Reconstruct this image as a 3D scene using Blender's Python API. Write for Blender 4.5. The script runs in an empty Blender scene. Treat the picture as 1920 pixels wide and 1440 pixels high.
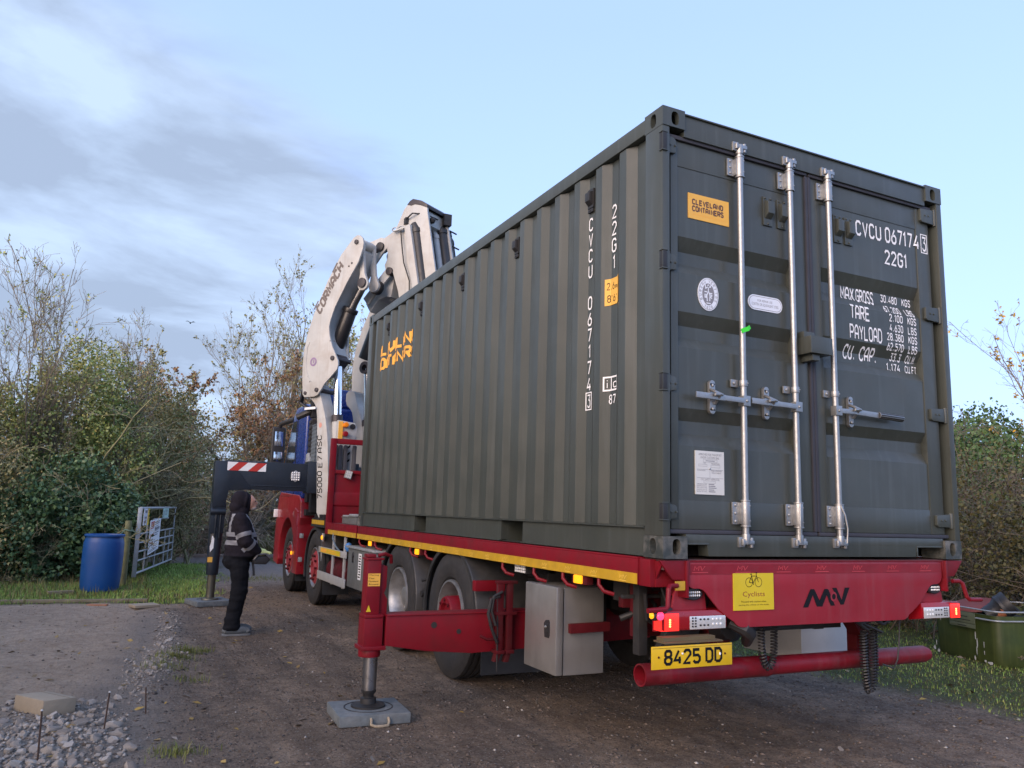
import bpy, bmesh, math, random
import numpy as np
from mathutils import Vector, Matrix, noise as mnoise

random.seed(7)
RNG = np.random.default_rng(11)
SC = bpy.context.scene
COL = SC.collection
R = math.radians

# ------------------------------------------------------------------ camera
def make_camera():
    a, b, c = -0.4526, 0.15941, 0.02998
    f = Vector((math.sin(-a) * math.cos(b), math.cos(a) * math.cos(b), math.sin(b)))
    r0 = Vector((math.cos(a), math.sin(a), 0)); u0 = r0.cross(f)
    rr = math.cos(c) * r0 + math.sin(c) * u0
    uu = -math.sin(c) * r0 + math.cos(c) * u0
    cam = bpy.data.cameras.new('camera')
    ob = bpy.data.objects.new('camera', cam)
    COL.objects.link(ob)
    M = Matrix((rr, uu, -f)).transposed().to_4x4()
    M.translation = Vector((-2.6239, -3.4983, 1.405))
    ob.matrix_world = M
    cam.sensor_width = 36.0
    cam.lens = 36.0 * 1484.36 / 1920.0
    cam.clip_start = 0.05
    cam.clip_end = 3000
    SC.camera = ob
make_camera()

# ------------------------------------------------------------------ world, sun, exposure
SUN_EL, SUN_AZ = R(14.0), (-0.87, -0.49)          # low in the sky, to the left of the lorry and a little behind the camera
def make_world():
    w = bpy.data.worlds.new('World'); SC.world = w; w.use_nodes = True
    nt = w.node_tree; N = nt.nodes; L = nt.links
    N.clear()
    out = N.new('ShaderNodeOutputWorld'); bg = N.new('ShaderNodeBackground')
    sky = N.new('ShaderNodeTexSky'); sky.sky_type = 'NISHITA'
    sky.sun_disc = False; sky.sun_elevation = SUN_EL
    sky.sun_rotation = math.atan2(SUN_AZ[0], SUN_AZ[1])
    sky.altitude = 0; sky.air_density = 1.0; sky.dust_density = 0.5; sky.ozone_density = 3.0
    tc = N.new('ShaderNodeTexCoord')
    sep = N.new('ShaderNodeSeparateXYZ'); L.new(tc.outputs['Generated'], sep.inputs[0])
    def math_(op, a, b=None, clamp=False):
        m = N.new('ShaderNodeMath'); m.operation = op; m.use_clamp = clamp
        for i, v in enumerate((a, b)):
            if v is None: continue
            if isinstance(v, (int, float)): m.inputs[i].default_value = v
            else: L.new(v, m.inputs[i])
        return m.outputs[0]
    zz = math_('ADD', math_('MAXIMUM', sep.outputs[2], 0.0), 0.30)
    cx = math_('DIVIDE', sep.outputs[0], zz); cy = math_('DIVIDE', sep.outputs[1], zz)
    comb = N.new('ShaderNodeCombineXYZ'); L.new(cx, comb.inputs[0]); L.new(cy, comb.inputs[1])
    mp = N.new('ShaderNodeMapping'); L.new(comb.outputs[0], mp.inputs[0])
    mp.inputs['Rotation'].default_value = (0, 0, R(-38)); mp.inputs['Scale'].default_value = (0.75, 1.35, 1)
    mp.inputs['Location'].default_value = (2.3, 0.7, 0)
    nz = N.new('ShaderNodeTexNoise'); nz.inputs['Scale'].default_value = 1.0
    nz.inputs['Detail'].default_value = 8; nz.inputs['Roughness'].default_value = 0.58
    nz.inputs['Distortion'].default_value = 0.6
    L.new(mp.outputs[0], nz.inputs['Vector'])
    # the cloud bank lies over the western half of the sky, thin wisps elsewhere
    bank = math_('SUBTRACT', math_('SUBTRACT', math_('MULTIPLY', cy, 0.72), cx), 0.52)
    bias = N.new('ShaderNodeMapRange'); bias.interpolation_type = 'SMOOTHSTEP'
    bias.inputs['From Min'].default_value = -0.45; bias.inputs['From Max'].default_value = 0.75
    bias.inputs['To Min'].default_value = -0.24; bias.inputs['To Max'].default_value = 0.30
    L.new(bank, bias.inputs['Value'])
    west = N.new('ShaderNodeMapRange'); west.interpolation_type = 'SMOOTHSTEP'      # the deck ends in the west, where the low sun comes in
    west.inputs['From Min'].default_value = -0.5; west.inputs['From Max'].default_value = 0.5
    west.inputs['To Min'].default_value = -0.45; west.inputs['To Max'].default_value = 0.0
    L.new(cy, west.inputs['Value'])
    bias_ = math_('ADD', bias.outputs[0], west.outputs[0])
    dens = math_('ADD', nz.outputs['Fac'], bias_)
    mask = N.new('ShaderNodeMapRange'); mask.interpolation_type = 'SMOOTHSTEP'
    mask.inputs['From Min'].default_value = 0.40; mask.inputs['From Max'].default_value = 0.66
    mask.inputs['To Min'].default_value = 0.0; mask.inputs['To Max'].default_value = 0.95
    L.new(dens, mask.inputs['Value'])
    nz2 = N.new('ShaderNodeTexNoise'); nz2.inputs['Scale'].default_value = 2.2
    nz2.inputs['Detail'].default_value = 6; nz2.inputs['Distortion'].default_value = 0.3; nz2.inputs['Roughness'].default_value = 0.56
    L.new(mp.outputs[0], nz2.inputs['Vector'])
    ramp = N.new('ShaderNodeValToRGB')
    ramp.color_ramp.elements[0].position = 0.42; ramp.color_ramp.elements[0].color = (1.8, 2.25, 3.05, 1)
    ramp.color_ramp.elements[1].position = 0.60; ramp.color_ramp.elements[1].color = (2.75, 3.5, 4.75, 1)
    L.new(nz2.outputs['Fac'], ramp.inputs[0])
    # thin haze towards the horizon, and the blue of the clear part
    hz = N.new('ShaderNodeMapRange'); hz.inputs['From Min'].default_value = 0.0; hz.inputs['From Max'].default_value = 0.55
    hz.inputs['To Min'].default_value = 0.85; hz.inputs['To Max'].default_value = 0.60
    L.new(sep.outputs[2], hz.inputs['Value'])
    pale = N.new('ShaderNodeMix'); pale.data_type = 'RGBA'
    L.new(hz.outputs[0], pale.inputs['Factor']); L.new(sky.outputs[0], pale.inputs['A'])
    pale.inputs['B'].default_value = (3.1, 4.2, 7.1, 1)
    mx = N.new('ShaderNodeMix'); mx.data_type = 'RGBA'
    L.new(mask.outputs[0], mx.inputs['Factor']); L.new(pale.outputs['Result'], mx.inputs['A']); L.new(ramp.outputs[0], mx.inputs['B'])
    L.new(mx.outputs['Result'], bg.inputs['Color']); bg.inputs['Strength'].default_value = 0.064
    L.new(bg.outputs[0], out.inputs[0])
make_world()

def make_sun():
    l = bpy.data.lights.new('sun', 'SUN'); l.energy = 1.5; l.angle = R(55); l.color = (1.0, 0.73, 0.53)
    o = bpy.data.objects.new('sun', l); COL.objects.link(o)
    d = Vector((SUN_AZ[0] * math.cos(SUN_EL), SUN_AZ[1] * math.cos(SUN_EL), math.sin(SUN_EL)))
    o.rotation_euler = d.to_track_quat('Z', 'Y').to_euler(); o.location = (-20, -8, 12)
make_sun()
SC.view_settings.view_transform = 'Standard'
SC.view_settings.look = 'None'
SC.view_settings.gamma = 1.0
SC.view_settings.use_curve_mapping = False
SC.view_settings.exposure = 1.92
SC.render.engine = 'CYCLES'
SC.cycles.max_bounces = 6
SC.cycles.transparent_max_bounces = 8
SC.cycles.use_denoising = True

# ------------------------------------------------------------------ materials
MATS = {}
def mat(name, col, rough=0.5, metal=0.0, var=0.12, vscale=6.0, bump=0.0, bscale=60.0, streak=0.0, streak_col=None,
        dirt=0.0, dirt_col=(0.10, 0.085, 0.07), dscale=3.0, coat=0.0, emit=None, estr=0.0, spec=0.5, sheen=0.0, rvar=0.15, isl=None, trans=0.0):
    if name in MATS: return MATS[name]
    m = bpy.data.materials.new(name); m.use_nodes = True
    nt = m.node_tree; N = nt.nodes; L = nt.links
    b = N['Principled BSDF']
    tc = N.new('ShaderNodeTexCoord')
    def noise(scale, detail=5, sc=(1, 1, 1), rough_=0.55):
        mp = N.new('ShaderNodeMapping'); mp.inputs['Scale'].default_value = sc
        L.new(tc.outputs['Object'], mp.inputs[0])
        n = N.new('ShaderNodeTexNoise'); n.inputs['Scale'].default_value = scale
        n.inputs['Detail'].default_value = detail; n.inputs['Roughness'].default_value = rough_
        L.new(mp.outputs[0], n.inputs['Vector']); return n.outputs['Fac']
    def rng(v, a, c, lo, hi):
        r = N.new('ShaderNodeMapRange'); r.inputs['From Min'].default_value = a; r.inputs['From Max'].default_value = c
        r.inputs['To Min'].default_value = lo; r.inputs['To Max'].default_value = hi; L.new(v, r.inputs['Value']); return r.outputs[0]
    def mix(f, A, B, typ='MIX'):
        x = N.new('ShaderNodeMix'); x.data_type = 'RGBA'; x.blend_type = typ
        for key, v in (('Factor', f), ('A', A), ('B', B)):
            if isinstance(v, (int, float)): x.inputs[key].default_value = v
            elif isinstance(v, tuple): x.inputs[key].default_value = (*v[:3], 1)
            else: L.new(v, x.inputs[key])
        return x.outputs['Result']
    if isl:                                    # every leaf, twig or stone its own shade
        g = N.new('ShaderNodeNewGeometry'); rp = N.new('ShaderNodeValToRGB')
        while len(rp.color_ramp.elements) < len(isl): rp.color_ramp.elements.new(0.5)
        for i, (e, cc) in enumerate(zip(rp.color_ramp.elements, isl)):
            e.position = i / (len(isl) - 1); e.color = (*cc, 1)
        L.new(g.outputs['Random Per Island'], rp.inputs[0]); base = rp.outputs[0]
    else:
        base = tuple(col)
    n1 = noise(vscale)
    k = rng(n1, 0.25, 0.75, 1 - var, 1 + var)
    cmb = N.new('ShaderNodeCombineColor'); 
    for i in range(3): L.new(k, cmb.inputs[i])
    c = mix(1.0, base, cmb.outputs[0], 'MULTIPLY')
    if streak:
        s = rng(noise(7.0, 6, (3.2, 3.2, 0.16)), 0.52, 0.74, 0.0, streak)
        c = mix(s, c, streak_col or tuple(min(1, v * 2.2 + 0.02) for v in col))
    if dirt:
        d = rng(noise(dscale, 8, rough_=0.65), 0.46, 0.72, 0.0, dirt)
        c = mix(d, c, dirt_col)
    L.new(c, b.inputs['Base Color'])
    L.new(rng(noise(vscale * 1.7 + 3, 6), 0.2, 0.8, max(0.02, rough - rvar * rough), min(1, rough + rvar)), b.inputs['Roughness'])
    b.inputs['Metallic'].default_value = metal
    b.inputs['Specular IOR Level'].default_value = spec
    b.inputs['Coat Weight'].default_value = coat; b.inputs['Coat Roughness'].default_value = 0.12
    b.inputs['Sheen Weight'].default_value = sheen
    if trans: b.inputs['Transmission Weight'].default_value = trans
    if emit: 
        b.inputs['Emission Color'].default_value = (*emit, 1); b.inputs['Emission Strength'].default_value = estr
    if bump:
        bn = N.new('ShaderNodeBump'); bn.inputs['Strength'].default_value = bump; bn.inputs['Distance'].default_value = 0.01
        L.new(noise(bscale, 6), bn.inputs['Height']); L.new(bn.outputs[0], b.inputs['Normal'])
    MATS[name] = m; return m

GREEN = mat('container_paint', (0.043, 0.050, 0.044), 0.38, coat=0.12, var=0.16, vscale=1.6, streak=0.34, streak_col=(0.085, 0.10, 0.098), dirt=0.16, dirt_col=(0.09, 0.085, 0.07), bump=0.03, bscale=14)
GREEND = mat('container_paint_worn', (0.033, 0.040, 0.038), 0.45, var=0.15, vscale=9, dirt=0.75, dirt_col=(0.22, 0.21, 0.19), dscale=7)
GASKET = mat('gasket_rubber', (0.042, 0.044, 0.056), 0.6, spec=0.3)
GALV = mat('galvanised_steel', (0.34, 0.35, 0.355), 0.42, 0.85, var=0.10, vscale=30, dirt=0.22, dirt_col=(0.30, 0.29, 0.27), dscale=22)
GALVD = mat('dull_galvanised', (0.42, 0.44, 0.45), 0.5, 0.6, var=0.15, vscale=20, dirt=0.3, dirt_col=(0.20, 0.20, 0.17), dscale=8)
CHROME = mat('chromed_steel', (0.78, 0.79, 0.80), 0.12, 1.0, var=0.05)
DCHROME = mat('greased_steel', (0.30, 0.30, 0.31), 0.25, 0.95, var=0.2, streak=0.3, streak_col=(0.08, 0.08, 0.08))
RED = mat('red_paint', (0.175, 0.004, 0.012), 0.42, spec=0.28, var=0.2, vscale=4, dirt=0.62, dirt_col=(0.045, 0.012, 0.012), dscale=4, streak=0.18, streak_col=(0.08, 0.015, 0.018))
REDF = mat('faded_red_paint', (0.255, 0.015, 0.028), 0.42, var=0.12, vscale=3, dirt=0.35, dirt_col=(0.21, 0.032, 0.045), dscale=5, streak=0.25, streak_col=(0.25, 0.08, 0.09))
REDD = mat('grimy_red_paint', (0.075, 0.005, 0.009), 0.6, spec=0.2, var=0.2, vscale=6, dirt=0.7, dirt_col=(0.03, 0.022, 0.02), dscale=5)
REDBAND = mat('red_reflective_tape', (0.20, 0.004, 0.012), 0.3, var=0.15, vscale=12, dirt=0.35, dirt_col=(0.16, 0.03, 0.03), dscale=9)
REDB = mat('scuffed_red_paint', (0.17, 0.006, 0.014), 0.40, spec=0.3, var=0.25, vscale=5, dirt=0.6, dirt_col=(0.05, 0.016, 0.016), dscale=7, streak=0.3, streak_col=(0.22, 0.10, 0.10))
YELTAPE = mat('yellow_reflective_tape', (0.48, 0.29, 0.018), 0.35, var=0.15, vscale=14, dirt=0.35, dirt_col=(0.30, 0.19, 0.05), dscale=6)
YELMARK = mat('yellow_tape_mark', (0.82, 0.56, 0.10), 0.35)
YEL = mat('yellow_plate', (0.64, 0.41, 0.008), 0.35, var=0.08, dirt=0.12, dirt_col=(0.4, 0.3, 0.1), dscale=9)
YELSIGN = mat('yellow_sign', (0.58, 0.45, 0.012), 0.4, var=0.07, dirt=0.12, dirt_col=(0.5, 0.42, 0.15), dscale=8)
ORNG = mat('orange_print', (0.78, 0.38, 0.05), 0.45, var=0.06)
ORNGS = mat('orange_sticker', (0.72, 0.40, 0.06), 0.4, var=0.05)
BROWNP = mat('brown_print', (0.10, 0.045, 0.03), 0.5)
WHITEP = mat('white_print', (0.78, 0.79, 0.80), 0.5, var=0.06, dirt=0.12, dirt_col=(0.5, 0.5, 0.5), dscale=15)
BLACKP = mat('black_print', (0.006, 0.006, 0.008), 0.5, spec=0.2)
REDP = mat('red_print', (0.45, 0.03, 0.02), 0.45)
GREYP = mat('grey_print', (0.20, 0.20, 0.22), 0.5)
PLATEW = mat('aluminium_plate', (0.62, 0.62, 0.58), 0.45, 0.2, var=0.06)
STICKW = mat('white_sticker', (0.68, 0.73, 0.80), 0.4, var=0.05)
BLACK = mat('black_plastic', (0.018, 0.018, 0.020), 0.5, bump=0.05, bscale=150)
DARK = mat('chassis_black', (0.016, 0.016, 0.017), 0.6, var=0.3, dirt=0.6, dirt_col=(0.035, 0.030, 0.025), dscale=6)
RUBBER = mat('tyre_rubber', (0.018, 0.018, 0.019), 0.75, var=0.25, vscale=8, dirt=0.5, dirt_col=(0.042, 0.038, 0.034), dscale=6, bump=0.15, bscale=60)
RUBBERS = mat('mudguard_plastic', (0.024, 0.025, 0.027), 0.45, var=0.2, dirt=0.4, dirt_col=(0.06, 0.055, 0.05), dscale=5)
ALLOY = mat('alloy_rim', (0.36, 0.365, 0.37), 0.42, 0.8, var=0.2, vscale=9, dirt=0.4, dirt_col=(0.12, 0.11, 0.10), dscale=10)
TANKG = mat('grey_tank', (0.17, 0.18, 0.18), 0.38, 0.3, var=0.1, dirt=0.25, dirt_col=(0.10, 0.095, 0.085), dscale=5)
STEEL = mat('brushed_steel', (0.40, 0.39, 0.37), 0.36, 0.75, var=0.08, vscale=3, dirt=0.25, dirt_col=(0.20, 0.19, 0.175), dscale=4, streak=0.2, streak_col=(0.24, 0.23, 0.22))
WHITEC = mat('white_crane_paint', (0.42, 0.43, 0.42), 0.42, var=0.10, vscale=3, dirt=0.5, dirt_col=(0.27, 0.225, 0.18), dscale=3.2, streak=0.30, streak_col=(0.25, 0.22, 0.19))
BLUE = mat('blue_cab_paint', (0.008, 0.028, 0.19), 0.22, var=0.08, coat=0.5)
REDC = mat('red_cab_paint', (0.26, 0.008, 0.016), 0.28, var=0.10, vscale=3, coat=0.4, dirt=0.18, dirt_col=(0.15, 0.05, 0.05))
NAVY = mat('navy_steel_paint', (0.010, 0.016, 0.026), 0.34, var=0.2, dirt=0.25, dirt_col=(0.04, 0.042, 0.045), dscale=5)
GLASS = mat('dark_glass', (0.018, 0.022, 0.022), 0.06, spec=0.8, var=0.05)
MIRRORG = mat('mirror_glass', (0.75, 0.78, 0.80), 0.04, 1.0, var=0.02)
AMBER = mat('amber_lens_lit', (0.75, 0.25, 0.005), 0.2, emit=(1.0, 0.36, 0.01), estr=0.40)
AMBERO = mat('amber_lens', (0.75, 0.22, 0.01), 0.2)
REDLENS = mat('red_lens', (0.22, 0.004, 0.010), 0.15, coat=0.4, emit=(1.0, 0.02, 0.03), estr=0.01)
REDLIT = mat('red_lens_lit', (0.7, 0.01, 0.01), 0.2, emit=(1.0, 0.03, 0.02), estr=0.40)
LEDLIT = mat('led_lit', (0.9, 0.3, 0.1), 0.2, emit=(1.0, 0.30, 0.08), estr=1.4)
LEDW = mat('white_led', (0.75, 0.76, 0.76), 0.2, 0.2)
CLEAR = mat('clear_lens', (0.62, 0.63, 0.63), 0.12, 0.35, var=0.1, vscale=60)
GREENT = mat('green_tape', (0.05, 0.72, 0.03), 0.45)
PADG = mat('grey_outrigger_pad', (0.115, 0.135, 0.145), 0.75, var=0.25, vscale=26, dirt=0.5, dirt_col=(0.24, 0.235, 0.22), dscale=9, bump=0.3, bscale=90)
ROPE = mat('rope', (0.30, 0.25, 0.18), 0.9, var=0.3, vscale=80)
BARREL = mat('blue_plastic', (0.003, 0.070, 0.27), 0.42, var=0.15, vscale=2, dirt=0.35, dirt_col=(0.03, 0.075, 0.17), dscale=4, streak=.25, streak_col=(.03, .10, .28))
WOODP = mat('mossy_post', (0.17, 0.17, 0.085), 0.85, var=0.3, vscale=8, dirt=0.5, dirt_col=(0.09, 0.11, 0.03), dscale=5, bump=0.3, bscale=30)
TIMBER = mat('weathered_timber', (0.24, 0.20, 0.13), 0.85, var=0.25, vscale=9, dirt=0.4, dirt_col=(0.12, 0.11, 0.06), dscale=6, bump=0.3, bscale=40)
BRICKY = mat('orange_brick', (0.36, 0.16, 0.08), 0.85, var=0.2, dirt=0.3, dirt_col=(0.3, 0.24, 0.18), dscale=12)
CONC = mat('buff_paving', (0.31, 0.26, 0.19), 0.85, var=0.15, vscale=9, dirt=0.5, dirt_col=(0.22, 0.18, 0.13), dscale=5, bump=0.3, bscale=50)
RUST = mat('rusty_iron', (0.07, 0.045, 0.035), 0.8, 0.3, var=0.3, vscale=30)
STONE = mat('rubble_stone', (0.297, 0.281, 0.255), 0.85, isl=[(0.162, 0.140, 0.119), (0.306, 0.281, 0.246), (0.221, 0.196, 0.170), (0.391, 0.365, 0.327), (0.196, 0.162, 0.136)], var=0.2, vscale=25, dirt=0.4, dirt_col=(0.145, 0.119, 0.098), dscale=14, bump=0.3, bscale=70)
TERRA = mat('terracotta', (0.35, 0.13, 0.06), 0.8, var=0.15)
POTB = mat('black_pot_plastic', (0.02, 0.022, 0.026), 0.45)
MOSS = mat('algae_stained_plastic', (0.040, 0.058, 0.014), 0.5, var=0.3, vscale=4, dirt=0.75, dirt_col=(0.022, 0.045, 0.014), dscale=2.5, streak=0.22, streak_col=(0.17, 0.19, 0.06))
MOSSD = mat('dark_stained_plastic', (0.016, 0.022, 0.028), 0.5, var=0.3, vscale=5, dirt=0.3, dirt_col=(0.04, 0.06, 0.03))
CHIP = mat('chipped_white_plastic', (0.5, 0.52, 0.52), 0.6)
CLOTH = mat('navy_fleece', (0.015, 0.013, 0.018), 0.95, var=0.25, vscale=14, bump=0.5, bscale=25, spec=0.15)
TROUS = mat('black_trousers', (0.008, 0.009, 0.012), 0.9, var=0.3, vscale=9, bump=0.6, bscale=14, spec=0.15)
REFL = mat('silver_reflective_strip', (0.20, 0.205, 0.225), 0.5, 0.1, var=0.08)
SKIN = mat('skin', (0.52, 0.28, 0.20), 0.5, var=0.1)
HAIR = mat('grey_stubble', (0.35, 0.30, 0.27), 0.8)
SHOE = mat('grey_shoe', (0.11, 0.125, 0.135), 0.8, var=0.2, vscale=20)
SOLE = mat('shoe_sole', (0.16, 0.17, 0.175), 0.7)
GLOVE = mat('yellow_glove', (0.62, 0.70, 0.30), 0.8, var=0.2, vscale=30)

# ------------------------------------------------------------------ mesh helpers
ORG = {}
def org(o): return ORG.get(o.name, Vector((0, 0, 0)))
def props(o, label=None, cat=None, group=None, kind=None):
    if label: o['label'] = label
    if cat: o['category'] = cat
    if group: o['group'] = group
    if kind: o['kind'] = kind
    return o
def thing(name, label, cat, loc=(0, 0, 0), group=None):
    o = bpy.data.objects.new(name, None); COL.objects.link(o)
    o.empty_display_size = 0.2; o.location = loc; ORG[o.name] = Vector(loc)
    return props(o, label, cat, group)

class MB:
    """collects shapes in world coordinates, links them as ONE mesh object"""
    def __init__(s): s.v = []; s.f = []; s.m = []
    def add(s, vs, fs, mi=0):
        k = len(s.v); s.v += [tuple(x) for x in vs]
        for f in fs: s.f.append(tuple(i + k for i in f)); s.m.append(mi)
        return s
    def box(s, x0, x1, y0, y1, z0, z1, mi=0, M=None):
        vs = [Vector((x, y, z)) for x in (x0, x1) for y in (y0, y1) for z in (z0, z1)]
        if M is not None: vs = [M @ v for v in vs]
        return s.add(vs, [(0, 1, 3, 2), (4, 6, 7, 5), (0, 4, 5, 1), (2, 3, 7, 6), (0, 2, 6, 4), (1, 5, 7, 3)], mi)
    def obox(s, p0, p1, w, t, up=(0, 0, 1), mi=0):
        p0, p1 = Vector(p0), Vector(p1); d = (p1 - p0); ln = d.length; d.normalize()
        sd = d.cross(Vector(up)); sd = sd.normalized() if sd.length > 1e-6 else Vector((1, 0, 0)); u = sd.cross(d)
        M = Matrix((d, sd, u)).transposed().to_4x4(); M.translation = p0
        return s.box(0, ln, -w / 2, w / 2, -t / 2, t / 2, mi, M)
    def tube(s, path, r, n=10, closed=False, caps=True, mi=0):
        P = [Vector(p) for p in path]; k = len(P)
        rr = r if isinstance(r, (list, tuple)) else [r] * k
        T = []
        for i in range(k):
            a = P[(i - 1) % k] if (closed or i > 0) else P[i]; b = P[(i + 1) % k] if (closed or i < k - 1) else P[i]
            t = b - a; T.append(t.normalized() if t.length > 1e-9 else Vector((0, 0, 1)))
        ref = Vector((0, 0, 1)) if abs(T[0].z) < 0.9 else Vector((1, 0, 0))
        u = (ref - T[0] * ref.dot(T[0])).normalized(); vs = []
        for i in range(k):
            u = u - T[i] * u.dot(T[i])
            u = u.normalized() if u.length > 1e-6 else T[i].orthogonal().normalized()
            w = T[i].cross(u)
            for j in range(n):
                a = 2 * math.pi * j / n; vs.append(P[i] + (u * math.cos(a) + w * math.sin(a)) * rr[i])
        fs = []
        for i in range(k if closed else k - 1):
            for j in range(n):
                a, b = i * n + j, i * n + (j + 1) % n; c, d = ((i + 1) % k) * n + (j + 1) % n, ((i + 1) % k) * n + j
                fs.append((a, b, c, d))
        if caps and not closed: fs += [tuple(reversed(range(n))), tuple(range((k - 1) * n, k * n))]
        return s.add(vs, fs, mi)
    def cyl(s, p0, p1, r, n=16, r1=None, mi=0, caps=True): return s.tube([p0, p1], [r, r if r1 is None else r1], n, caps=caps, mi=mi)
    def prism(s, poly, off, mi=0):
        n = len(poly); off = Vector(off); P = [Vector(p) for p in poly]
        return s.add(P + [p + off for p in P], [tuple(range(n)), tuple(reversed(range(n, 2 * n)))] + [(i, i + n, (i + 1) % n + n, (i + 1) % n) for i in range(n)], mi)
    def lathe(s, c, axis, prof, n=32, mi=0, a0=0.0, a1=2 * math.pi):
        c = Vector(c); ax = Vector(axis).normalized(); u = ax.orthogonal().normalized(); w = ax.cross(u)
        if abs(ax.x) > 0.9: u, w = Vector((0, 1, 0)), Vector((0, 0, 1))
        full = abs(a1 - a0 - 2 * math.pi) < 1e-6; m = n if full else n + 1; vs = []
        for i in range(m):
            a = a0 + (a1 - a0) * i / n
            for (r, h) in prof: vs.append(c + ax * h + (u * math.cos(a) + w * math.sin(a)) * r)
        k = len(prof); fs = []
        for i in range(n):
            for j in range(k - 1):
                a = i * k + j; b = ((i + 1) % m) * k + j; fs.append((a, b, b + 1, a + 1))
        return s.add(vs, fs, mi)
    def ball(s, c, r, n=10, mi=0):
        r = r if isinstance(r, (tuple, list)) else (r, r, r); c = Vector(c); vs = [c + Vector((0, 0, r[2]))]; fs = []; h = max(4, n // 2)
        for i in range(1, h):
            t = math.pi * i / h
            for j in range(n): a = 2 * math.pi * j / n; vs.append(c + Vector((r[0] * math.sin(t) * math.cos(a), r[1] * math.sin(t) * math.sin(a), r[2] * math.cos(t))))
        vs.append(c - Vector((0, 0, r[2]))); L = len(vs) - 1
        for j in range(n): fs.append((0, 1 + j, 1 + (j + 1) % n)); fs.append((L, 1 + (h - 2) * n + (j + 1) % n, 1 + (h - 2) * n + j))
        for i in range(h - 2):
            for j in range(n): a = 1 + i * n + j; b = 1 + i * n + (j + 1) % n; fs.append((a, a + n, b + n, b))
        return s.add(vs, fs, mi)
    def build(s, name, mats, parent=None, bevel=0.0, smooth=True, label=None, ang=35, seg=2, recalc=True):
        o0 = Vector((0, 0, 0)); p = parent
        if p is not None: o0 = org(p)
        me = bpy.data.meshes.new(name); bm = bmesh.new()
        bv = [bm.verts.new((x[0] - o0.x, x[1] - o0.y, x[2] - o0.z)) for x in s.v]
        for f, mi in zip(s.f, s.m):
            try: bf = bm.faces.new([bv[i] for i in f]); bf.material_index = mi
            except ValueError: pass
        if recalc: bmesh.ops.recalc_face_normals(bm, faces=bm.faces)
        if bevel:
            es = [e for e in bm.edges if len(e.link_faces) == 2 and e.calc_face_angle(0) > R(28)]
            bmesh.ops.bevel(bm, geom=es, offset=bevel, segments=seg, profile=0.6, affect='EDGES', clamp_overlap=True)
        bm.to_mesh(me); bm.free()
        if smooth:
            me.polygons.foreach_set('use_smooth', [True] * len(me.polygons)); me.set_sharp_from_angle(angle=R(ang))
        for m in (mats if isinstance(mats, (list, tuple)) else [mats]): me.materials.append(m)
        o = bpy.data.objects.new(name, me); COL.objects.link(o)
        if p is not None: o.parent = p
        ORG[o.name] = o0
        if label: o['label'] = label
        return o
def top(o, loc):
    """a single-mesh thing: move its origin to its base"""
    d = Vector(loc); o.data.transform(Matrix.Translation(-d)); o.location = d; ORG[o.name] = d; return o
def kids(o): return [c for c in o.children]
def dup(o, delta=None, parent=None, rot=None):
    c = o.copy(); COL.objects.link(c); c.parent = parent if parent else None
    if delta is not None: c.location = Vector(o.location) + Vector(delta)
    for ch in kids(o): dup(ch, None, c)
    return c
def np_mesh(name, verts, quads, mats, parent=None, smooth=False, kind=None, tris=False, mi=None):
    me = bpy.data.meshes.new(name); k = 3 if tris else 4
    o0 = org(parent) if parent is not None else Vector((0, 0, 0))
    verts = np.asarray(verts, np.float32) - np.array(o0, np.float32); quads = np.asarray(quads, np.int32)
    me.vertices.add(len(verts)); me.vertices.foreach_set('co', verts.ravel())
    me.loops.add(len(quads) * k); me.loops.foreach_set('vertex_index', quads.ravel())
    me.polygons.add(len(quads)); me.polygons.foreach_set('loop_start', np.arange(0, len(quads) * k, k, dtype=np.int32))
    if smooth: me.polygons.foreach_set('use_smooth', np.ones(len(quads), bool))
    for m in (mats if isinstance(mats, (list, tuple)) else [mats]): me.materials.append(m)
    if mi is not None: me.polygons.foreach_set('material_index', np.asarray(mi, np.int32))
    me.update(calc_edges=True)
    o = bpy.data.objects.new(name, me); COL.objects.link(o); ORG[o.name] = o0
    if parent is not None: o.parent = parent
    if kind: o['kind'] = kind
    return o

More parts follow.
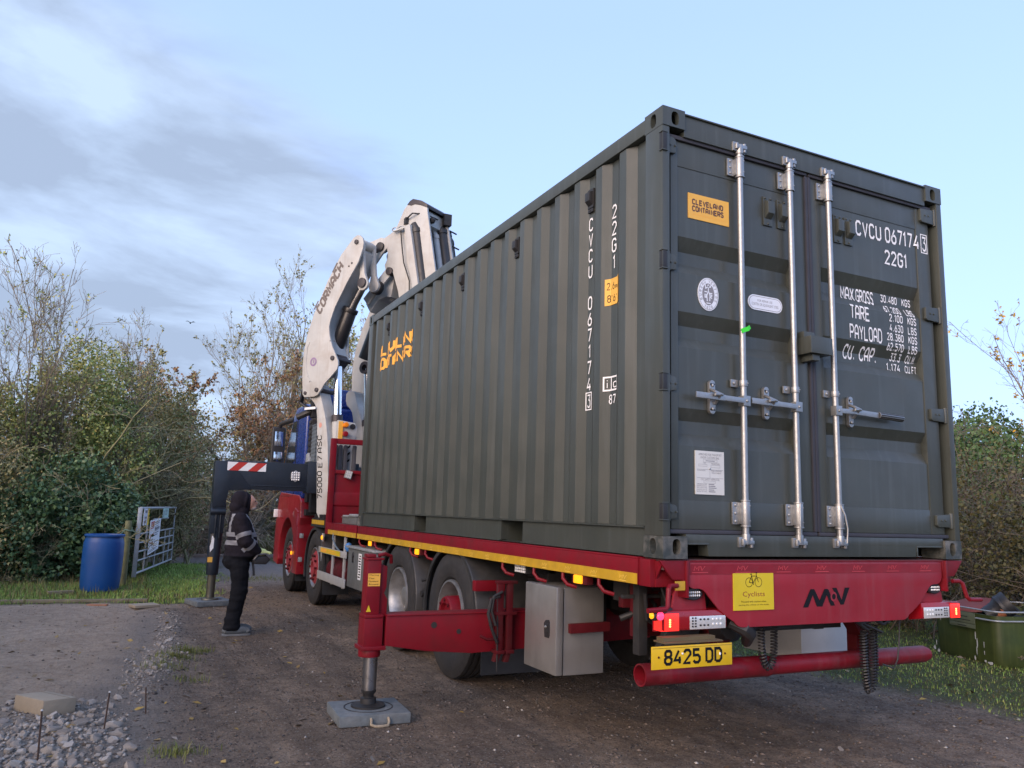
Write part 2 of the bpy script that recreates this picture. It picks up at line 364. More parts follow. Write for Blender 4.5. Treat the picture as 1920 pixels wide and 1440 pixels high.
# ------------------------------------------------------------------ lettering
GL = {
 'A': [[(0, 0), (0, 4.6), (1.3, 6), (2.7, 6), (4, 4.6), (4, 0)], [(0.3, 2.3), (3.7, 2.3)]],
 'B': [[(0, 0), (0, 6), (3, 6), (3.8, 5.2), (3.8, 4), (3, 3.2), (0.3, 3.2)], [(3, 3.2), (4, 2.3), (4, 1), (3, 0), (0.3, 0)]],
 'C': [[(4, 4.9), (3, 6), (1, 6), (0, 5), (0, 1), (1, 0), (3, 0), (4, 1.1)]],
 'D': [[(0, 0), (0, 6), (2.8, 6), (4, 4.8), (4, 1.2), (2.8, 0), (0.4, 0)]],
 'E': [[(4, 6), (0, 6), (0, 0), (4, 0)], [(0.4, 3.1), (3.4, 3.1)]],
 'F': [[(4, 6), (0, 6), (0, 0)], [(0.4, 3.1), (3.4, 3.1)]],
 'G': [[(4, 4.8), (3.8, 5.2), (3, 6), (1, 6), (0, 5), (0, 1), (1, 0), (3, 0), (4, 1), (4, 2.9), (2.2, 2.9)]],
 'H': [[(0, 0), (0, 6)], [(4, 0), (4, 6)], [(0.4, 3), (3.6, 3)]],
 'I': [[(2, 0), (2, 6)]],
 'K': [[(0, 0), (0, 6)], [(4, 6), (0.5, 2.6)], [(1.6, 3.4), (4, 0)]],
 'L': [[(0, 6), (0, 0), (3.8, 0)]],
 'M': [[(0, 0), (0, 6), (2, 2.2), (4, 6), (4, 0)]],
 'N': [[(0, 0), (0, 6), (4, 0), (4, 6)]],
 'O': [[(1, 0), (3, 0), (4, 1), (4, 5), (3, 6), (1, 6), (0, 5), (0, 1), (1, 0)]],
 'P': [[(0, 0), (0, 6), (3, 6), (4, 5), (4, 3.6), (3, 2.7), (0.4, 2.7)]],
 'R': [[(0, 0), (0, 6), (3, 6), (4, 5), (4, 3.8), (3, 2.9), (0.4, 2.9)], [(2.2, 2.6), (4, 0)]],
 'S': [[(4, 5), (3, 6), (1, 6), (0, 5), (0, 4.1), (1, 3.3), (3, 2.7), (4, 1.9), (4, 1), (3, 0), (1, 0), (0, 1)]],
 'T': [[(0, 6), (4, 6)], [(2, 5.6), (2, 0)]],
 'U': [[(0, 6), (0, 1), (1, 0), (3, 0), (4, 1), (4, 6)]],
 'V': [[(0, 6), (2, 0), (4, 6)]],
 'W': [[(0, 6), (0, 2.2), (2, 0), (4, 2.2), (4, 6)]],
 'X': [[(0, 0), (4, 6)], [(0, 6), (1.8, 3.3)], [(2.2, 2.7), (4, 0)]],
 'Y': [[(0, 6), (2, 3), (4, 6)], [(2, 2.7), (2, 0)]],
 '0': [[(1, 0), (3, 0), (4, 1), (4, 5), (3, 6), (1, 6), (0, 5), (0, 1), (1, 0)]],
 '1': [[(0.9, 4.8), (2.4, 6), (2.4, 0)]],
 '2': [[(0, 4.9), (1, 6), (3, 6), (4, 5), (4, 4), (0, 0), (4, 0)]],
 '3': [[(0, 6), (4, 6), (1.9, 3.6), (3, 3.6), (4, 2.6), (4, 1), (3, 0), (1, 0), (0, 1)]],
 '4': [[(2.6, 6), (0, 1.6), (4, 1.6)], [(3.1, 3.2), (3.1, 0)]],
 '5': [[(3.8, 6), (0.2, 6), (0.2, 3.4), (3, 3.4), (4, 2.4), (4, 1), (3, 0), (1, 0), (0, 1)]],
 '6': [[(2.9, 6), (0, 2.3), (0, 1), (1, 0), (3, 0), (4, 1), (4, 2.5), (3, 3.4), (1.1, 3.4)]],
 '7': [[(0, 6), (4, 6), (1.4, 0)]],
 '8': [[(1, 3.2), (0.2, 4), (0.2, 5.2), (1, 6), (3, 6), (3.8, 5.2), (3.8, 4), (3, 3.2), (1, 3.2)], [(1, 3.0), (0, 2.2), (0, 1), (1, 0), (3, 0), (4, 1), (4, 2.2), (3, 3.0)]],
 '9': [[(1.1, 0), (4, 3.7), (4, 5), (3, 6), (1, 6), (0, 5), (0, 3.5), (1, 2.6), (2.9, 2.6)]],
 '.': [[(1.6, 0.3), (2.4, 0.3)]], ',': [[(1.6, 0.3), (2.4, 0.3)]], '-': [[(0.6, 3), (3.4, 3)]], "'": [[(2, 6), (2, 4.6)]],
 'i': [[(2, 0), (2, 4)], [(2, 5.3), (2, 6)]], 'c': [[(3.8, 3.2), (3, 4), (1, 4), (0.2, 3.2), (0.2, 0.8), (1, 0), (3, 0), (3.8, 0.8)]],
 'm': [[(0, 0), (0, 4), (1.3, 4), (2, 3.3), (2, 0)], [(2.3, 3.6), (2.7, 4), (3.4, 4), (4, 3.4), (4, 0)]],
}
def stroke_quads(pl, w):
    closed = pl[0] == pl[-1]
    P = [Vector(p) for p in (pl[:-1] if closed else pl)]; n = len(P); Lp, Rp = [], []
    for i in range(n):
        a = P[i] - P[i - 1] if (closed or i > 0) else P[1] - P[0]
        b = P[(i + 1) % n] - P[i] if (closed or i < n - 1) else P[i] - P[i - 1]
        a = a.normalized(); b = b.normalized()
        na, nb = Vector((-a.y, a.x)), Vector((-b.y, b.x)); m = na + nb
        m = m.normalized() if m.length > 1e-6 else na
        k = min(1.7, 1 / max(0.25, m.dot(na))) * w / 2
        e = Vector((0, 0))
        if not closed and i == 0: e = -a * 0
        Lp.append(P[i] + m * k + e); Rp.append(P[i] - m * k + e)
    return [(Rp[i], Rp[(i + 1) % n], Lp[(i + 1) % n], Lp[i]) for i in range(n if closed else n - 1)]
def text_polys(txt, s0, t0, W, H, stroke=0.8, gap=1.5, slant=0.0, narrow=None):
    """text_polys -> [(polygon in (s,t), depth step)], filling the box W x H from (s0,t0)"""
    x = 0.0; raw = []
    for ch in txt:
        if ch == ' ': x += 2.6; continue
        g = GL[ch]; thin = ch in ".,'Ii1"
        dx = -1.2 if thin else 0.0
        for k, pl in enumerate(g):
            for q in stroke_quads([(p[0] + x + dx, p[1]) for p in pl], stroke): raw.append((q, k))
        x += (1.9 if thin else 4.0) + gap + stroke * 0.5
    tw = x - gap - stroke * 0.5; h = stroke / 2
    out = []
    for q, k in raw:
        pts = []
        for p in q:
            ty = (p.y + h) / (6 + stroke) * H
            pts.append((s0 + (p.x + h) / (tw + stroke) * W + slant * ty, t0 + ty))
        out.append((pts, k))
    return out
def ring_polys(s0, s1, t0, t1, w, k=0):
    a = [(s0, t0), (s1, t0), (s1, t1), (s0, t1)]; b = [(s0 + w, t0 + w), (s1 - w, t0 + w), (s1 - w, t1 - w), (s0 + w, t1 - w)]
    return [([a[i], a[(i + 1) % 4], b[(i + 1) % 4], b[i]], k) for i in range(4)]
def rect_poly(s0, s1, t0, t1, k=0): return [([(s0, t0), (s1, t0), (s1, t1), (s0, t1)], k)]
def bfont_polys(txt, s0, t0, W, H, k=0):
    cu = bpy.data.curves.new('t', 'FONT'); cu.body = txt; cu.resolution_u = 2
    ob = bpy.data.objects.new('t', cu); me = bpy.data.meshes.new_from_object(ob)
    v = np.array([x.co[:2] for x in me.vertices]); lo, hi = v.min(0), v.max(0)
    v = (v - lo) / (hi - lo) * np.array([W, H]) + np.array([s0, t0])
    out = [([tuple(v[i]) for i in p.vertices], k) for p in me.polygons]
    bpy.data.objects.remove(ob); bpy.data.curves.remove(cu); bpy.data.meshes.remove(me)
    return out
def lettering(name, polys, mats, parent, fn, cuts_s=(), cuts_t=(), mis=None, label=None):
    """flat print laid on a surface: fn(s,t,step) -> world point; cut where the surface folds"""
    bm = bmesh.new(); lay = bm.faces.layers.int.new('k')
    for i, (pts, k) in enumerate(polys):
        vs = [bm.verts.new((p[0], p[1], 0)) for p in pts]
        try: f = bm.faces.new(vs)
        except ValueError: continue
        f[lay] = k
        if mis: f.material_index = mis[i]
    for axis, cuts in ((Vector((1, 0, 0)), cuts_s), (Vector((0, 1, 0)), cuts_t)):
        for c in cuts:
            bmesh.ops.bisect_plane(bm, geom=bm.verts[:] + bm.edges[:] + bm.faces[:], plane_co=axis * c, plane_no=axis, dist=1e-6)
    o0 = org(parent)
    kk = {}
    for f in bm.faces:
        for v in f.verts: kk[v] = f[lay]
    for v in bm.verts: v.co = Vector(fn(v.co.x, v.co.y, kk.get(v, 0))) - o0
    me = bpy.data.meshes.new(name); bm.to_mesh(me); bm.free()
    for m in (mats if isinstance(mats, (list, tuple)) else [mats]): me.materials.append(m)
    o = bpy.data.objects.new(name, me); COL.objects.link(o); o.parent = parent; ORG[o.name] = o0
    if label: o['label'] = label
    return o

# ================================================================== CONTAINER
D = 1.18                                   # deck height = underside of the container
CL, CW, CH = 6.058, 2.438, 2.591
cont = thing('shipping_container', 'dark green steel shipping container loaded on the red lorry bed, doors facing out', 'container', (CW / 2, CL / 2, D))

def holed_face(mb, o, U, V, w, h, cu, cv, hw, hh, nrm, depth=0.035, mi=0, n=28):
    """rectangular plate with an oval hole that has a real rim"""
    o, U, V, nrm = Vector(o), Vector(U), Vector(V), Vector(nrm)
    pts = []
    for i in range(n):
        t = 4 * i / n; e = int(t); q = t - e
        a, b = [(q, 0), (1, q), (1 - q, 1), (0, 1 - q)][e]
        pts.append((a * w, b * h))
    inn = []
    for (a, b) in pts:
        an = math.atan2((b - cv) / hh, (a - cu) / hw)
        c, s = math.cos(an), math.sin(an)
        inn.append((cu + hw * math.copysign(abs(c) ** 0.75, c), cv + hh * math.copysign(abs(s) ** 0.75, s)))
    A = [o + U * a + V * b for a, b in pts]; B = [o + U * a + V * b for a, b in inn]; C = [b - nrm * depth for b in B]
    fs = []
    for i in range(n):
        j = (i + 1) % n; fs += [(i, j, n + j, n + i), (n + i, n + j, 2 * n + j, 2 * n + i)]
    mb.add(A + B + C, fs, mi)
def casting(sx, sy, sz):
    w, l, h = 0.162, 0.178, 0.118
    x0 = 0.0 if sx < 0 else CW - w; y0 = 0.0 if sy < 0 else CL - l; z0 = D if sz < 0 else D + CH - h
    x1, y1, z1 = x0 + w, y0 + l, z0 + h
    mb = MB()
    yo, yi = (y0, y1) if sy < 0 else (y1, y0); xo, xi = (x0, x1) if sx < 0 else (x1, x0)
    hc = h * (0.53 if sz < 0 else 0.47)
    holed_face(mb, (x0, yo, z0), (1, 0, 0), (0, 0, 1), w, h, w * 0.55 if sx < 0 else w * .45, hc, 0.027, 0.043, (0, -1 if sy < 0 else 1, 0))
    holed_face(mb, (xo, y0, z0), (0, 1, 0), (0, 0, 1), l, h, l * 0.52, hc, 0.027, 0.043, (-1 if sx < 0 else 1, 0, 0))
    mb.add([(x0, yi, z0), (x1, yi, z0), (x1, yi, z1), (x0, yi, z1)], [(0, 1, 2, 3)])
    mb.add([(xi, y0, z0), (xi, y1, z0), (xi, y1, z1), (xi, y0, z1)], [(0, 1, 2, 3)])
    mb.add([(x0, y0, z0), (x1, y0, z0), (x1, y1, z0), (x0, y1, z0), (x0, y0, z1), (x1, y0, z1), (x1, y1, z1), (x0, y1, z1)], [(0, 1, 2, 3), (4, 5, 6, 7)])
    mb.build('corner_casting', [GREEND if sz < 0 else GREEN], cont, recalc=False)
for sx in (-1, 1):
    for sy in (-1, 1):
        for sz in (-1, 1): casting(sx, sy, sz)

# corner posts
for x0, x1, xi in ((0.0, 0.052, 0.075), (CW - 0.052, CW, CW - 0.075)):
    mb = MB(); mb.box(x0, x1, 0.004, 0.17, D + .118, D + CH - .118)
    mb.box(x1 + .0005 if x0 == 0 else xi, xi if x0 == 0 else x0 - .0005, 0.10, 0.168, D + .119, D + CH - .119)
    mb.build('corner_post', GREEN, cont, bevel=0.006)
for x0, x1 in ((0.003, 0.10), (CW - 0.10, CW - 0.003)):
    MB().box(x0, x1, CL - 0.165, CL - 0.004, D + .118, D + CH - .118).build('corner_post', GREEN, cont, bevel=0.006)

# corrugated sides: one sheet each, folded like the real panel
PIT, A0 = 0.279, 0.385
XO, XI = 0.010, 0.046
def side_breaks():
    b = [(0.17, XI), (0.315, XI)]
    for k in range(20):
        a = A0 + PIT * k
        b += [(a, XO), (a + .072, XO), (a + .140, XI), (a + .210, XI)]
    return [x for x in b if x[0] < CL - 0.17] + [(CL - 0.16, XI)]
SB = side_breaks()
def xside(y):
    for (a, xa), (b, xb) in zip(SB, SB[1:]):
        if a <= y <= b: return xa + (xb - xa) * (y - a) / (b - a)
    return XI
ZB, ZT = D + 0.168, D + CH - 0.112
for side in (0, 1):
    mb = MB(); vs = []; fs = []; NZ = 15                       # slight handling dents, so the folds do not mirror alike
    for y, x in SB:
        for i in range(NZ + 1):
            z = ZB + (ZT - ZB) * i / NZ; d = (mnoise.noise(Vector((y * 1.1, z * 1.6, side * 9))) * .6 + mnoise.noise(Vector((y * 3.1, z * 2.4, 4))) * .4) * .0030 * math.sin(math.pi * i / NZ)
            vs.append(((x + d) if side == 0 else CW - (x + d), y, z))
    for i in range(len(SB) - 1):
        for j in range(NZ): q = i * (NZ + 1) + j; fs.append((q, q + NZ + 1, q + NZ + 2, q + 1))
    mb.add(vs, fs); o = mb.build('side_panel', GREEN, cont, smooth=True, ang=12)
    sx = 1 if side == 0 else -1; xe = 0.0 if side == 0 else CW
    X = lambda v: xe + sx * v
    mb = MB()                                                  # square-section top rail
    mb.box(*sorted((X(0.0), X(0.06))), 0.178, CL - 0.178, D + CH - 0.108, D + CH - 0.02)
    mb.box(*sorted((X(0.012), X(0.16))), 0.178, CL - 0.178, D + CH - 0.02, D + CH - 0.004)
    mb.build('top_rail', GREEN, cont, bevel=0.006)
    mb = MB()                                                  # channel bottom rail with two fork pockets
    mb.box(*sorted((X(0.0), X(0.07))), 0.178, CL - 0.178, D + 0.158, D + 0.167)
    for a, b in ((0.178, 1.69), (2.05, 3.72), (4.04, CL - 0.178)):
        mb.box(*sorted((X(0.020), X(0.027))), a, b, D + 0.012, D + 0.158)
        mb.box(*sorted((X(0.006), X(0.07))), a, b, D + 0.004, D + 0.012)
    mb.build('bottom_rail', GREEN, cont)
    for a, b in ((1.69, 2.05), (3.72, 4.04)):
        mb = MB()
        for q in ((a, a - .006), (b, b + .006)): mb.box(*sorted((X(0.028), X(1.2))), min(q), max(q), D + .006, D + .15)
        mb.box(*sorted((X(0.028), X(1.2))), a, b, D + .003, D + .006)
        mb.box(*sorted((X(1.195), X(1.2))), a, b, D + .006, D + .15)
        mb.build('fork_pocket', GREEN, cont, smooth=False)
    for k in range(5):                                         # ventilators under the top rail
        y = A0 + PIT * (1 + 4 * k) + 0.175; mb = MB()
        mb.prism([(X(XI - .001), y - .034, 3.565), (X(XI - .001), y + .034, 3.565), (X(XI - .001), y + .034, 3.43), (X(XI - .001), y - .034, 3.43)], (-sx * .014, 0, 0), 0)
        pr = [(X(XI - .012), 3.545), (X(0.004), 3.535), (X(0.004), 3.475), (X(XI - .012), 3.445)]
        mb.prism([(a, y - .028, b) for a, b in pr], (0, .056, 0), 0)
        mb.box(*sorted((X(XI - .016), X(XI - .001))), y - .03, y + .03, 3.400, 3.425, 0)
        mb.ball((X(XI - .018), y, 3.412), .006, 6, 1)
        mb.build('ventilator', [BLACK, GALV], cont, bevel=0.003)
mb = MB()                                                      # roof, front wall, floor
n = 44
vs, fs = [], []
for i in range(n + 1):
    y = 0.06 + (CL - 0.12) * i / n; z = D + CH - (0.008 if (i // 2) % 2 else 0.024)
    vs += [(0.05, y, z), (CW - 0.05, y, z)]
for i in range(n): fs.append((2 * i, 2 * i + 1, 2 * i + 3, 2 * i + 2))
mb.add(vs, fs).build('roof_panel', GREEN, cont, smooth=False)
mb = MB(); vs, fs = [], []
n = 36
for i in range(n + 1):
    x = 0.09 + (CW - 0.18) * i / n; y = CL - (0.02 if (i // 2) % 2 else 0.06); vs += [(x, y, D + .1), (x, y, D + CH - .1)]
for i in range(n): fs.append((2 * i, 2 * i + 2, 2 * i + 3, 2 * i + 1))
mb.add(vs, fs)
mb.box(.162, CW - .162, CL - .07, CL - .005, D + .006, D + .12); mb.box(.162, CW - .162, CL - .07, CL - .005, D + CH - .115, D + CH - .004)
mb.build('front_wall', GREEN, cont, smooth=False)
MB().box(.05, CW - .05, .1, CL - .07, D + .152, D + .157).build('floor_panel', DARK, cont)

# rear frame
mb = MB(); mb.box(0.162, CW - .162, 0.012, 0.10, D + CH - 0.155, D + CH - 0.022)
mb.box(0.162, CW - .162, 0.0, 0.14, D + CH - 0.022, D + CH - 0.012)
mb.box(0.05, CW - .05, 0.035, 0.10, D + CH - 0.165, D + CH - 0.156)
mb.build('door_header', GREEN, cont, bevel=0.004)
mb = MB()
sill = [(0.164, D + .078), (0.308, D + .078), (0.318, D + .012), (2.008, D + .012), (2.018, D + .076), (2.186, D + .076), (CW - .164, D + .076), (CW - .164, D + .13), (0.164, D + .13)]
mb.prism([(x, 0.014, z) for x, z in sill], (0, 0.085, 0))
mb.box(0.156, 0.318, 0.010, 0.0135, D + .074, D + .084); mb.box(2.012, 2.27, 0.010, 0.0135, D + .072, D + .082); mb.box(2.012, 2.022, 0.010, 0.0135, D + .012, D + .072)
mb.build('door_sill', GREEN, cont, bevel=0.003)
MB().box(.16, CW - .16, .22, .226, D + .004, D + .13).build('sill_stiffener', DARK, cont)

# doors
YO, YI = 0.047, 0.086
ZP = [(1.34, YO), (1.796, YO), (1.867, YI), (1.939, YI), (2.008, YO), (2.357, YO), (2.419, YI), (2.490, YI), (2.565, YO), (2.795, YO), (2.860, YI), (2.933, YI), (3.013, YO), (3.58, YO)]
def ydoor(z):
    for (a, ya), (b, yb) in zip(ZP, ZP[1:]):
        if a <= z <= b: return ya + (yb - ya) * (z - a) / (b - a)
    return YO
ZCUTS = [a for a, _ in ZP]
DOORS = []
for li, (xa, xb, ia, ib) in enumerate(((0.085, 1.140, 0.136, 1.020), (1.195, 2.335, 1.272, 2.205))):
    mb = MB()
    mb.box(xa, ia, 0.040, 0.092, 1.336, 3.595); mb.box(ib, xb, 0.040, 0.092, 1.336, 3.595)
    mb.box(ia, ib, 0.0425, 0.092, 3.440, 3.595); mb.box(ia, ib, 0.0425, 0.092, 1.336, 1.495)
    d = mb.build('door', GREEN, cont, bevel=0.004, label=('left-hand door leaf with two lock rods', 'right-hand door leaf with white weights lettering')[li])
    DOORS.append(d)
    mb = MB(); vs = []; fs = []
    for z, y in ZP: vs += [(ia - .004, y, z), (ib + .004, y, z)]
    for i in range(len(ZP) - 1): fs.append((2 * i, 2 * i + 1, 2 * i + 3, 2 * i + 2))
    mb.add(vs, fs).build('door_panel', GREEN, d, smooth=False)
    mb = MB()                                                  # rubber seal round the leaf
    mb.box(xa - .02, xb + .02, 0.026, 0.052, 3.597, 3.622); mb.box(xa - .02, xb + .02, 0.026, 0.052, 1.312, 1.335)
    xs = (1.142, 1.166) if li == 0 else (1.168, 1.193)
    mb.box(*xs, 0.028, 0.058, 1.336, 3.596)
    mb.build('door_seal', GASKET, d, bevel=0.006)
    hx = (0.03, 0.118) if li == 0 else (2.236, 2.402)
    for hz, hh in ((3.55, .110), (2.838, .105), (2.136, .095), (1.428, .090)):
        mb = MB(); z0, z1 = hz - hh / 2, hz + hh / 2
        if li == 0:
            pr = [(0.052, z0 + .004), (0.112, z0 + .012), (0.112, z1 - .022), (0.098, z1 - .008), (0.052, z1)]
            mb.prism([(x, 0.022, z) for x, z in pr], (0, .017, 0))
            mb.cyl((0.052, 0.028, z0 - .004), (0.052, 0.028, z1 + .006), 0.016, 10)
            mb.box(-.003, 0.030, -.003, 0.030, z0 + .004, z1, 1); mb.box(-.008, .034, -.006, .030, z1, z1 + .006, 0); mb.box(-.008, .034, -.006, .030, z0 - .002, z0 + .004, 0)  # proud black box stands in for the shaded hinge pin pocket
        else:
            pr = [(2.236, z0 + .014), (2.250, z0 + .004), (2.395, z0), (2.395, z1), (2.236, z1 - .012)]
            mb.prism([(x, 0.018, z) for x, z in pr], (0, .020, 0))
            mb.cyl((2.385, 0.026, z0 - .006), (2.385, 0.026, z1 + .004), 0.016, 10)
        cx = 0.088 if li == 0 else 2.30
        for q in (-.018, .018): mb.cyl((cx + q, 0.0235 if li == 0 else .0195, hz), (cx + q, 0.015 if li == 0 else .012, hz), 0.007, 8)
        mb.build('hinge', [GREEN, BLACK], d, bevel=0.002)

YR = 0.004                                                     # axis of the lock rods, just proud of the leaf
def lock_rod(d, x, hz, hdir, hlen, grip=False):
    mb = MB(); mb.cyl((x, YR, 1.30), (x, YR, 3.63), 0.0185, 16); o = mb.build('lock_rod', GALV, cont)
    for zc in (3.645, 1.272):                                  # cam ends and keepers
        s = 1 if zc > 2 else -1
        mb = MB(); mb.cyl((x, YR, zc - s * .045), (x, YR, zc + s * .012), 0.024, 12); mb.box(x - .03, x + .045, YR - .02, YR + .012, zc - .012, zc + .010)
        mb.cyl((x + .035, YR - .004, zc - .03), (x + .035, YR - .004, zc + .026), 0.012, 8); mb.box(x - .052, x - .012, YR - .004, YR + .034, zc - .028, zc + .028)
        mb.box(x + .02, x + .055, YR + .008, YR + .034, zc - .030, zc + .024)
        mb.cyl((x - .03, YR - .012, zc - .018), (x - .03, YR - .012, zc + .018), 0.010, 8)
        mb.build('cam_end', GALV, o, bevel=0.002)
    for z0, z1 in ((3.455, 3.575), (1.365, 1.50)):             # bearing brackets with bolts
        mb = MB(); mb.cyl((x, YR, z0), (x, YR, z1), 0.0265, 16); mb.box(x - .075, x - .02, YR + .022, YR + .034, z0 + .005, z1 - .005); mb.box(x - .03, x, YR - .004, YR + .034, z0 + .008, z1 - .008)
        mb.cyl((x, YR, z0 - .008), (x, YR, z0), 0.029, 16); mb.cyl((x, YR, z1), (x, YR, z1 + .008), 0.029, 16)
        for zz in (z0 + .022, (z0 + z1) / 2, z1 - .022): mb.ball((x - .055, YR + .020, zz), (.009, .007, .009), 8, 1)
        for zz in (z0 + .025, z1 - .025): mb.ball((x + .012, YR - .023, zz), (.006, .005, .006), 6, 2)
        mb.build('rod_bracket', [GALV, GALVD, BLACK], o, bevel=0.0015)
    mb = MB(); zc = hz + .105                                  # slim guide above the handle
    mb.cyl((x, YR, zc - .018), (x, YR, zc + .018), 0.0245, 14); mb.box(x - .072, x - .018, YR + .022, YR + .034, zc - .022, zc + .022); mb.ball((x - .052, YR + .018, zc), (.010, .007, .010), 8, 1); mb.ball((x + .014, YR - .022, zc), .005, 6, 2)
    mb.build('rod_guide', [GALV, GALVD, BLACK], o, bevel=0.0015)
    mb = MB(); xe = x + hdir * hlen; yh = YR - .026            # handle: hub, neck, bar
    mb.box(x - .026, x + .026, YR - .030, YR + .016, hz - .030, hz + .030)
    mb.obox((x + hdir * .02, yh, hz), (x + hdir * .16, yh + .004, hz + .004), .010, .030)
    mb.obox((x + hdir * .155, yh + .004, hz + .004), (xe, yh + .01, hz - .004 + (0.012 if not grip else -.004)), .009, .034)
    if grip: mb.tube([(x + hdir * (hlen - .20), yh + .008, hz), (x + hdir * (hlen + .02), yh + .01, hz - .006)], [.021, .023], 10, mi=1)
    mb.ball((x, YR - .032, hz), (.010, .006, .010), 8)
    mb.build('handle', [GALV, BLACK], o, bevel=0.003)
    xc = x + hdir * (.155 if grip else .215)                   # handle retainer bolted to the door
    mb = MB(); mb.box(xc - .020, xc + .020, 0.020, 0.044, hz - .072, hz + .088)
    mb.cyl((xc, 0.020, hz + .086), (xc, 0.044, hz + .086), 0.020, 14); mb.cyl((xc, 0.020, hz - .070), (xc, 0.044, hz - .070), 0.020, 14)
    mb.tube([(xc - .016, .020, hz + .05), (xc - .02, -.03, hz + .03), (xc + .012, -.036, hz + .022), (xc + .016, .018, hz - .03)], .010, 8)
    mb.tube([(xc + .03, -.030, hz + .018), (xc - .03, -.036, hz + .014)], .009, 8)
    for zz in (hz + .075, hz - .06): mb.ball((xc, .017, zz), (.010, .008, .010), 8, 1)
    mb.build('handle_retainer', [GALV, GALVD], d, bevel=0.002)
    return o
r1 = lock_rod(DOORS[0], 0.578, 2.075, -1, 0.36)
r2 = lock_rod(DOORS[0], 0.986, 2.075, -1, 0.36)
r3 = lock_rod(DOORS[1], 1.320, 2.080, 1, 0.56, True)
mb = MB(); mb.obox((0.553, -.016, 2.488), (0.606, -.0165, 2.508), .004, .026); mb.obox((0.60, -.0165, 2.502), (0.622, -.012, 2.522), .003, .022)
mb.build('tape', GREENT, r1, label='strip of bright green tape round the lock rod')
# wire seals hanging on the lower ends of two rods
for x, r in ((0.986, r2), (1.320, r3)):
    MB().tube([(x - .01, -.02, 1.50), (x + .006 if x > 1.2 else x - .028, -.035, 1.44), (x + .024 if x > 1.2 else x - .030, -.035, 1.36), (x + .02 if x > 1.2 else x - .026, -.03, 1.275)], .005, 6).build('wire', GALV, r)
# security lock box over the seam
mb = MB(); mb.box(1.035, 1.215, -.085, 0.036, 2.405, 2.510); mb.box(1.045, 1.135, -.02, .036, 2.510, 2.55); mb.box(1.07, 1.13, -.06, .03, 2.365, 2.404)
mb.cyl((1.217, -.03, 2.45), (1.222, -.03, 2.45), .008, 8)
mb.build('lock_box', GREEN, DOORS[0], bevel=0.006)
# ventilators on the doors
for d, xs in ((DOORS[0], (0.830, 0.945)), (DOORS[1], (1.435, 1.535))):
    for x in xs:
        mb = MB(); mb.box(x - .036, x + .036, .036, .0465, 3.202, 3.390)
        mb.prism([(x - .026, y, z) for y, z in ((.036, 3.365), (.004, 3.350), (.004, 3.275), (.036, 3.245))], (.052, 0, 0))
        for q in ((-.022, 3.378), (.022, 3.378), (0, 3.215)): mb.ball((x + q[0], .034, q[1]), (.008, .006, .008), 8, 1)
        mb.build('ventilator', [GREEN, BLACK], d, bevel=0.003)

# ---- print on the doors
fd = lambda s, t, k: (s, (ydoor(t) if s < 2.2005 else 0.0405) - 0.0022 - 0.0004 * k, t)
T = text_polys
pol = T('CVCU', 1.612, 3.290, 0.245, .108, 1.02) + T('067174', 1.895, 3.290, 0.335, .112, 1.02) + T('22G1', 1.880, 3.134, 0.225, .104, 1.02)
lettering('lettering', pol, WHITEP, DOORS[1], fd, cuts_s=(2.2005,), cuts_t=ZCUTS)
fb = lambda s, t, k: (s, 0.0385 - 0.0004 * k, t)
lettering('lettering', ring_polys(2.247, 2.315, 3.275, 3.415, .007) + T('3', 2.262, 3.290, .040, .108, .9), WHITEP, DOORS[1], fb)
pol = T('MAX', 1.490, 2.840, .125, .092, 1.0, 1.1) + T('GROSS', 1.632, 2.840, .165, .092, 1.0, 1.1) + T('TARE', 1.530, 2.708, .180, .100, 1.0, 1.2) + T('PAYLOAD', 1.520, 2.574, .300, .100, .9, 1.3) + T('CU.', 1.492, 2.445, .110, .094, 1.0) + T('CAP.', 1.640, 2.445, .165, .094, 1.0)
rows = ((2.876, '30.480', 'KGS'), (2.800, '67.200', 'LBS'), (2.738, '2.100', 'KGS'), (2.670, '4.630', 'LBS'), (2.606, '28.380', 'KGS'), (2.540, '62.570', 'LBS'), (2.476, '33.3', 'CU.M'), (2.408, '1.174', 'CU.FT'))
for z, a, b in rows:
    wa = .029 * (len(a) - .45); pol += T(a, 2.030 - wa, z, wa, .053, 1.12, 1.6) + T(b, 2.078, z, .027 * len(b.replace('.', '')) + .006, .053, 1.12, 1.6)
lettering('lettering', pol, WHITEP, DOORS[1], fd, cuts_s=(2.2005,), cuts_t=ZCUTS)
# orange company plate
mb = MB(); mb.box(.215, .522, .0425, .0465, 3.137, 3.293); pl = mb.build('company_sticker', ORNGS, cont, smooth=False, label='orange sticker reading CLEVELAND CONTAINERS')
fs_ = lambda s, t, k: (s, .0420 - .0003 * k, t)
lettering('lettering', T('CLEVELAND', .243, 3.225, .235, .037, 1.9, 1.1) + T('CONTAINERS', .243, 3.183, .238, .037, 1.9, 1.0), BROWNP, pl, fs_)
lettering('small_print', bfont_polys('clevelandcontainers.co.uk', .246, 3.163, .24, .009), [ORNG], pl, fs_)
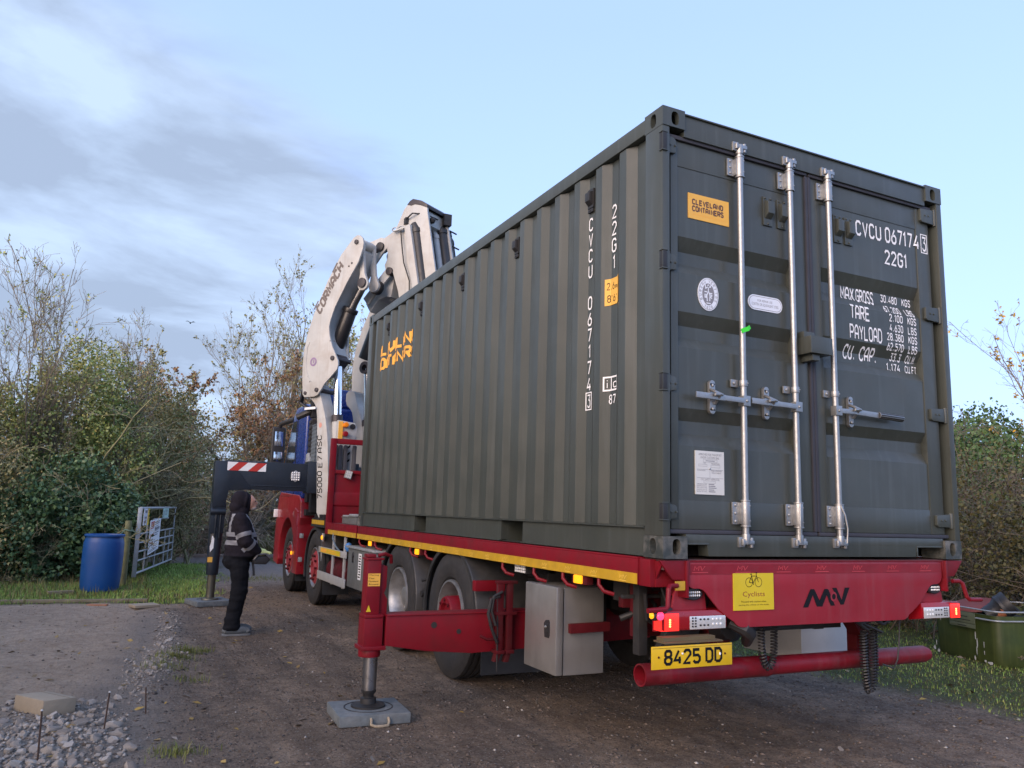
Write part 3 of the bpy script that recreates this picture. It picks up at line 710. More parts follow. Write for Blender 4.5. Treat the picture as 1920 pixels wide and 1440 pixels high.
# oval class emblem
def disc(cx, cz, rx, rz, k, n=40): return [([(cx + rx * math.cos(2 * math.pi * i / n), cz + rz * math.sin(2 * math.pi * i / n)) for i in range(n)], k)]
def oval_ring(cx, cz, rx, rz, w, k, n=40):
    P = lambda q, a: (cx + (rx - q) * math.cos(a), cz + (rz - q) * math.sin(a))
    return [([P(0, 2 * math.pi * i / n), P(0, 2 * math.pi * (i + 1) / n), P(w, 2 * math.pi * (i + 1) / n), P(w, 2 * math.pi * i / n)], k) for i in range(n)]
mb = MB(); ec, ez = .358, 2.693
mb.prism([(ec + .076 * math.cos(2 * math.pi * i / 40), .0425, ez + .099 * math.sin(2 * math.pi * i / 40)) for i in range(40)], (0, .004, 0))
em = mb.build('emblem', STICKW, cont, smooth=False, label='white oval classification emblem')
pol = oval_ring(ec, ez, .071, .094, .0025, 0) + disc(ec, ez, .045, .066, 0)
mis = [0] * len(pol)
def arc_text(txt, r_x, r_z, a0, a1, h, k):
    out = []
    for i, ch in enumerate(txt):
        if ch == ' ': continue
        a = a0 + (a1 - a0) * i / (len(txt) - 1); cx, cz = ec + r_x * math.cos(a), ez + r_z * math.sin(a); rot = a - math.pi / 2 if a0 > a1 else a + math.pi / 2
        for pts, kk in text_polys(ch, -h * .32, -h / 2, h * .64, h, .9):
            out.append(([(cx + p[0] * math.cos(rot) - p[1] * math.sin(rot), cz + p[0] * math.sin(rot) + p[1] * math.cos(rot)) for p in pts], k + kk))
    return out
t2 = arc_text('BUREAU VERITAS', .058, .080, R(205), R(-25), .017, 1) + arc_text('1828', .058, .080, R(245), R(295), .016, 1)
pol += t2; mis += [0] * len(t2)
fig = []
for pl_ in ([(0, 4.2), (0, 1.6), (-.9, -.6), (-.7, -3.4)], [(0.1, 1.5), (.9, -.4), (.8, -3.2)], [(0, 3.6), (-1.5, 2.8), (-1.9, 5)], [(0, 3.6), (1.3, 3.6), (1.7, 5)], [(-2.3, 1.1), (-.8, 1.1)], [(.8, .6), (2.3, .6)], [(-1.2, -4.3), (1.4, -4.3)], [(-2, 0), (-2, -1.6), (-1.3, -1.6), (-1.3, 0)], [(1.2, 0), (2.1, -.4), (1.2, -1.2), (2.1, -1.8)]):
    for q in stroke_quads(pl_, .5): fig.append(([(ec + p.x * .0125, ez + p.y * .0125) for p in q], 1))
fig += disc(ec, ez + .052, .007, .008, 1, 12); pol += fig; mis += [1] * len(fig)
lettering('lettering', pol, [GREYP, STICKW], em, fs_, mis=mis)
# rounded steel-repair notice
def stadium(x0, x1, z0, z1, n=10):
    r = (z1 - z0) / 2; c = (z0 + z1) / 2
    return [(x1 - r + r * math.cos(a), c + r * math.sin(a)) for a in [-math.pi / 2 + math.pi * i / n for i in range(n + 1)]] + [(x0 + r + r * math.cos(a), c + r * math.sin(a)) for a in [math.pi / 2 + math.pi * i / n for i in range(n + 1)]]
nt_ = MB().prism([(x, .0425, z) for x, z in stadium(.662, .936, 2.652, 2.746)], (0, .004, 0)).build('notice_sticker', STICKW, cont, smooth=False, label='white rounded sticker with repair notice')
a, b = stadium(.669, .929, 2.659, 2.739), stadium(.672, .926, 2.662, 2.736)
pol = [([a[i], a[(i + 1) % len(a)], b[(i + 1) % len(b)], b[i]], 0) for i in range(len(a))]
lettering('lettering', pol + bfont_polys('FOR REPAIR USE', .735, 2.706, .12, .014) + bfont_polys('CORTEN OR EQUIVALENT STEEL', .690, 2.678, .215, .019), GREYP, nt_, fs_)
# riveted customs plate
cp = MB().box(.252, .458, .0405, .0465, 1.530, 1.774).build('approval_plate', PLATEW, cont, smooth=False, label='riveted aluminium customs approval plate')
fc = lambda s, t, k: (s, .0400 - .0003 * k, t)
BF = bfont_polys
pol = BF('APPROVED FOR TRANSPORT', .275, 1.748, .165, .012) + BF('UNDER CUSTOMS SEAL', .288, 1.731, .135, .012) + rect_poly(.325, .390, 1.717, 1.721) + ring_polys(.308, .408, 1.711, 1.727, .0012) + BF('TYPE', .305, 1.702, .02, .007) + ring_polys(.275, .335, 1.687, 1.699, .0012) + BF('MANUFACTURER', .365, 1.700, .06, .008) + ring_polys(.362, .428, 1.682, 1.697, .0012)
pol += rect_poly(.262, .450, 1.669, 1.6705) + rect_poly(.262, .450, 1.622, 1.6235) + rect_poly(.354, .3555, 1.6235, 1.669) + BF('OWNER', .264, 1.661, .06, .006) + BF('TIMBER COMPONENT', .362, 1.660, .08, .008) + BF('TREATMENT', .366, 1.648, .07, .008)
pol += BF('CSC SAFETY APPROVAL', .290, 1.609, .135, .011) + ring_polys(.310, .395, 1.594, 1.606, .0012)
for i, z in enumerate((1.584, 1.574, 1.564, 1.553, 1.543)): pol += BF(('DATE MANUFACTURED', 'IDENTIFICATION No', 'MAX GROSS MASS', 'STACKING LOAD 1.8G', 'RACKING TEST FORCE')[i], .262, z, .072, .007) + rect_poly(.345, .385 + .008 * (i % 3), z + .001, z + .006)
lettering('lettering', pol, GREYP, cp, fc)
MB().ball((.355, .0385, 1.676), (.006, .004, .006), 8).build('rivet', GALVD, cp)

# ---- print on the corrugated side (reads from the left; s runs towards the doors)
fside = lambda s, t, k: (xside(-s) - 0.0042 - 0.0004 * k, -s, t)
YC = [-y for y, _ in SB]
pol = []
sp = [o for o in cont.children if o.name == 'side_panel'][0]
yc, zt = 0.842, 3.365                                         # the serial stands in the second trough, the type code in the first
for i, ch in enumerate('CVCU 067174'):
    if ch != ' ': pol += T(ch, -yc - (.010 if ch == '1' else .026), zt - .1085 * i - .093, .026 if ch == '1' else .050, .092, .95)
zb = zt - .1085 * 11 - .108
pol += ring_polys(-yc - .036, -yc + .034, zb, zb + .118, .007) + T('3', -yc - .018, zb + .015, .036, .088, .8)
yc = 0.562
for i, ch in enumerate('22G1'): pol += T(ch, -yc - (.010 if ch == '1' else .026), 3.365 - .112 * i - .096, .026 if ch == '1' else .052, .094, .92)
lettering('lettering', pol, WHITEP, sp, fside, cuts_s=YC)
pol = ring_polys(-.640, -.500, 2.158, 2.250, .010) + rect_poly(-.584, -.574, 2.168, 2.240, 0) + T('i', -.618, 2.175, .014, .056, 1.0) + T('c', -.562, 2.175, .048, .056, .9) + T('87', -.600, 2.075, .070, .060, .95)
lettering('lettering', pol, WHITEP, sp, fside, cuts_s=YC)
hs = lettering('height_sticker', rect_poly(-.635, -.470, 2.705, 2.878), ORNGS, cont, lambda s, t, k: (xside(-s) - .0036, -s, t), cuts_s=YC, label='orange height sticker reading 2.6m 8\'6')
lettering('lettering', T('2.6', -.622, 2.805, .068, .048, .85) + T('m', -.545, 2.805, .034, .032, .9) + T("8'6'", -.618, 2.724, .095, .048, .85), BLACKP, hs, fside, cuts_s=YC)
pol = T('CLEWELAND', -5.615, 3.168, 1.265, .143, 1.75, 0.75) + T('CONTAINERS', -5.615, 3.000, 1.265, .143, 1.75, 0.7)
lettering('lettering', pol, ORNG, sp, fside, cuts_s=YC, label='orange company name painted across the ribs')

# ================================================================== LORRY
truck = thing('crane_lorry', 'red flatbed lorry with blue cab and white folding crane carrying the green container', 'lorry', (1.22, 5.0, 0.0))
DT = D - 0.006
# deck and rails
mb = MB(); mb.box(0.03, 2.41, 0.03, 7.56, DT - .055, DT)
mb.build('deck', [mat('deck_floor', (0.10, 0.045, 0.045), 0.7, var=0.3, dirt=0.6, dirt_col=(0.04, 0.03, 0.03))], truck)
for sx, x0 in ((-1, -.02), (1, 2.445)):
    for a, b in ((0.205, 5.965), (6.02, 7.60)):
        mb = MB(); mb.box(x0, x0 + .013 if sx < 0 else x0 + .013, a, b, DT - .146, DT - .008); mb.box(min(x0, x0 - sx * .075) + .001, max(x0 + .012, x0 + .012 - sx * .06), a, b, DT - .008, DT + .003)
        rail = mb.build('side_rail', RED, truck, bevel=0.003)
        xo = x0 - .003 if sx < 0 else x0 + .013
        MB().box(xo, xo + .003, a + .002, b - .002, DT - .144, DT - .086).build('reflective_strip', YELTAPE, rail, smooth=False)
        if sx < 0:
            fr = lambda s, t, k: (xo - .0012 - .0004 * k, -s, t); pol = []
            n = int((b - a) / .29)
            for i in range(n):
                yy = a + .14 + (b - a - .2) * i / max(1, n - 1); pol += T('MV', -yy - .035, DT - .126, .07, .024, .7, .8, slant=.3) + rect_poly(-yy - .03, -yy + .035, DT - .136, DT - .133)
            lettering('lettering', pol, YELMARK, rail, fr)
# set-in rear end of the bed
mb = MB(); mb.box(0.02, 2.42, 0.09, 0.205, DT - .15, DT - .056); mb.box(-.012, 0.10, 0.10, 0.203, DT - .15, DT - .004); mb.box(2.34, 2.452, .10, .203, DT - .15, DT - .004)
mb.box(.05, 2.39, .012, .10, DT - .012, DT - .004)
mb.build('rear_beam', RED, truck, bevel=0.004)
for sx in (0, 1):                                              # twist-lock brackets under the corner castings
    X = (lambda v: v) if sx == 0 else (lambda v: 2.44 - v); mb = MB()
    mb.prism([(X(-.015), .012, DT - .004), (X(.19), .012, DT - .004), (X(.165), .012, DT - .165), (X(.150), .012, DT - .165), (X(.135), .012, DT - .105), (X(.075), .012, DT - .105), (X(.055), .012, DT - .085)], (0, .016, 0))
    mb.prism([(X(.155), .0, DT - .004), (X(.172), .0, DT - .004), (X(.172), .0, DT - .20), (X(.155), .0, DT - .20)], (0, .15, 0))
    mb.prism([(X(.02), .03, DT - .01), (X(.02), .10, DT - .01), (X(.02), .10, DT - .12)], ((.012 if sx == 0 else -.012), 0, 0))
    b_ = mb.build('twistlock_bracket', RED, truck, bevel=0.003)
    MB().tube([(X(.10), .01, DT - .135), (X(.045), .0, DT - .135), (X(.028), -.01, DT - .15), (X(.012), -.025, DT - .235), (X(-.005), -.03, DT - .25), (X(-.12), -.03, DT - .255)], .0135, 10).build('twistlock_handle', RED, b_)
    if sx == 0: MB().box(.085, .150, .006, .011, DT - .160, DT - .112).build('reflector', YELTAPE, b_)

# rear panel with curved lower corners
def arc(cx, cz, r, a0, a1, n=7): return [(cx + r * math.cos(R(a0 + (a1 - a0) * i / n)), cz + r * math.sin(R(a0 + (a1 - a0) * i / n))) for i in range(n + 1)]
half = [(1.21, 1.166), (.172, 1.166)] + arc(.226, 1.075, .055, 180, 270) + arc(.246, .935, .085, 90, 35, 4) + [(.392, .905), (.47, .852)] + arc(.56, .878, .072, 215, 270, 5) + [(1.21, .806)]
full = half + [(2.424 - x, z) for x, z in reversed(half[1:-1])]
mb = MB(); mb.prism([(x, .020, z) for x, z in full], (0, .012, 0))
rp = mb.build('rear_panel', REDF, truck, bevel=0.002)
fp = lambda s, t, k: (s, .0180 - .0004 * k, t)
lettering('reflective_strip', rect_poly(.180, 2.244, 1.095, 1.150), REDBAND, rp, fp, label='darker red reflective band along the top edge')
pol = []
for i in range(7):
    s = .215 + i * .305; pol += T('MV', s, 1.115, .075, .026, .7, .8, slant=.3) + rect_poly(s - .01, s + .10, 1.104, 1.107)
lettering('lettering', pol, mat('pale_red_mark', (0.5, 0.06, 0.07), 0.4), rp, lambda s, t, k: (s, .0165 - .0003 * k, t))
# bold M.V emblem
U = lambda x, z: (1.015 + x * .385, .902 + z * .108)
def poly_(pts, k=0): return [([U(*p) for p in pts], k)]
pol = poly_([(0, 0), (.106, 0), (.25, .90), (.235, .955), (.165, .955), (.15, .90)]) + poly_([(.165, .955), (.235, .955), (.25, .90), (.40, .025), (.285, .025)], 1) + poly_([(.285, .025), (.40, .025), (.54, .88), (.515, .95), (.455, .95)], 2) + poly_([(.455, .95), (.515, .95), (.54, .90), (.667, .05), (.575, .05)], 3)
pol += poly_([(.62, 1.0), (.715, 1.0), (.86, .09), (.79, .09)]) + poly_([(.79, .09), (.86, .09), (1.0, 1.0), (.895, 1.0)], 1); mis = [0] * len(pol)
ud = U(.645, .53); CD = lambda r: [(ud[0] + r * .92 * math.cos(2 * math.pi * i / 24), ud[1] + r * math.sin(2 * math.pi * i / 24)) for i in range(24)]
pol += [(CD(.0285), 5), (CD(.0165), 7)]; mis += [1, 0]
lettering('lettering', pol, [BLACKP, REDF], rp, fp, mis=mis, label='bold black M and V emblem with a dot between')
# cyclist warning sign
sg = MB().box(.490, .786, .0135, .0185, .898, 1.100).build('warning_sign', YELSIGN, truck, smooth=False, label='yellow cyclists warning sign with a bicycle drawing')
fw = lambda s, t, k: (s, .0128 - .0003 * k, t)
B = lambda x, z: (.638 + x * .013, 1.050 + z * .013)
lettering('lettering', bfont_polys('Cyclists', .556, .964, .162, .036), mat('dark_red_print', (0.22, 0.03, 0.02), 0.5), sg, fw)
pol = bfont_polys('Proceed with caution when', .545, .940, .182, .0105) + bfont_polys('passing this vehicle on the inside', .527, .921, .220, .0105)
for cx in (-2.65, 2.65):
    for i in range(24):
        a, b = 2 * math.pi * i / 24, 2 * math.pi * (i + 1) / 24
        pol.append(([B(cx + 2.05 * math.cos(a), 2.05 * math.sin(a)), B(cx + 2.05 * math.cos(b), 2.05 * math.sin(b)), B(cx + 1.82 * math.cos(b), 1.82 * math.sin(b)), B(cx + 1.82 * math.cos(a), 1.82 * math.sin(a))], 0))
for pl_ in ([(-2.65, 0), (-.4, -.3), (1.6, 2.6), (-1.2, 2.7), (-.4, -.3)], [(-2.65, 0), (-1.2, 2.7), (-1.5, 3.4)], [(-2.1, 3.5), (-.9, 3.5)], [(2.65, 0), (1.6, 2.6), (1.35, 3.5), (1.9, 4.1), (1.2, 4.2)], [(-.4, -.3), (-.1, -1.1)]):
    pol += [([B(p.x, p.y) for p in q], 1) for q in stroke_quads(pl_, .3)]
lettering('lettering', pol, BLACKP, sg, fw)

# rear lamps
def tail_light(xi, xo, sgn):
    x0, x1 = min(xi, xo), max(xi, xo); y0, y1, z0, z1 = .03, .13, .785, .905; mb = MB()
    mb.prism([(xi, y, z) for y, z in ((y0, z0 + .02), (y0 - .004, z0 + .03), (y0 - .004, z1 - .03), (y0, z1), (y1, z1), (y1, z0))], (xo - xi, 0, 0))
    t = mb.build('tail_light', REDLENS, truck, bevel=0.010)
    xa, xb = (xi - .01, xi - .262) if sgn < 0 else (xi + .01, xi + .262); xa, xb = min(xa, xb), max(xa, xb)
    MB().box(xa + .006, xb, y0 - .0065, y0 - .0045, z0 + .022, z1 - .030).build('clear_lens', CLEAR, t, bevel=0.0008)
    mb = MB(); 
    for i in range(3):
        for j in range(2):
            x = (xb - .034 - .026 * i) if sgn < 0 else (xa + .040 + .026 * i); mb.ball((x, y0 - .0075, z0 + .046 + .026 * j), (.010, .0035, .007), 8)
    mb.build('led', LEDW, t)
    mb = MB()
    for i in range(3):
        for j in range(2):
            x = (xb - .122 - .026 * i) if sgn < 0 else (xa + .122 + .026 * i); mb.ball((x, y0 - .007, z0 + .042 + .031 * j), (.008, .004, .0055), 8)
    for i in range(2):
        for j in range(4):
            x = (xb - .207 - .020 * i) if sgn < 0 else (xa + .207 + .020 * i); mb.ball((x, y0 - .007, z0 + .037 + .0145 * j), (.007, .004, .005), 8)
    mb.build('led_socket', BLACK, t)
    # the lit marker at the outer end, and the lit bar on top
    mb = MB(); xl0 = x0 + .006 if sgn < 0 else x1 - .10; mb.box(xl0, xl0 + .094, y0 - .006, y0 - .0042, z0 + .018, z1 - .012); mb.box(x0 - .0015 if sgn < 0 else x1 - .06, x0 + .06 if sgn < 0 else x1 + .0015, y0 + .012, y1 - .02, z0 + .015, z1 - .012)
    mb.build('lit_lens', REDLIT, t, bevel=0.0008)
    mb = MB(); xc = x0 + .040 if sgn < 0 else x1 - .045
    for j in range(4): mb.ball((xc, y0 - .0072, z0 + .042 + .011 * j), (.007, .004, .005), 8)
    mb.build('led', LEDLIT, t)
    return t
tail_light(.450, .022, -1); tail_light(2.050, 2.425, 1)
for sx in (0, 1):
    X = (lambda v: v) if sx == 0 else (lambda v: 2.44 - v)
    mb = MB(); mb.prism([(X(.115), .075, .90), (X(.350), .075, .90), (X(.335), .075, 1.02), (X(.26), .075, 1.075), (X(.18), .075, 1.06), (X(.13), .075, .985)], (0, .018, 0)); 
    br = mb.build('lamp_bracket', REDF, truck, bevel=0.003)
    mb = MB(); mb.lathe((X(.235), .045, .990), (0, 1, 0), [(0.0, -.006), (.045, -.006), (.052, .0), (.052, .03)], 24)
    wl = mb.build('work_light', BLACK, truck); 
    for v in wl.data.vertices: v.co.x = (v.co.x + 1.22 - X(.235)) * 1.22 + X(.235) - 1.22; v.co.z = (v.co.z - .990) * .66 + .990
    mb = MB()
    for i in range(6):
        for j in range(2): mb.ball((X(.235) - .036 + .0145 * i, .037, .982 + .017 * j), (.0055, .003, .0065), 8)
    mb.build('led', LEDW, wl)
# outline marker on a rubber stalk
mb = MB(); mb.tube([(.10, .08, .90), (.03, .05, .905), (-.03, .02, .895)], [.022, .026, .024], 12); mb.ball((-.045, .01, .890), (.038, .03, .030), 12)
st = mb.build('marker_stalk', RUBBERS, truck)
MB().ball((-.030, -.016, .888), (.024, .012, .022), 12).build('red_lens', mat('pink_red_lens_lit', (.8, .02, .06), .2, emit=(1, .03, .10), estr=.9), st)
MB().ball((-.071, .004, .890), (.012, .018, .018), 12).build('amber_lens', AMBER, st)
mb = MB(); mb.tube([(.53, .10, .83), (.60, .06, .80), (.66, .08, .76), (.70, .15, .70)], [.035, .045, .04, .03], 10).build('marker_stalk', RUBBERS, truck)

# number plate
npx0, npx1 = -.148, .372
mb = MB(); mb.box(npx0, npx1, -.102, -.097, .640, .752); npl = mb.build('number_plate', YEL, truck, bevel=0.002, label='yellow number plate reading 8425 DD')
fn = lambda s, t, k: (s, -.1035 - .0004 * k, t)
pol = T('8425', npx0 + .075, .657, .235, .078, 1.35, 1.3) + T('DD', npx0 + .340, .657, .112, .078, 1.35, 1.3) + rect_poly(npx0 + .004, npx1 - .004, .742, .7435)
lettering('lettering', pol, BLACKP, npl, fn)
mb = MB(); 
for x in (npx0 + .042, npx1 - .05): mb.ball((x, -.105, .700), (.006, .004, .006), 8, 0)
mb.ball((npx0 + .19, -.106, .712), (.006, .004, .006), 8, 1); mb.ball((npx1 - .085, -.106, .70), (.006, .004, .008), 8, 1)
mb.build('screw', [REDD, WHITEP], npl)
mb = MB(); mb.box(-.04, .34, -.07, .03, .755, .762); mb.box(-.02, .32, -.03, .03, .762, .780); mb.build('plate_lamp_bracket', mat('brassy_bracket', (.16, .12, .06), .5, .4, dirt=.5, dirt_col=(.05, .04, .03)), truck)

# underrun bumper: hollow tube
yb, zb_, rb = .25, .540, .060
mb = MB(); mb.lathe((.03, yb, zb_), (1, 0, 0), [(rb, 0), (rb, .92), (rb - .006, .922), (rb - .006, 2.30), (rb - .02, 2.345), (.015, 2.36)], 32); mb.lathe((.03, yb, zb_), (1, 0, 0), [(rb, 0), (rb - .008, 0), (rb - .008, .6)], 32)
bt = mb.build('underrun_bar', REDB, truck)
for bx_ in ((.55, .67, .56, 1.0), (1.77, 1.89, .56, 1.0)): MB().box(bx_[0], bx_[1], .30, .38, bx_[2], bx_[3]).build('bar_hanger', REDD, truck, bevel=0.004)
for sgn_, x0_ in ((1, 0.0), (-1, 2.44)): MB().prism([(x0_ + sgn_ * q, .26, z) for q, z in ((.92, 1.0), (.84, 1.0), (.51, .60), (.58, .56))], (0, .10, 0)).build('bar_hanger', REDD, truck, bevel=0.004)

# chassis
mb = MB(); mb.box(.80, .88, .45, 11.3, .70, .99); mb.box(1.56, 1.64, .45, 11.3, .70, .99)
for y in (.45, 1.55, 2.1, 3.7, 5.2, 6.6, 7.5, 9.1): mb.box(.879, 1.561, y, y + .09, .74, .95)
mb.build('chassis', DARK, truck)
mb = MB()
for y in np.arange(.4, 7.5, .62): mb.box(.06, 2.38, y, y + .07, DT - .14, DT - .056)
mb.box(.78, .90, .2, 7.5, .99, DT - .142); mb.box(1.54, 1.66, .2, 7.5, .99, DT - .142)
mb.build('subframe', REDD, truck)
mb = MB()
for y in (3.0, 4.4, 8.3, 10.2): mb.cyl((.25, y, .52), (2.19, y, .52), .075, 12); mb.ball((1.22, y, .52), (.24, .24, .22), 14)
for sx in (.62, 1.82):
    mb.lathe((sx, 3.7, .62), (0, 1, 0), [(0, -.3), (.12, -.3), (.12, .3), (0, .3)], 16)
mb.box(.50, .75, 1.7, 2.3, .55, .80); mb.cyl((1.0, .6, .72), (1.0, 2.4, .72), .10, 14); mb.cyl((1.22, 4.4, .60), (1.22, 8.3, .62), .06, 10)
mb.build('axle', DARK, truck)
# hidden-side stays and clutter behind the lamps
mb = MB(); mb.box(.28, .34, .34, .40, .45, 1.04); mb.box(.10, .16, .36, .42, .62, 1.04); mb.tube([(.20, .45, 1.0), (.22, .5, .85), (.10, .55, .80)], .02, 8); mb.box(.02, .30, .40, .43, .93, .95)
mb.prism([(.16, .30, .60), (.42, .30, .60), (.60, .30, 1.0), (.40, .30, 1.0)], (0, .05, 0))
mb.build('frame_stay', DARK, truck, bevel=.004)
mb = MB(); mb.box(.75, 1.70, .36, .40, .72, 1.02); mb.box(.35, .80, .42, .46, .66, 1.02); mb.cyl((.62, .2, .78), (.62, .45, .72), .07, 12)
mb.build('cross_member', DARK, truck, bevel=.004)

for k in range(4): MB().tube([(.30 + .05 * k, .45, .98 - .03 * k), (.28 + .05 * k, .9, .90 - .02 * k), (.34 + .04 * k, 1.5, .97 - .02 * k), (.40, 2.3, .93 - .03 * k)], .013, 7).build('hose', BLACK, truck)
mb = MB(); mb.tube([(.10, .30, .97), (.14, .34, .82), (.24, .40, .78), (.30, .48, .88), (.28, .6, .98)], .012, 7); mb.tube([(.20, .28, 1.0), (.22, .26, .92), (.33, .25, .86), (.48, .24, .90)], .009, 6)
mb.build('hose', BLACK, truck)
for y in (.62, 1.62): MB().box(.20, .42, y, y + .16, .88, 1.02).build('valve_block', DARK, truck, bevel=.01)
mb = MB(); mb.box(.16, .36, .50, .54, .70, 1.02); mb.cyl((.26, .48, .80), (.26, .62, .80), .05, 12); mb.box(.12, .42, .55, .60, .86, .92)
mb.build('linkage', REDD, truck, bevel=.005)
# wheels
def tyre(mb, x0, w, r=.52, ri=.285, mi=0):
    h = w / 2; prof = [(ri, -.30 * w), (ri + .03, -.46 * w), (ri + .06, -.49 * w), (ri + .066, -.495 * w), (ri + .12, -.505 * w), (r - .06, -.50 * w), (r - .052, -.485 * w), (r - .02, -.475 * w), (r - .004, -.44 * w)]
    for q in (-.30, -.10, .10, .30):
        prof += [(r, (q - .045) * w), (r - .014, (q - .04) * w), (r - .014, (q + .04) * w), (r, (q + .045) * w)]
    prof += [(r - .004, .44 * w), (r - .02, .475 * w), (r - .06, .50 * w), (ri + .03, .46 * w), (ri, .30 * w)]
    mb.lathe((x0 + h, 0, .52), (1, 0, 0), prof, 48, mi)
def wheel(kind):
    """outer face looks towards -x at x=0"""
    mb = MB()
    if kind == 'front': tyre(mb, 0, .30)
    else: tyre(mb, 0, .28); tyre(mb, .33, .28)
    w = mb.build('wheel', RUBBER, None); mb = MB(); c = (0, 0, .52)
    if kind == 'front':
        mb.lathe(c, (1, 0, 0), [(.292, .045), (.285, .012), (.272, .010), (.262, .045), (.25, .07), (.17, .085), (.165, .06)], 40); ri_ = mb.build('rim', ALLOY, w)
        mb = MB(); mb.lathe(c, (1, 0, 0), [(.235, .072), (.232, .030), (.205, .012), (.13, .010), (.125, -.012), (.085, -.018), (.08, .03), (0.0, .04)], 36)
        for i in range(10):
            a = 2 * math.pi * i / 10; p = Vector((0, .170 * math.cos(a), .52 + .170 * math.sin(a))); mb.cyl(p + Vector((.012, 0, 0)), p + Vector((-.022, 0, 0)), .017, 8, mi=1)
        mb.build('hub', [mat('red_hub_paint', (.26, .03, .04), .45, dirt=.5, dirt_col=(.13, .06, .055), dscale=9), REDD], w)
    else:
        dp = .175
        mb.lathe(c, (1, 0, 0), [(.292, .035), (.288, .004), (.272, .002), (.262, .03), (.245, .06), (.238, dp - .02), (.20, dp), (.10, dp + .01), (.0, dp + .01)], 44)
        for i in range(10):
            a = 2 * math.pi * i / 10 + .2; p = Vector((dp, .168 * math.cos(a), .52 + .168 * math.sin(a)))
            if kind == 'dish': mb.cyl(p, p - Vector((.03, 0, 0)), .016, 8)
        mb.build('rim', ALLOY, w); mb = MB()
        if kind == 'drive':
            mb.lathe(c, (1, 0, 0), [(.158, dp), (.155, -.02), (.145, -.038), (.10, -.042), (.085, -.012), (0, -.008)], 32)
            for i in range(8):
                a = 2 * math.pi * i / 8; p = Vector((-.040, .122 * math.cos(a), .52 + .122 * math.sin(a))); mb.cyl(p + Vector((.01, 0, 0)), p - Vector((.012, 0, 0)), .013, 8, mi=1)
        else: mb.lathe(c, (1, 0, 0), [(.10, dp), (.095, dp - .10), (.06, dp - .115), (0, dp - .115)], 24)
        mb.build('hub', [RED, REDD] if kind == 'drive' else ALLOY, w)
    return w
def put_wheel(w, y, right=False):
    w.parent = truck; w.location = Vector((0.0, y, 0.0)) - org(truck)
    if right: w.location = Vector((2.44, y, 0)) - org(truck); w.rotation_euler = (0, 0, math.pi)
WF = wheel('front'); put_wheel(WF, 8.30)
for y, r_ in ((10.20, False), (8.30, True), (10.20, True)): put_wheel(dup(WF), y, r_)
WD = wheel('drive'); put_wheel(WD, 3.00); put_wheel(dup(WD), 3.00, True)
WS = wheel('dish'); put_wheel(WS, 4.42); put_wheel(dup(WS), 4.42, True)

# mudguards: arched shells with a rolled lip
def mudguard(y, x0=0.0, w=.62, r=.60, a0=-12, a1=188, mt=RUBBERS, name='mudguard'):
    mb = MB(); vs = []; fs = []; n = 22
    sec = [(0, -.030), (0, .008), (.012, .016), (w, .016), (w, .004), (.03, .004), (.02, -.030)]
    if x0 > 1: sec = [(-a, b) for a, b in sec]
    k = len(sec)
    for i in range(n + 1):
        a = R(a0 + (a1 - a0) * i / n)
        for dx, dr in sec: vs.append((x0 + dx, y + (r + dr) * math.cos(a) * (1.0), .53 + (r + dr) * .94 * math.sin(a)))
    for i in range(n):
        for j in range(k): fs.append((i * k + j, i * k + (j + 1) % k, (i + 1) * k + (j + 1) % k, (i + 1) * k + j))
    mb.add(vs, fs); return mb.build(name, mt, truck)
for x0 in (-.012, 2.452):
    mudguard(3.00, x0); mudguard(4.42, x0, a0=-10); mudguard(8.30, x0, .42, .59, -20, 150)
mb = MB(); mb.box(.02, .50, 3.68, 3.73, .50, .66); mb.cyl((.0, 3.71, .62), (.5, 3.71, .62), .028, 10); mb.cyl((.0, 3.71, .74), (.3, 3.66, .80), .014, 8); mb.cyl((.02, 2.36, .60), (.3, 2.36, .60), .02, 8)
mb.build('mudguard_stay', DARK, truck)
for q in ((.03, .60, 2.36, 2.372, .14, .52), (1.84, 2.41, 2.36, 2.372, .14, .52), (.0, .36, 7.63, 7.645, .20, .60), (.0, .36, 9.52, 9.535, .22, .60)): MB().box(*q).build('mudflap', RUBBERS, truck)

# side equipment between the axles
mb = MB(); mb.box(-.015, .56, 5.16, 6.35, .44, .92); tk = mb.build('side_tank', TANKG, truck, bevel=0.014)
mb = MB(); mb.box(-.04, .58, 5.13, 6.38, .905, .930); mb.build('tank_lid', GALVD, tk, bevel=0.004)
ft = lambda s, t, k: (-.0185 - .0004 * k, -s, t)
ls = tk; lettering('label_sticker', rect_poly(-5.86, -5.73, .56, .86), WHITEP, tk, lambda s, t, k: (-.0170, -s, t))
pol = []
for i in range(9): pol += rect_poly(-5.845 + (i % 3) * .012, -5.76 + (i % 2) * .012, .585 + .03 * i, .600 + .03 * i) 
lettering('lettering', pol, BLACKP, ls, ft)
mb = MB(); mb.lathe((-.018, 6.10, .83), (1, 0, 0), [(0, -.01), (.028, -.01), (.032, .0), (.032, .012)], 16); mb.box(-.03, -.016, 6.085, 6.115, .74, .83); mb.build('tank_latch', BLACK, tk, bevel=.002)
mb = MB(); mb.box(-.02, .0, 6.45, 7.95, .76, .84); mb.box(-.02, .0, 6.45, 7.95, .40, .51)
for y in (6.6, 7.2, 7.85): mb.box(.001, .03, y, y + .05, .38, 1.02)
sgd = mb.build('side_guard', mat('bare_aluminium', (.55, .55, .54), .4, .5, dirt=.3, dirt_col=(.3, .28, .25)), truck, bevel=.004)
ds = sgd; lettering('caution_sticker', rect_poly(-7.82, -6.72, .768, .832), YELSIGN, sgd, lambda s, t, k: (-.0225, -s, t))
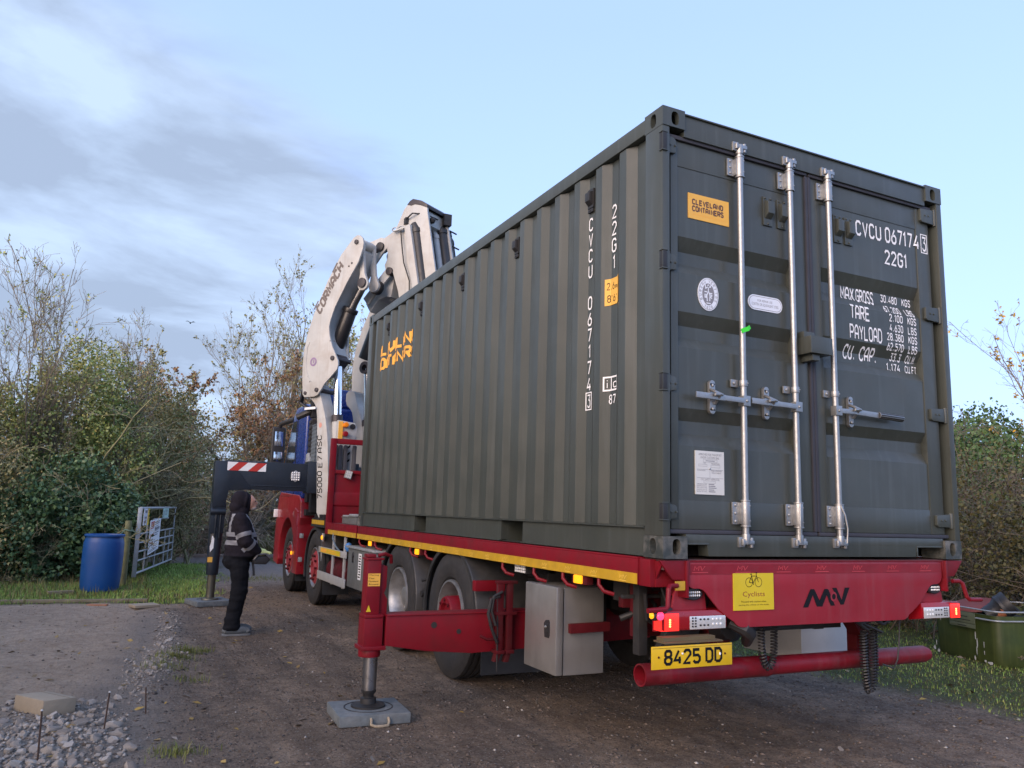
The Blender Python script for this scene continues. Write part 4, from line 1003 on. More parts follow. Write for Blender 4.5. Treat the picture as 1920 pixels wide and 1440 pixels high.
lettering('lettering', rect_poly(-7.78, -7.45, .776, .824) + [x for i in range(2) for x in rect_poly(-7.38, -6.86 - .1 * i, .78 + .026 * i, .792 + .026 * i)], [ORNG], ds, lambda s, t, k: (-.0240, -s, t))
mb = MB(); mb.cyl((.18, 6.55, .55), (.18, 7.6, .55), .16, 18); mb.build('air_tank', REDD, truck)
mb = MB(); mb.tube([(-.01, 7.15, 1.06), (-.03, 7.12, .98), (.0, 7.05, .88), (.04, 6.9, .80)], .012, 8); mb.build('air_hose', mat('grey_blue_hose', (.10, .14, .18), .5), truck)
MB().ball((.02, 6.47, .90), (.05, .06, .06), 10).build('blue_cap', mat('blue_cap', (.05, .18, .45), .5), truck)

# amber side lamps and rope hooks under the rail
for y, z in ((5.46, .995), (3.86, .995), (.86, 1.000)):
    mb = MB(); mb.box(.0, .05, y - .09, y + .09, z - .03, z + .03); m_ = mb.build('side_marker', REDD, truck, bevel=.006)
    MB().box(-.016, .004, y - .045, y + .045, z - .026, z + .026).build('amber_lens', AMBER, m_, bevel=.008)
for y, z in ((7.80, .965), (9.66, .645)):
    m_ = MB().ball((-.018 if y < 9 else -.064, y, z), (.012, .045, .032), 12).build('side_marker', AMBER, truck)
for y in (5.9, 5.25, 4.05, 3.62, 1.95, 1.45, 1.05, .62):
    MB().tube([(.03, y, 1.045), (-.005, y, 1.03), (-.012, y - .01, .99), (.0, y - .05, .955), (.05, y - .08, .94)], .012, 8).build('rope_hook', RED, truck)
mb = MB(); mb.box(.02, .26, 1.62, 1.80, .97, 1.06); wl = mb.build('work_light', BLACK, truck)
mb = MB(); 
for i in range(5):
    for j in range(4): mb.box(.012, .02, 1.63 + .032 * i, 1.655 + .032 * i, .975 + .02 * j, .99 + .02 * j)
mb.build('led', LEDW, wl)

# steel tool box
mb = MB(); mb.box(.03, .335, 1.09, 1.50, .376, .925); tb = mb.build('tool_box', STEEL, truck, bevel=.008, label='brushed steel tool box with recessed latch')
mb = MB(); mb.box(-.035, .018, 1.075, 1.515, .380, .930); dr = mb.build('door', STEEL, tb, bevel=.010)
mb = MB(); mb.box(.018, .03, 1.10, 1.49, .40, .91); mb.build('door_seal', BLACK, tb)
mb = MB(); mb.prism([(-.038, 1.225, .60), (-.038, 1.165, .60), (-.038, 1.155, .62), (-.038, 1.155, .70), (-.038, 1.165, .715), (-.038, 1.21, .71), (-.038, 1.235, .69)], (.004, 0, 0)); mb.box(-.043, -.036, 1.175, 1.215, .63, .69, 1); mb.ball((-.046, 1.195, .668), (.008, .016, .012), 8, 2)
mb.build('latch', [BLACK, DARK, GALVD], tb, bevel=.002)
mb = MB(); mb.prism([(.06, 1.05, .640), (.06, 1.05, .700), (.36, 1.05, .705), (.36, 1.05, .645)], (0, .035, 0)); mb.build('support_bar', REDD, truck, bevel=.004)
mb = MB(); mb.box(1.9, 2.42, .9, 1.5, .40, .92); mb.build('tool_box', mat('white_box_paint', (.6, .62, .63), .4, dirt=.3, dirt_col=(.3, .3, .28)), truck, bevel=.008, label='white tool box on the far side')

# ---- rear stabiliser leg
sl = thing('rear_outrigger', None, None, (0, 0, 0)); sl.parent = truck; sl.location = -org(truck); ORG[sl.name] = Vector((0, 0, 0))
xl, yl = -.985, 1.98
mb = MB(); mb.prism([(-.90, yl - .075, .675), (1.3, yl - .075, .665), (1.3, yl - .075, .44), (-.25, yl - .075, .395), (-.60, yl - .075, .425), (-.90, yl - .075, .475)], (0, .15, 0))
mb.box(-.90, 1.0, yl - .085, yl + .085, .668, .680)
mb.build('beam', RED, sl, bevel=.006)
mb = MB(); mb.cyl((-.55, yl - .078, .60), (-.55, yl - .07, .60), .022, 12); mb.cyl((-.36, yl - .078, .55), (-.36, yl - .07, .55), .018, 12); mb.build('pin_hole', DARK, sl)
mb = MB(); mb.box(xl - .060, xl + .038, yl - .055, yl + .055, .64, 1.045); mb.box(xl - .065, xl + .065, yl - .078, yl + .078, .66, .682); mb.prism([(xl + .038, yl - .03, .66), (xl + .038, yl - .03, 1.02), (xl + .09, yl - .03, 1.0), (xl + .09, yl - .03, .86), (xl + .075, yl - .03, .82), (xl + .10, yl - .03, .78), (xl + .10, yl - .03, .66)], (0, .06, 0))
mb.box(xl - .066, xl + .066, yl - .072, yl + .072, .47, .659); mb.box(xl - .082, xl + .090, yl - .085, yl + .085, .448, .475); mb.cyl((xl, yl, .40), (xl, yl, .446), .075, 20)
mb.box(xl - .068, xl + .055, yl - .062, yl + .062, 1.045, 1.060); mb.tube([(xl + .02, yl - .03, 1.075), (xl + .07, yl - .02, 1.085), (xl + .12, yl, 1.07), (xl + .13, yl + .02, 1.02)], .014, 8); mb.box(xl - .06, xl + .0, yl - .05, yl + .05, 1.062, 1.085)
mb.build('leg_housing', RED, sl, bevel=.006)
mb = MB(); mb.cyl((xl + .012, yl, .175), (xl + .012, yl, .42), .048, 24); mb.build('piston', DCHROME, sl)
mb = MB(); mb.lathe((xl + .012, yl, .074), (0, 0, 1), [(0, 0), (.115, 0), (.115, .012), (.055, .022), (.052, .055), (.036, .062), (.036, .075), (.050, .095), (.050, .108), (0, .108)], 28); mb.build('foot', DARK, sl)
cs = sl; lettering('caution_sticker', rect_poly(xl - .054, xl + .032, .870, .955), ORNGS, sl, lambda s, t, k: (s, yl - .0575 - .0004 * k, t))
pol = []
for i, w_ in enumerate(('Warning', 'Clear', 'Movement', 'Around')): pol += bfont_polys(w_, xl - .048, .938 - .020 * i, .068 if i != 1 else .040, .011)
lettering('lettering', pol, BLACKP, cs, lambda s, t, k: (s, yl - .0588, t))
lettering('caution_sticker', [([(xl - .056, .70), (xl - .022, .70), (xl - .039, .745)], 0)], YELSIGN, sl, lambda s, t, k: (s, yl - .0575, t))
mb = MB()                                                      # uprights and hose loop that carry the sliding beam
for x in (-.105, -.03): mb.box(x, x + .045, 1.80, 1.84, .42, .905); mb.box(x - .01, x + .055, 1.78, 1.87, .40, .425)
mb.box(-.115, .05, 1.797, 1.843, .885, .906); mb.box(-.115, .05, 1.797, 1.843, .665, .69); mb.tube([(-.24, 1.80, .53), (-.19, 1.79, .505), (-.10, 1.80, .50)], .011, 8)
mb.prism([(-.10, 1.80, .43), (-.125, 1.80, .345), (-.09, 1.80, .345), (-.06, 1.80, .43)], (0, .05, 0)); mb.prism([(-.025, 1.80, .43), (-.045, 1.80, .34), (-.01, 1.80, .34), (.015, 1.80, .43)], (0, .05, 0))
mb.box(-.13, -.05, 1.843, 1.90, .58, .78)
mb.build('guide_frame', REDD, sl, bevel=.004)
MB().box(-.06, .20, 2.32, 2.38, .78, .86).build('cross_bar', RED, sl, bevel=.004)
mb = MB(); mb.tube([(-.10, 1.79, .80), (-.17, 1.78, .78), (-.19, 1.78, .68), (-.16, 1.78, .58), (-.11, 1.79, .48)], .012, 8); mb.tube([(-.08, 1.79, .83), (-.15, 1.78, .80), (-.165, 1.78, .70), (-.13, 1.78, .60)], .011, 8); mb.tube([(-.1, 1.83, .9), (-.105, 1.80, .60), (-.10, 1.80, .28)], .006, 6)
mb.build('hose', BLACK, sl)

# coiled trailer leads hanging under the panel
def coil(path, r, turns, w, name='coiled_lead'):
    P = [Vector(p) for p in path]; L = [0]
    for a, b in zip(P, P[1:]): L.append(L[-1] + (b - a).length)
    pts = []; n = turns * 9
    for i in range(n + 1):
        s = L[-1] * i / n; j = max(q for q in range(len(P)) if L[q] <= s + 1e-9); j = min(j, len(P) - 2)
        t = (s - L[j]) / (L[j + 1] - L[j]); c = P[j].lerp(P[j + 1], t); d = (P[j + 1] - P[j]).normalized()
        u = Vector((0, 1, 0)); v = d.cross(u); a = 2 * math.pi * i / 9
        pts.append(c + (u * math.cos(a) + v * math.sin(a)) * r)
    MB().tube(pts, w, 5).build(name, BLACK, truck)
def loop(x, z0, w, dep, y, n=14): return [(x - w / 2 * math.cos(math.pi * i / n) , y, z0 - dep * math.sin(math.pi * i / n) ** .55) for i in range(n + 1)]
coil(loop(.855, .80, .10, .245, .14), .018, 30, .0052)
coil(loop(1.655, .72, .075, .345, .12), .020, 40, .0055); coil(loop(1.71, .76, .085, .385, .15), .020, 42, .0055)
mb = MB(); mb.tube([(1.50, .13, .83), (1.60, .12, .78), (1.72, .12, .80), (1.80, .12, .77), (1.95, .10, .84)], .012, 7); mb.tube([(1.55, .12, .80), (1.66, .12, .74), (1.75, .12, .76), (1.66, .11, .70), (1.78, .11, .72), (1.62, .12, .78)], .010, 7); mb.tube([(1.96, .12, .82), (1.93, .11, .65), (1.91, .11, .55), (1.86, .10, .50), (1.76, .10, .53)], .005, 6)
mb.build('cable', BLACK, truck)

# ---- headboard
mb = MB()
for x0, x1 in ((-.02, .055), (2.385, 2.46)): mb.box(x0, x1, 7.57, 7.64, D - .15, 2.345)
mb.box(.055, 2.385, 7.58, 7.63, 2.27, 2.345); mb.box(.055, 2.385, 7.575, 7.635, 1.855, 1.905)
mb.box(.055, 2.385, 7.60, 7.62, D - .15, 1.855); mb.prism([(.055, 7.585, 1.56), (.055, 7.60, 1.60), (.055, 7.60, 1.40), (.055, 7.585, 1.42)], (2.33, 0, 0))
for x in (.85, 1.58): mb.box(x, x + .06, 7.585, 7.60, D - .1, 2.27)
mb.box(-.03, .03, 7.45, 7.60, DT - .15, DT + .01)
mb.build('headboard', RED, truck, bevel=.004)
M_ = Matrix.Translation((.235, 7.545, 1.845)) @ Matrix.Rotation(R(14), 4, 'Y')
mb = MB(); mb.box(-.045, .045, -.03, .02, -.055, .055, 0, M_)
for i in range(3):
    for j in range(3): mb.box(-.038 + .027 * i, -.016 + .027 * i, -.032, -.03, -.046 + .033 * j, -.018 + .033 * j, 1, M_)
mb.build('work_light', [GALVD, LEDW], truck)
mb = MB(); mb.box(-.02, .30, 7.68, 8.55, 1.10, 1.13); mb.box(-.02, .02, 7.70, 8.5, 1.13, 1.22)
for y in (7.72, 8.0, 8.3): mb.box(-.02, .26, y, y + .04, 1.13, 1.28)
stp = mb.build('step', DARK, truck)
lettering('reflective_strip', rect_poly(-8.5, -7.7, 1.138, 1.20), YELTAPE, stp, lambda s, t, k: (-.0225, -s, t))

# ---- front stabiliser
fl = thing('front_outrigger', None, None, (0, 0, 0)); fl.parent = truck; fl.location = -org(truck); ORG[fl.name] = Vector((0, 0, 0))
xf, yf = -1.355, 8.5
mb = MB(); mb.box(-1.30, .55, yf - .11, yf + .11, 1.605, 2.005); mb.prism([(-1.45, yf - .12, 1.985), (-1.22, yf - .12, 2.0), (-.98, yf - .12, 1.66), (-.94, yf - .12, 1.60), (-1.24, yf - .12, 1.58), (-1.27, yf - .12, 1.36), (-1.44, yf - .12, 1.34)], (0, .24, 0))
mb.box(-.95, .1, yf - .118, yf - .108, 1.655, 1.67); mb.box(-.16, .6, yf - .15, yf + .15, 1.58, 2.045)
mb.build('beam', NAVY, fl, bevel=.008)
mb = MB(); mb.prism([(-1.45, yf - .09, 1.40), (-1.25, yf - .09, 1.40), (-1.265, yf - .09, .98), (-1.44, yf - .09, .98)], (0, .18, 0)); mb.tube([(xf, yf, 1.05), (xf, yf, .62), (xf, yf, .41)], [.092, .085, .080], 18)
mb.cyl((xf - .10, yf - .10, 1.28), (xf + .10, yf - .10, 1.28), .045, 12); mb.cyl((xf - .02, yf - .105, 1.30), (xf - .02, yf - .1, .92), .014, 8); mb.cyl((xf + .04, yf - .105, 1.30), (xf + .04, yf - .1, .92), .014, 8)
mb.build('leg_housing', NAVY, fl, bevel=.006)
mb = MB(); mb.cyl((xf, yf, .13), (xf, yf, .415), .057, 20); mb.lathe((xf, yf, .075), (0, 0, 1), [(0, 0), (.12, 0), (.11, .02), (.06, .03), (.055, .09), (0, .09)], 20); mb.build('piston', mat('oily_steel', (.12, .115, .09), .4, .7, var=.2), fl)
ch = []
lettering('hazard_sticker', rect_poly(-1.285, -.755, 1.862, 1.982), WHITEP, fl, lambda s, t, k: (s, yf - .1225, t))
for a in (-1.235, -.975): ch.append(([(a - .03, 1.862), (a + .10, 1.862), (a + .225, 1.982), (a + .095, 1.982)], 0))
lettering('hazard_stripe', ch, REDP, fl, lambda s, t, k: (s, yf - .1235, t))
hx_ = [(-.33 + .075 * math.cos(math.pi * (i / 3 + .5)), 1.818 + .085 * math.sin(math.pi * (i / 3 + .5))) for i in range(6)]
mb = MB(); mb.prism([(x, yf - .135, z) for x, z in hx_], (0, .026, 0)); ob_ = mb.build('lamp', GALVD, fl, bevel=.004)
mb = MB()
for i in range(4):
    for j in range(4): mb.ball((-.378 + .032 * i, yf - .136, 1.766 + .034 * j), (.013, .005, .014), 8)
mb.build('led', LEDW, fl)
mb = MB(); mb.box(xf - .085, xf - .02, yf - .086, yf - .083, .585, .655); mb.build('caution_sticker', ORNGS, fl)
mb = MB(); mb.prism([(xf - .06, yf - .093, .72), (xf - .02, yf - .093, .78), (xf - .02, yf - .093, .92), (xf - .05, yf - .093, .95), (xf - .055, yf - .093, .86), (xf - .07, yf - .093, .80)], (0, .004, 0)); mb.build('worn_sticker', WHITEP, fl)

# ---- cab
mb = MB(); prof = [(9.30, 1.50), (9.30, 2.96), (9.42, 3.03), (10.12, 3.03), (10.32, 2.93), (10.74, 2.44), (11.12, 1.78), (11.17, 1.50)]
mb.prism([(-.045, y, z) for y, z in prof], (2.53, 0, 0)); mb.box(.25, 2.19, 9.33, 10.2, 3.0, 3.30)
cab = mb.build('cab', BLUE, truck, bevel=.045, seg=3)
g = [(10.02, 2.12), (10.02, 2.80), (10.32, 2.80), (10.66, 2.40), (10.86, 2.05), (10.55, 2.06)]
for x0 in (-.052, 2.488): MB().prism([(x0, y, z) for y, z in g], (.005, 0, 0)).build('side_window', GLASS, cab, smooth=False)
mb = MB(); mb.prism([(.10, 10.40, 2.885), (.10, 11.08, 1.90), (.10, 11.10, 1.91), (.10, 10.42, 2.895)], (2.24, 0, 0)); mb.build('windscreen', GLASS, cab)
mb = MB()
for x0 in (-.056, 2.490):
    mb.box(x0, x0 + .006, 9.915, 9.93, 1.55, 2.88); mb.box(x0, x0 + .006, 9.93, 10.95, 1.545, 1.555); mb.box(x0 - .012, x0 + .01, 9.98, 10.16, 1.86, 1.90)
mb.build('door_trim', BLACK, cab)
def arch(y0, z0, r, a0, a1, n=14): return [(y0 + r * math.cos(R(a0 + (a1 - a0) * i / n)), z0 + r * math.sin(R(a0 + (a1 - a0) * i / n))) for i in range(n + 1)]
low = [(9.26, .34), (9.26, 1.10), (9.20, 1.20), (9.24, 1.46), (9.40, 1.56), (11.0, 1.62), (11.16, 1.52), (11.30, 1.1), (11.32, .42), (10.90, .38)] + arch(10.22, .56, .63, -8, 140) + [(9.66, .90), (9.60, .34)]
mb = MB()
for x0 in (-.055, 2.085): mb.prism([(x0, y, z) for y, z in low], (.42, 0, 0))
mb.box(.36, 2.08, 10.9, 11.28, .38, 1.54)
lo = mb.build('lower_body', REDC, truck, bevel=.018, seg=3)
mb = MB(); mb.prism([(-.075, y, z) for y, z in [(9.30, 1.06), (9.52, 1.10), (9.74, 1.26), (9.60, 1.36), (9.32, 1.30)]], (.04, 0, 0)); mb.build('fairing', REDC, truck, bevel=.012)
mb = MB(); mb.box(-.12, -.05, 11.14, 11.22, 1.18, 1.32); mb.build('corner_lamp', WHITEP, lo, bevel=.012)
for z in (.90, .54): MB().box(-.05, .0, 9.10, 9.18, z, z + .07).build('step_bracket', GALVD, truck, bevel=.006)
mb = MB(); mb.box(.35, 2.1, 9.26, 11.2, .75, 1.5); mb.box(.0, .3, 9.05, 9.28, 1.25, 1.34); mb.build('cab_floor', DARK, truck)
# mirror
mb = MB(); mb.box(-.295, -.055, 10.92, 11.03, 2.10, 2.76); mr = mb.build('mirror', BLACK, truck, bevel=.04, seg=3)
mb = MB(); mb.box(-.245, -.10, 10.914, 10.925, 2.42, 2.68); mb.box(-.245, -.10, 10.914, 10.925, 2.15, 2.32); mb.build('mirror_glass', MIRRORG, mr, bevel=.003)
mb = MB(); mb.tube([(-.17, 10.97, 2.74), (-.15, 10.93, 2.82), (-.05, 10.75, 2.86), (.02, 10.6, 2.88)], [.035, .04, .045, .045], 10); mb.tube([(-.18, 10.98, 2.12), (-.02, 10.9, 2.02)], .022, 8); mb.build('mirror_arm', BLACK, mr)
# intake stack and rack behind the cab
mb = MB(); mb.box(.0, .30, 9.05, 9.26, 1.45, 2.75); mb.box(.02, .55, 8.85, 9.0, 1.3, 2.3); mb.box(.3, 2.2, 8.95, 9.2, 1.2, 1.9); mb.cyl((.10, 9.15, 2.7), (.10, 9.15, 3.02), .10, 14)
for z in np.arange(1.6, 2.7, .09): mb.box(-.012, .0, 9.07, 9.24, z, z + .05)
mb.build('air_intake', BLACK, truck, bevel=.01)
mb = MB(); mb.box(.0, .07, 8.72, 9.0, 2.02, 2.62); mb.box(.02, .05, 8.66, 8.72, 1.98, 2.66)
for z in np.arange(2.02, 2.62, .06): mb.box(-.006, .0, 8.70, 9.0, z, z + .03)
mb.build('cooler', mat('slate_cooler', (.14, .17, .20), .5, .3), truck, bevel=.004)
MB().box(-.02, .06, 8.58, 8.66, 1.70, 2.0).build('blue_cover', mat('bright_blue', (.02, .16, .5), .4), truck, bevel=.006)
mb = MB(); mb.prism([(-.03, 9.10, 1.92), (-.03, 9.02, 2.08), (-.03, 9.08, 2.22), (-.03, 9.22, 2.20), (-.03, 9.24, 1.95)], (.08, 0, 0)); mb.build('vent_cover', GALVD, truck, bevel=.01)

# ================================================================== CRANE (on the lorry)
TH = R(32); HV = Vector((math.sin(TH), -math.cos(TH), 0)); OV = Vector((math.cos(TH), math.sin(TH), 0)); P0 = Vector((-.15, 8.35, 0))
def CP(u, o, z): return P0 + HV * u + OV * o + Vector((0, 0, z))
crane = thing('crane', None, None, (0, 0, 0)); crane.parent = truck; crane.location = -org(truck); ORG[crane.name] = Vector((0, 0, 0))
mb = MB(); mb.box(.25, 2.2, 7.75, 9.0, .99, 1.35); mb.box(.5, 1.9, 8.3, 8.95, 1.35, 1.60)
mb.build('crane_base', NAVY, crane, bevel=.01)
# column: two curved legs
def smooth(pts, it=2):
    P = [Vector(p) for p in pts]
    for _ in range(it):
        Q = []
        for i in range(len(P)):
            a, b = P[i], P[(i + 1) % len(P)]; Q += [a.lerp(b, .22), a.lerp(b, .78)]
        P = Q
    return [tuple(p) for p in P]
col = [(.16, 1.22), (.40, 1.22), (.36, 1.6), (.30, 2.2), (.265, 2.45), (.20, 2.72), (.115, 2.93), (.06, 3.06), (.02, 3.22), (-.16, 3.22), (-.16, 3.02), (-.02, 2.90), (.020, 2.78), (.045, 2.60), (.075, 2.2), (.13, 1.6)]
for o0, o1 in ((.06, .28), (.84, 1.06)):
    mb = MB(); mb.prism([CP(u, o0, z) for u, z in smooth(col, 1)], OV * (o1 - o0)); cl = mb.build('column', WHITEC, crane, bevel=.006)
fcol = lambda s, t, k: CP(s, .0575 - .0005 * k, t)
def vtext(txt, u0, u1, z0, z1, st, lean=0.0):
    """reads upwards: s along z, letter tops towards -u"""
    out = []
    for pts, k in text_polys(txt, 0, 0, z1 - z0, u1 - u0, st, 1.3): out.append(([(u1 - q + lean * (p / (z1 - z0)), z0 + p) for p, q in pts], k))
    return out
lettering('lettering', vtext('75000', .155, .255, 1.50, 1.905, 1.0, -.045) + vtext('E7', .120, .215, 1.955, 2.13, 1.0, -.02) + vtext('ASC', .092, .187, 2.17, 2.44, 1.0, -.03), BLACKP, crane, fcol)
lettering('round_sticker', [([(.115 + .032 * math.cos(a), 2.585 + .04 * math.sin(a)) for a in [2 * math.pi * i / 20 for i in range(20)]], 0)], mat('pale_pink_print', (.5, .25, .2), .5), crane, fcol)
mb = MB(); mb.prism([CP(u, .3, z) for u, z in [(.15, 1.3), (.38, 1.3), (.32, 2.0), (.12, 2.0)]], OV * .54); mb.build('column_web', NAVY, crane)
# main boom: twin beams with cheek plates
cheek = [(-.205, 3.012), (.0, 3.012), (.07, 3.035), (.135, 3.11), (.20, 3.20), (.385, 3.35), (.435, 3.40), (.450, 3.47), (.44, 3.53), (.37, 3.65), (.30, 3.765), (.235, 3.93), (.213, 4.07), (.235, 4.17), (.31, 4.361), (.52, 4.707), (.73, 5.008), (.80, 5.20), (.808, 5.29), (.785, 5.365), (.73, 5.415), (.67, 5.425), (.60, 5.395), (.37, 5.169), (.126, 4.80), (-.129, 4.285), (-.235, 3.98), (-.285, 3.70), (-.289, 3.50), (-.275, 3.30), (-.245, 3.06)]
inner = [(-.10, 3.35), (.15, 3.42), (.28, 3.55), (.22, 3.8), (.16, 3.98), (.155, 4.12), (.25, 4.38), (.45, 4.72), (.64, 5.0), (.70, 5.2), (.60, 5.32), (.40, 5.13), (.16, 4.76), (-.09, 4.26), (-.20, 3.9), (-.22, 3.55)]
for o0 in (0.0, 1.08):
    mb = MB(); mb.prism([CP(u, o0, z) for u, z in cheek], OV * .03); b = mb.build('boom_cheek', WHITEC, crane, bevel=.006)
    mb = MB(); mb.prism([CP(u, o0 + .03, z) for u, z in inner], OV * .36); mb.build('boom_beam', WHITEC, crane, bevel=.006)
    mb = MB(); mb.prism([CP(u, o0 + .39, z) for u, z in [(-.10, 3.35), (.15, 3.42), (.26, 3.6), (.22, 4.1), (.40, 4.55), (.66, 5.0), (.64, 5.30), (.4, 5.13), (-.09, 4.26), (-.22, 3.55)]], OV * .03); mb.build('boom_cheek', WHITEC, crane, bevel=.005)
fch = lambda s, t, k: CP(s, -.0035 - .0005 * k, t)
# name along the boom
a0 = Vector((-.155, 4.325)); a1 = Vector((.345, 5.135)); dv = (a1 - a0).normalized(); nv = Vector((dv.y, -dv.x)); ln = (a1 - a0).length
pol = []
for pts, k in text_polys('CORMACH', 0, 0, ln - .12, .150, 1.75, 1.0, slant=.28): pol.append(([tuple(a0 + dv * (p + .03) + nv * (.178 - q)) for p, q in pts], k))
def strip(p, q, w): d = (Vector(q) - Vector(p)).normalized(); m = Vector((-d.y, d.x)) * w / 2; return ([tuple(Vector(p) - m), tuple(Vector(q) - m), tuple(Vector(q) + m), tuple(Vector(p) + m)], 1)
L_ = lambda p, q: tuple(a0 + dv * p + nv * q)
pol += [strip(L_(.05, .008), L_(.20, .008), .026), strip(L_(ln - .26, .008), L_(ln - .10, .008), .026)]
lettering('lettering', pol, mat('brown_grey_print', (.12, .10, .09), .5), crane, fch)
# round seal and pressed arc
cx, cz = -.06, 3.545; CI = lambda r, n=28: [(cx + r * math.cos(2 * math.pi * i / n), cz + r * math.sin(2 * math.pi * i / n)) for i in range(n)]
def ring2(r0, r1, n=28):
    a, b = CI(r0, n), CI(r1, n); return [([a[i], a[(i + 1) % n], b[(i + 1) % n], b[i]], 0) for i in range(n)]
lettering('round_sticker', ring2(.068, .044) + ring2(.040, .036) + [([(cx - .010, cz - .02), (cx + .012, cz - .02), (cx + .018, cz + .025), (cx - .004, cz + .025)], 0)], mat('violet_print', (.25, .17, .30), .5), crane, fch)
MB().tube([CP(u, -.002, z) for u, z in [(-.165, 3.86), (-.21, 3.78), (-.215, 3.6), (-.19, 3.42), (-.14, 3.30), (-.08, 3.24)]], .006, 6).build('pressed_edge', WHITEC, crane)
# pins
PINM = mat('dark_pin', (.05, .045, .05), .45, .3)
def pin(u, z, o0, o1, r, name='pin', m=None): MB().cyl(CP(u, o0, z), CP(u, o1, z), r, 18).build(name, m or PINM, crane, bevel=.006)
for o0 in (0.0, 1.08):
    pin(.051, 3.11, o0 - .022, o0 + .40, .033); pin(-.185, 3.074, o0 - .02, o0 + .40, .027); pin(.675, 5.315, o0 - .025, o0 + .46, .036); pin(.335, 3.572, o0 - .02, o0 + .36, .036)
mb = MB(); 
for u, z in ((-.155, 3.33), (.345, 3.83), (.26, 3.84)): mb.cyl(CP(u, -.003, z), CP(u, .002, z), .009, 8)
mb.cyl(CP(.60, -.006, 5.00), CP(.60, .002, 5.00), .016, 10); mb.cyl(CP(.545, -.006, 4.96), CP(.545, .002, 4.96), .014, 10)
mb.build('bolt', PINM, crane)
# lift cylinders (chrome rod in a dark barrel), fold cylinders and links: one set per beam
for q in (0.0, .66):
    o = .22 + q
    mb = MB(); mb.cyl(CP(.235, o, 3.56), CP(.29, o, 2.70), .062, 24); mb.build('lift_rod', CHROME, crane)
    mb = MB(); mb.cyl(CP(.287, o, 2.745), CP(.293, o, 2.645), .082, 20); mb.lathe(CP(.245, o, 3.57), OV, [(.05, -.10), (.10, -.10), (.10, .10), (.05, .10)], 20); mb.build('rod_collar', PINM, crane)
    mb = MB(); mb.cyl(CP(.292, o, 2.66), CP(.35, o, 1.5), .076, 20); mb.build('lift_cylinder', WHITEC, crane)
    o = .28 + q
    mb = MB(); mb.cyl(CP(.10, o, 3.74), CP(.36, o, 4.36), .105, 22); mb.cyl(CP(.345, o, 4.33), CP(.375, o, 4.395), .118, 22); mb.build('fold_cylinder', mat('black_cylinder_paint', (.018, .018, .02), .3, dirt=.2, dirt_col=(.05, .05, .05)), crane, bevel=.006)
    mb = MB(); mb.cyl(CP(.36, o, 4.36), CP(.62, o, 4.76), .058, 18); mb.build('fold_rod', DCHROME, crane)
    for oo, (ua, za), (ub, zb2), ww in ((.10 + q, (.655, 5.33), (.745, 4.69), .045), (.34 + q, (.655, 5.33), (.745, 4.72), .045)):
        d = Vector((ub - ua, zb2 - za)); d.normalize(); nx = Vector((-d.y, d.x)); poly = []
        for c, sgn, rad in ((Vector((ua, za)), -1, .062), (Vector((ub, zb2)), 1, .10)):
            base = math.atan2(d.y, d.x) + (math.pi if sgn < 0 else 0)
            for i in range(-6, 7): an = base + i * math.pi / 13; poly.append((c.x + rad * math.cos(an), c.y + rad * math.sin(an)))
            if sgn < 0: poly += [tuple(c + d * .14 + nx * -ww), tuple(Vector((ub, zb2)) - d * .16 + nx * -ww)]
            else: poly += [tuple(c - d * .16 + nx * ww), tuple(Vector((ua, za)) + d * .14 + nx * ww)]
        mb = MB(); mb.prism([CP(u, oo, z) for u, z in poly], OV * .05); mb.build('link', WHITEC, crane, bevel=.006)
    pin(.745, 4.70, .065 + q, .10 + q, .075); pin(.745, 4.71, .38 + q, .46 + q, .11, m=BLACK)
    pin(.655, 5.33, .15 + q, .34 + q, .07, m=WHITEC)
# folding jib with its hydraulic extensions
jib = [(.46, 5.50), (.70, 5.545), (.76, 5.52), (.98, 5.62), (1.13, 5.92), (1.225, 6.02), (1.30, 6.05), (1.46, 5.99), (1.575, 5.91), (1.59, 5.78), (1.63, 5.60), (1.95, 4.10), (1.25, 3.95), (1.10, 4.62), (.98, 4.93), (.93, 5.00), (.83, 4.99), (.80, 5.08), (.86, 5.20), (.83, 5.35), (.76, 5.30), (.55, 5.06), (.48, 5.2)]
mb = MB(); mb.prism([CP(u, .50, z) for u, z in jib], OV * .035); mb.prism([CP(u, 1.00, z) for u, z in jib], OV * .035); mb.build('jib_cheek', WHITEC, crane, bevel=.005)
mb = MB(); mb.prism([CP(u, .535, z) for u, z in [(.95, 5.55), (1.15, 5.90), (1.30, 6.0), (1.45, 5.94), (1.53, 5.85), (1.53, 5.65), (1.24, 5.58), (1.62, 4.05), (1.28, 4.02), (1.12, 4.7)]], OV * .465); mb.build('jib_beam', WHITEC, crane, bevel=.005)
mb = MB(); mb.prism([CP(u, .40, z) for u, z in [(1.235, 5.60), (1.34, 5.62), (1.70, 4.02), (1.58, 4.0)]], OV * .10); mb.build('jib_side_plate', WHITEC, crane, bevel=.004)
mb = MB(); mb.prism([CP(u, .495, z) for u, z in [(1.19, 5.985), (1.24, 6.035), (1.30, 6.06), (1.47, 6.0), (1.585, 5.915), (1.58, 5.87), (1.45, 5.93), (1.34, 5.965), (1.27, 5.955)]], OV * .55); mb.build('worn_cap', PINM, crane, bevel=.004)
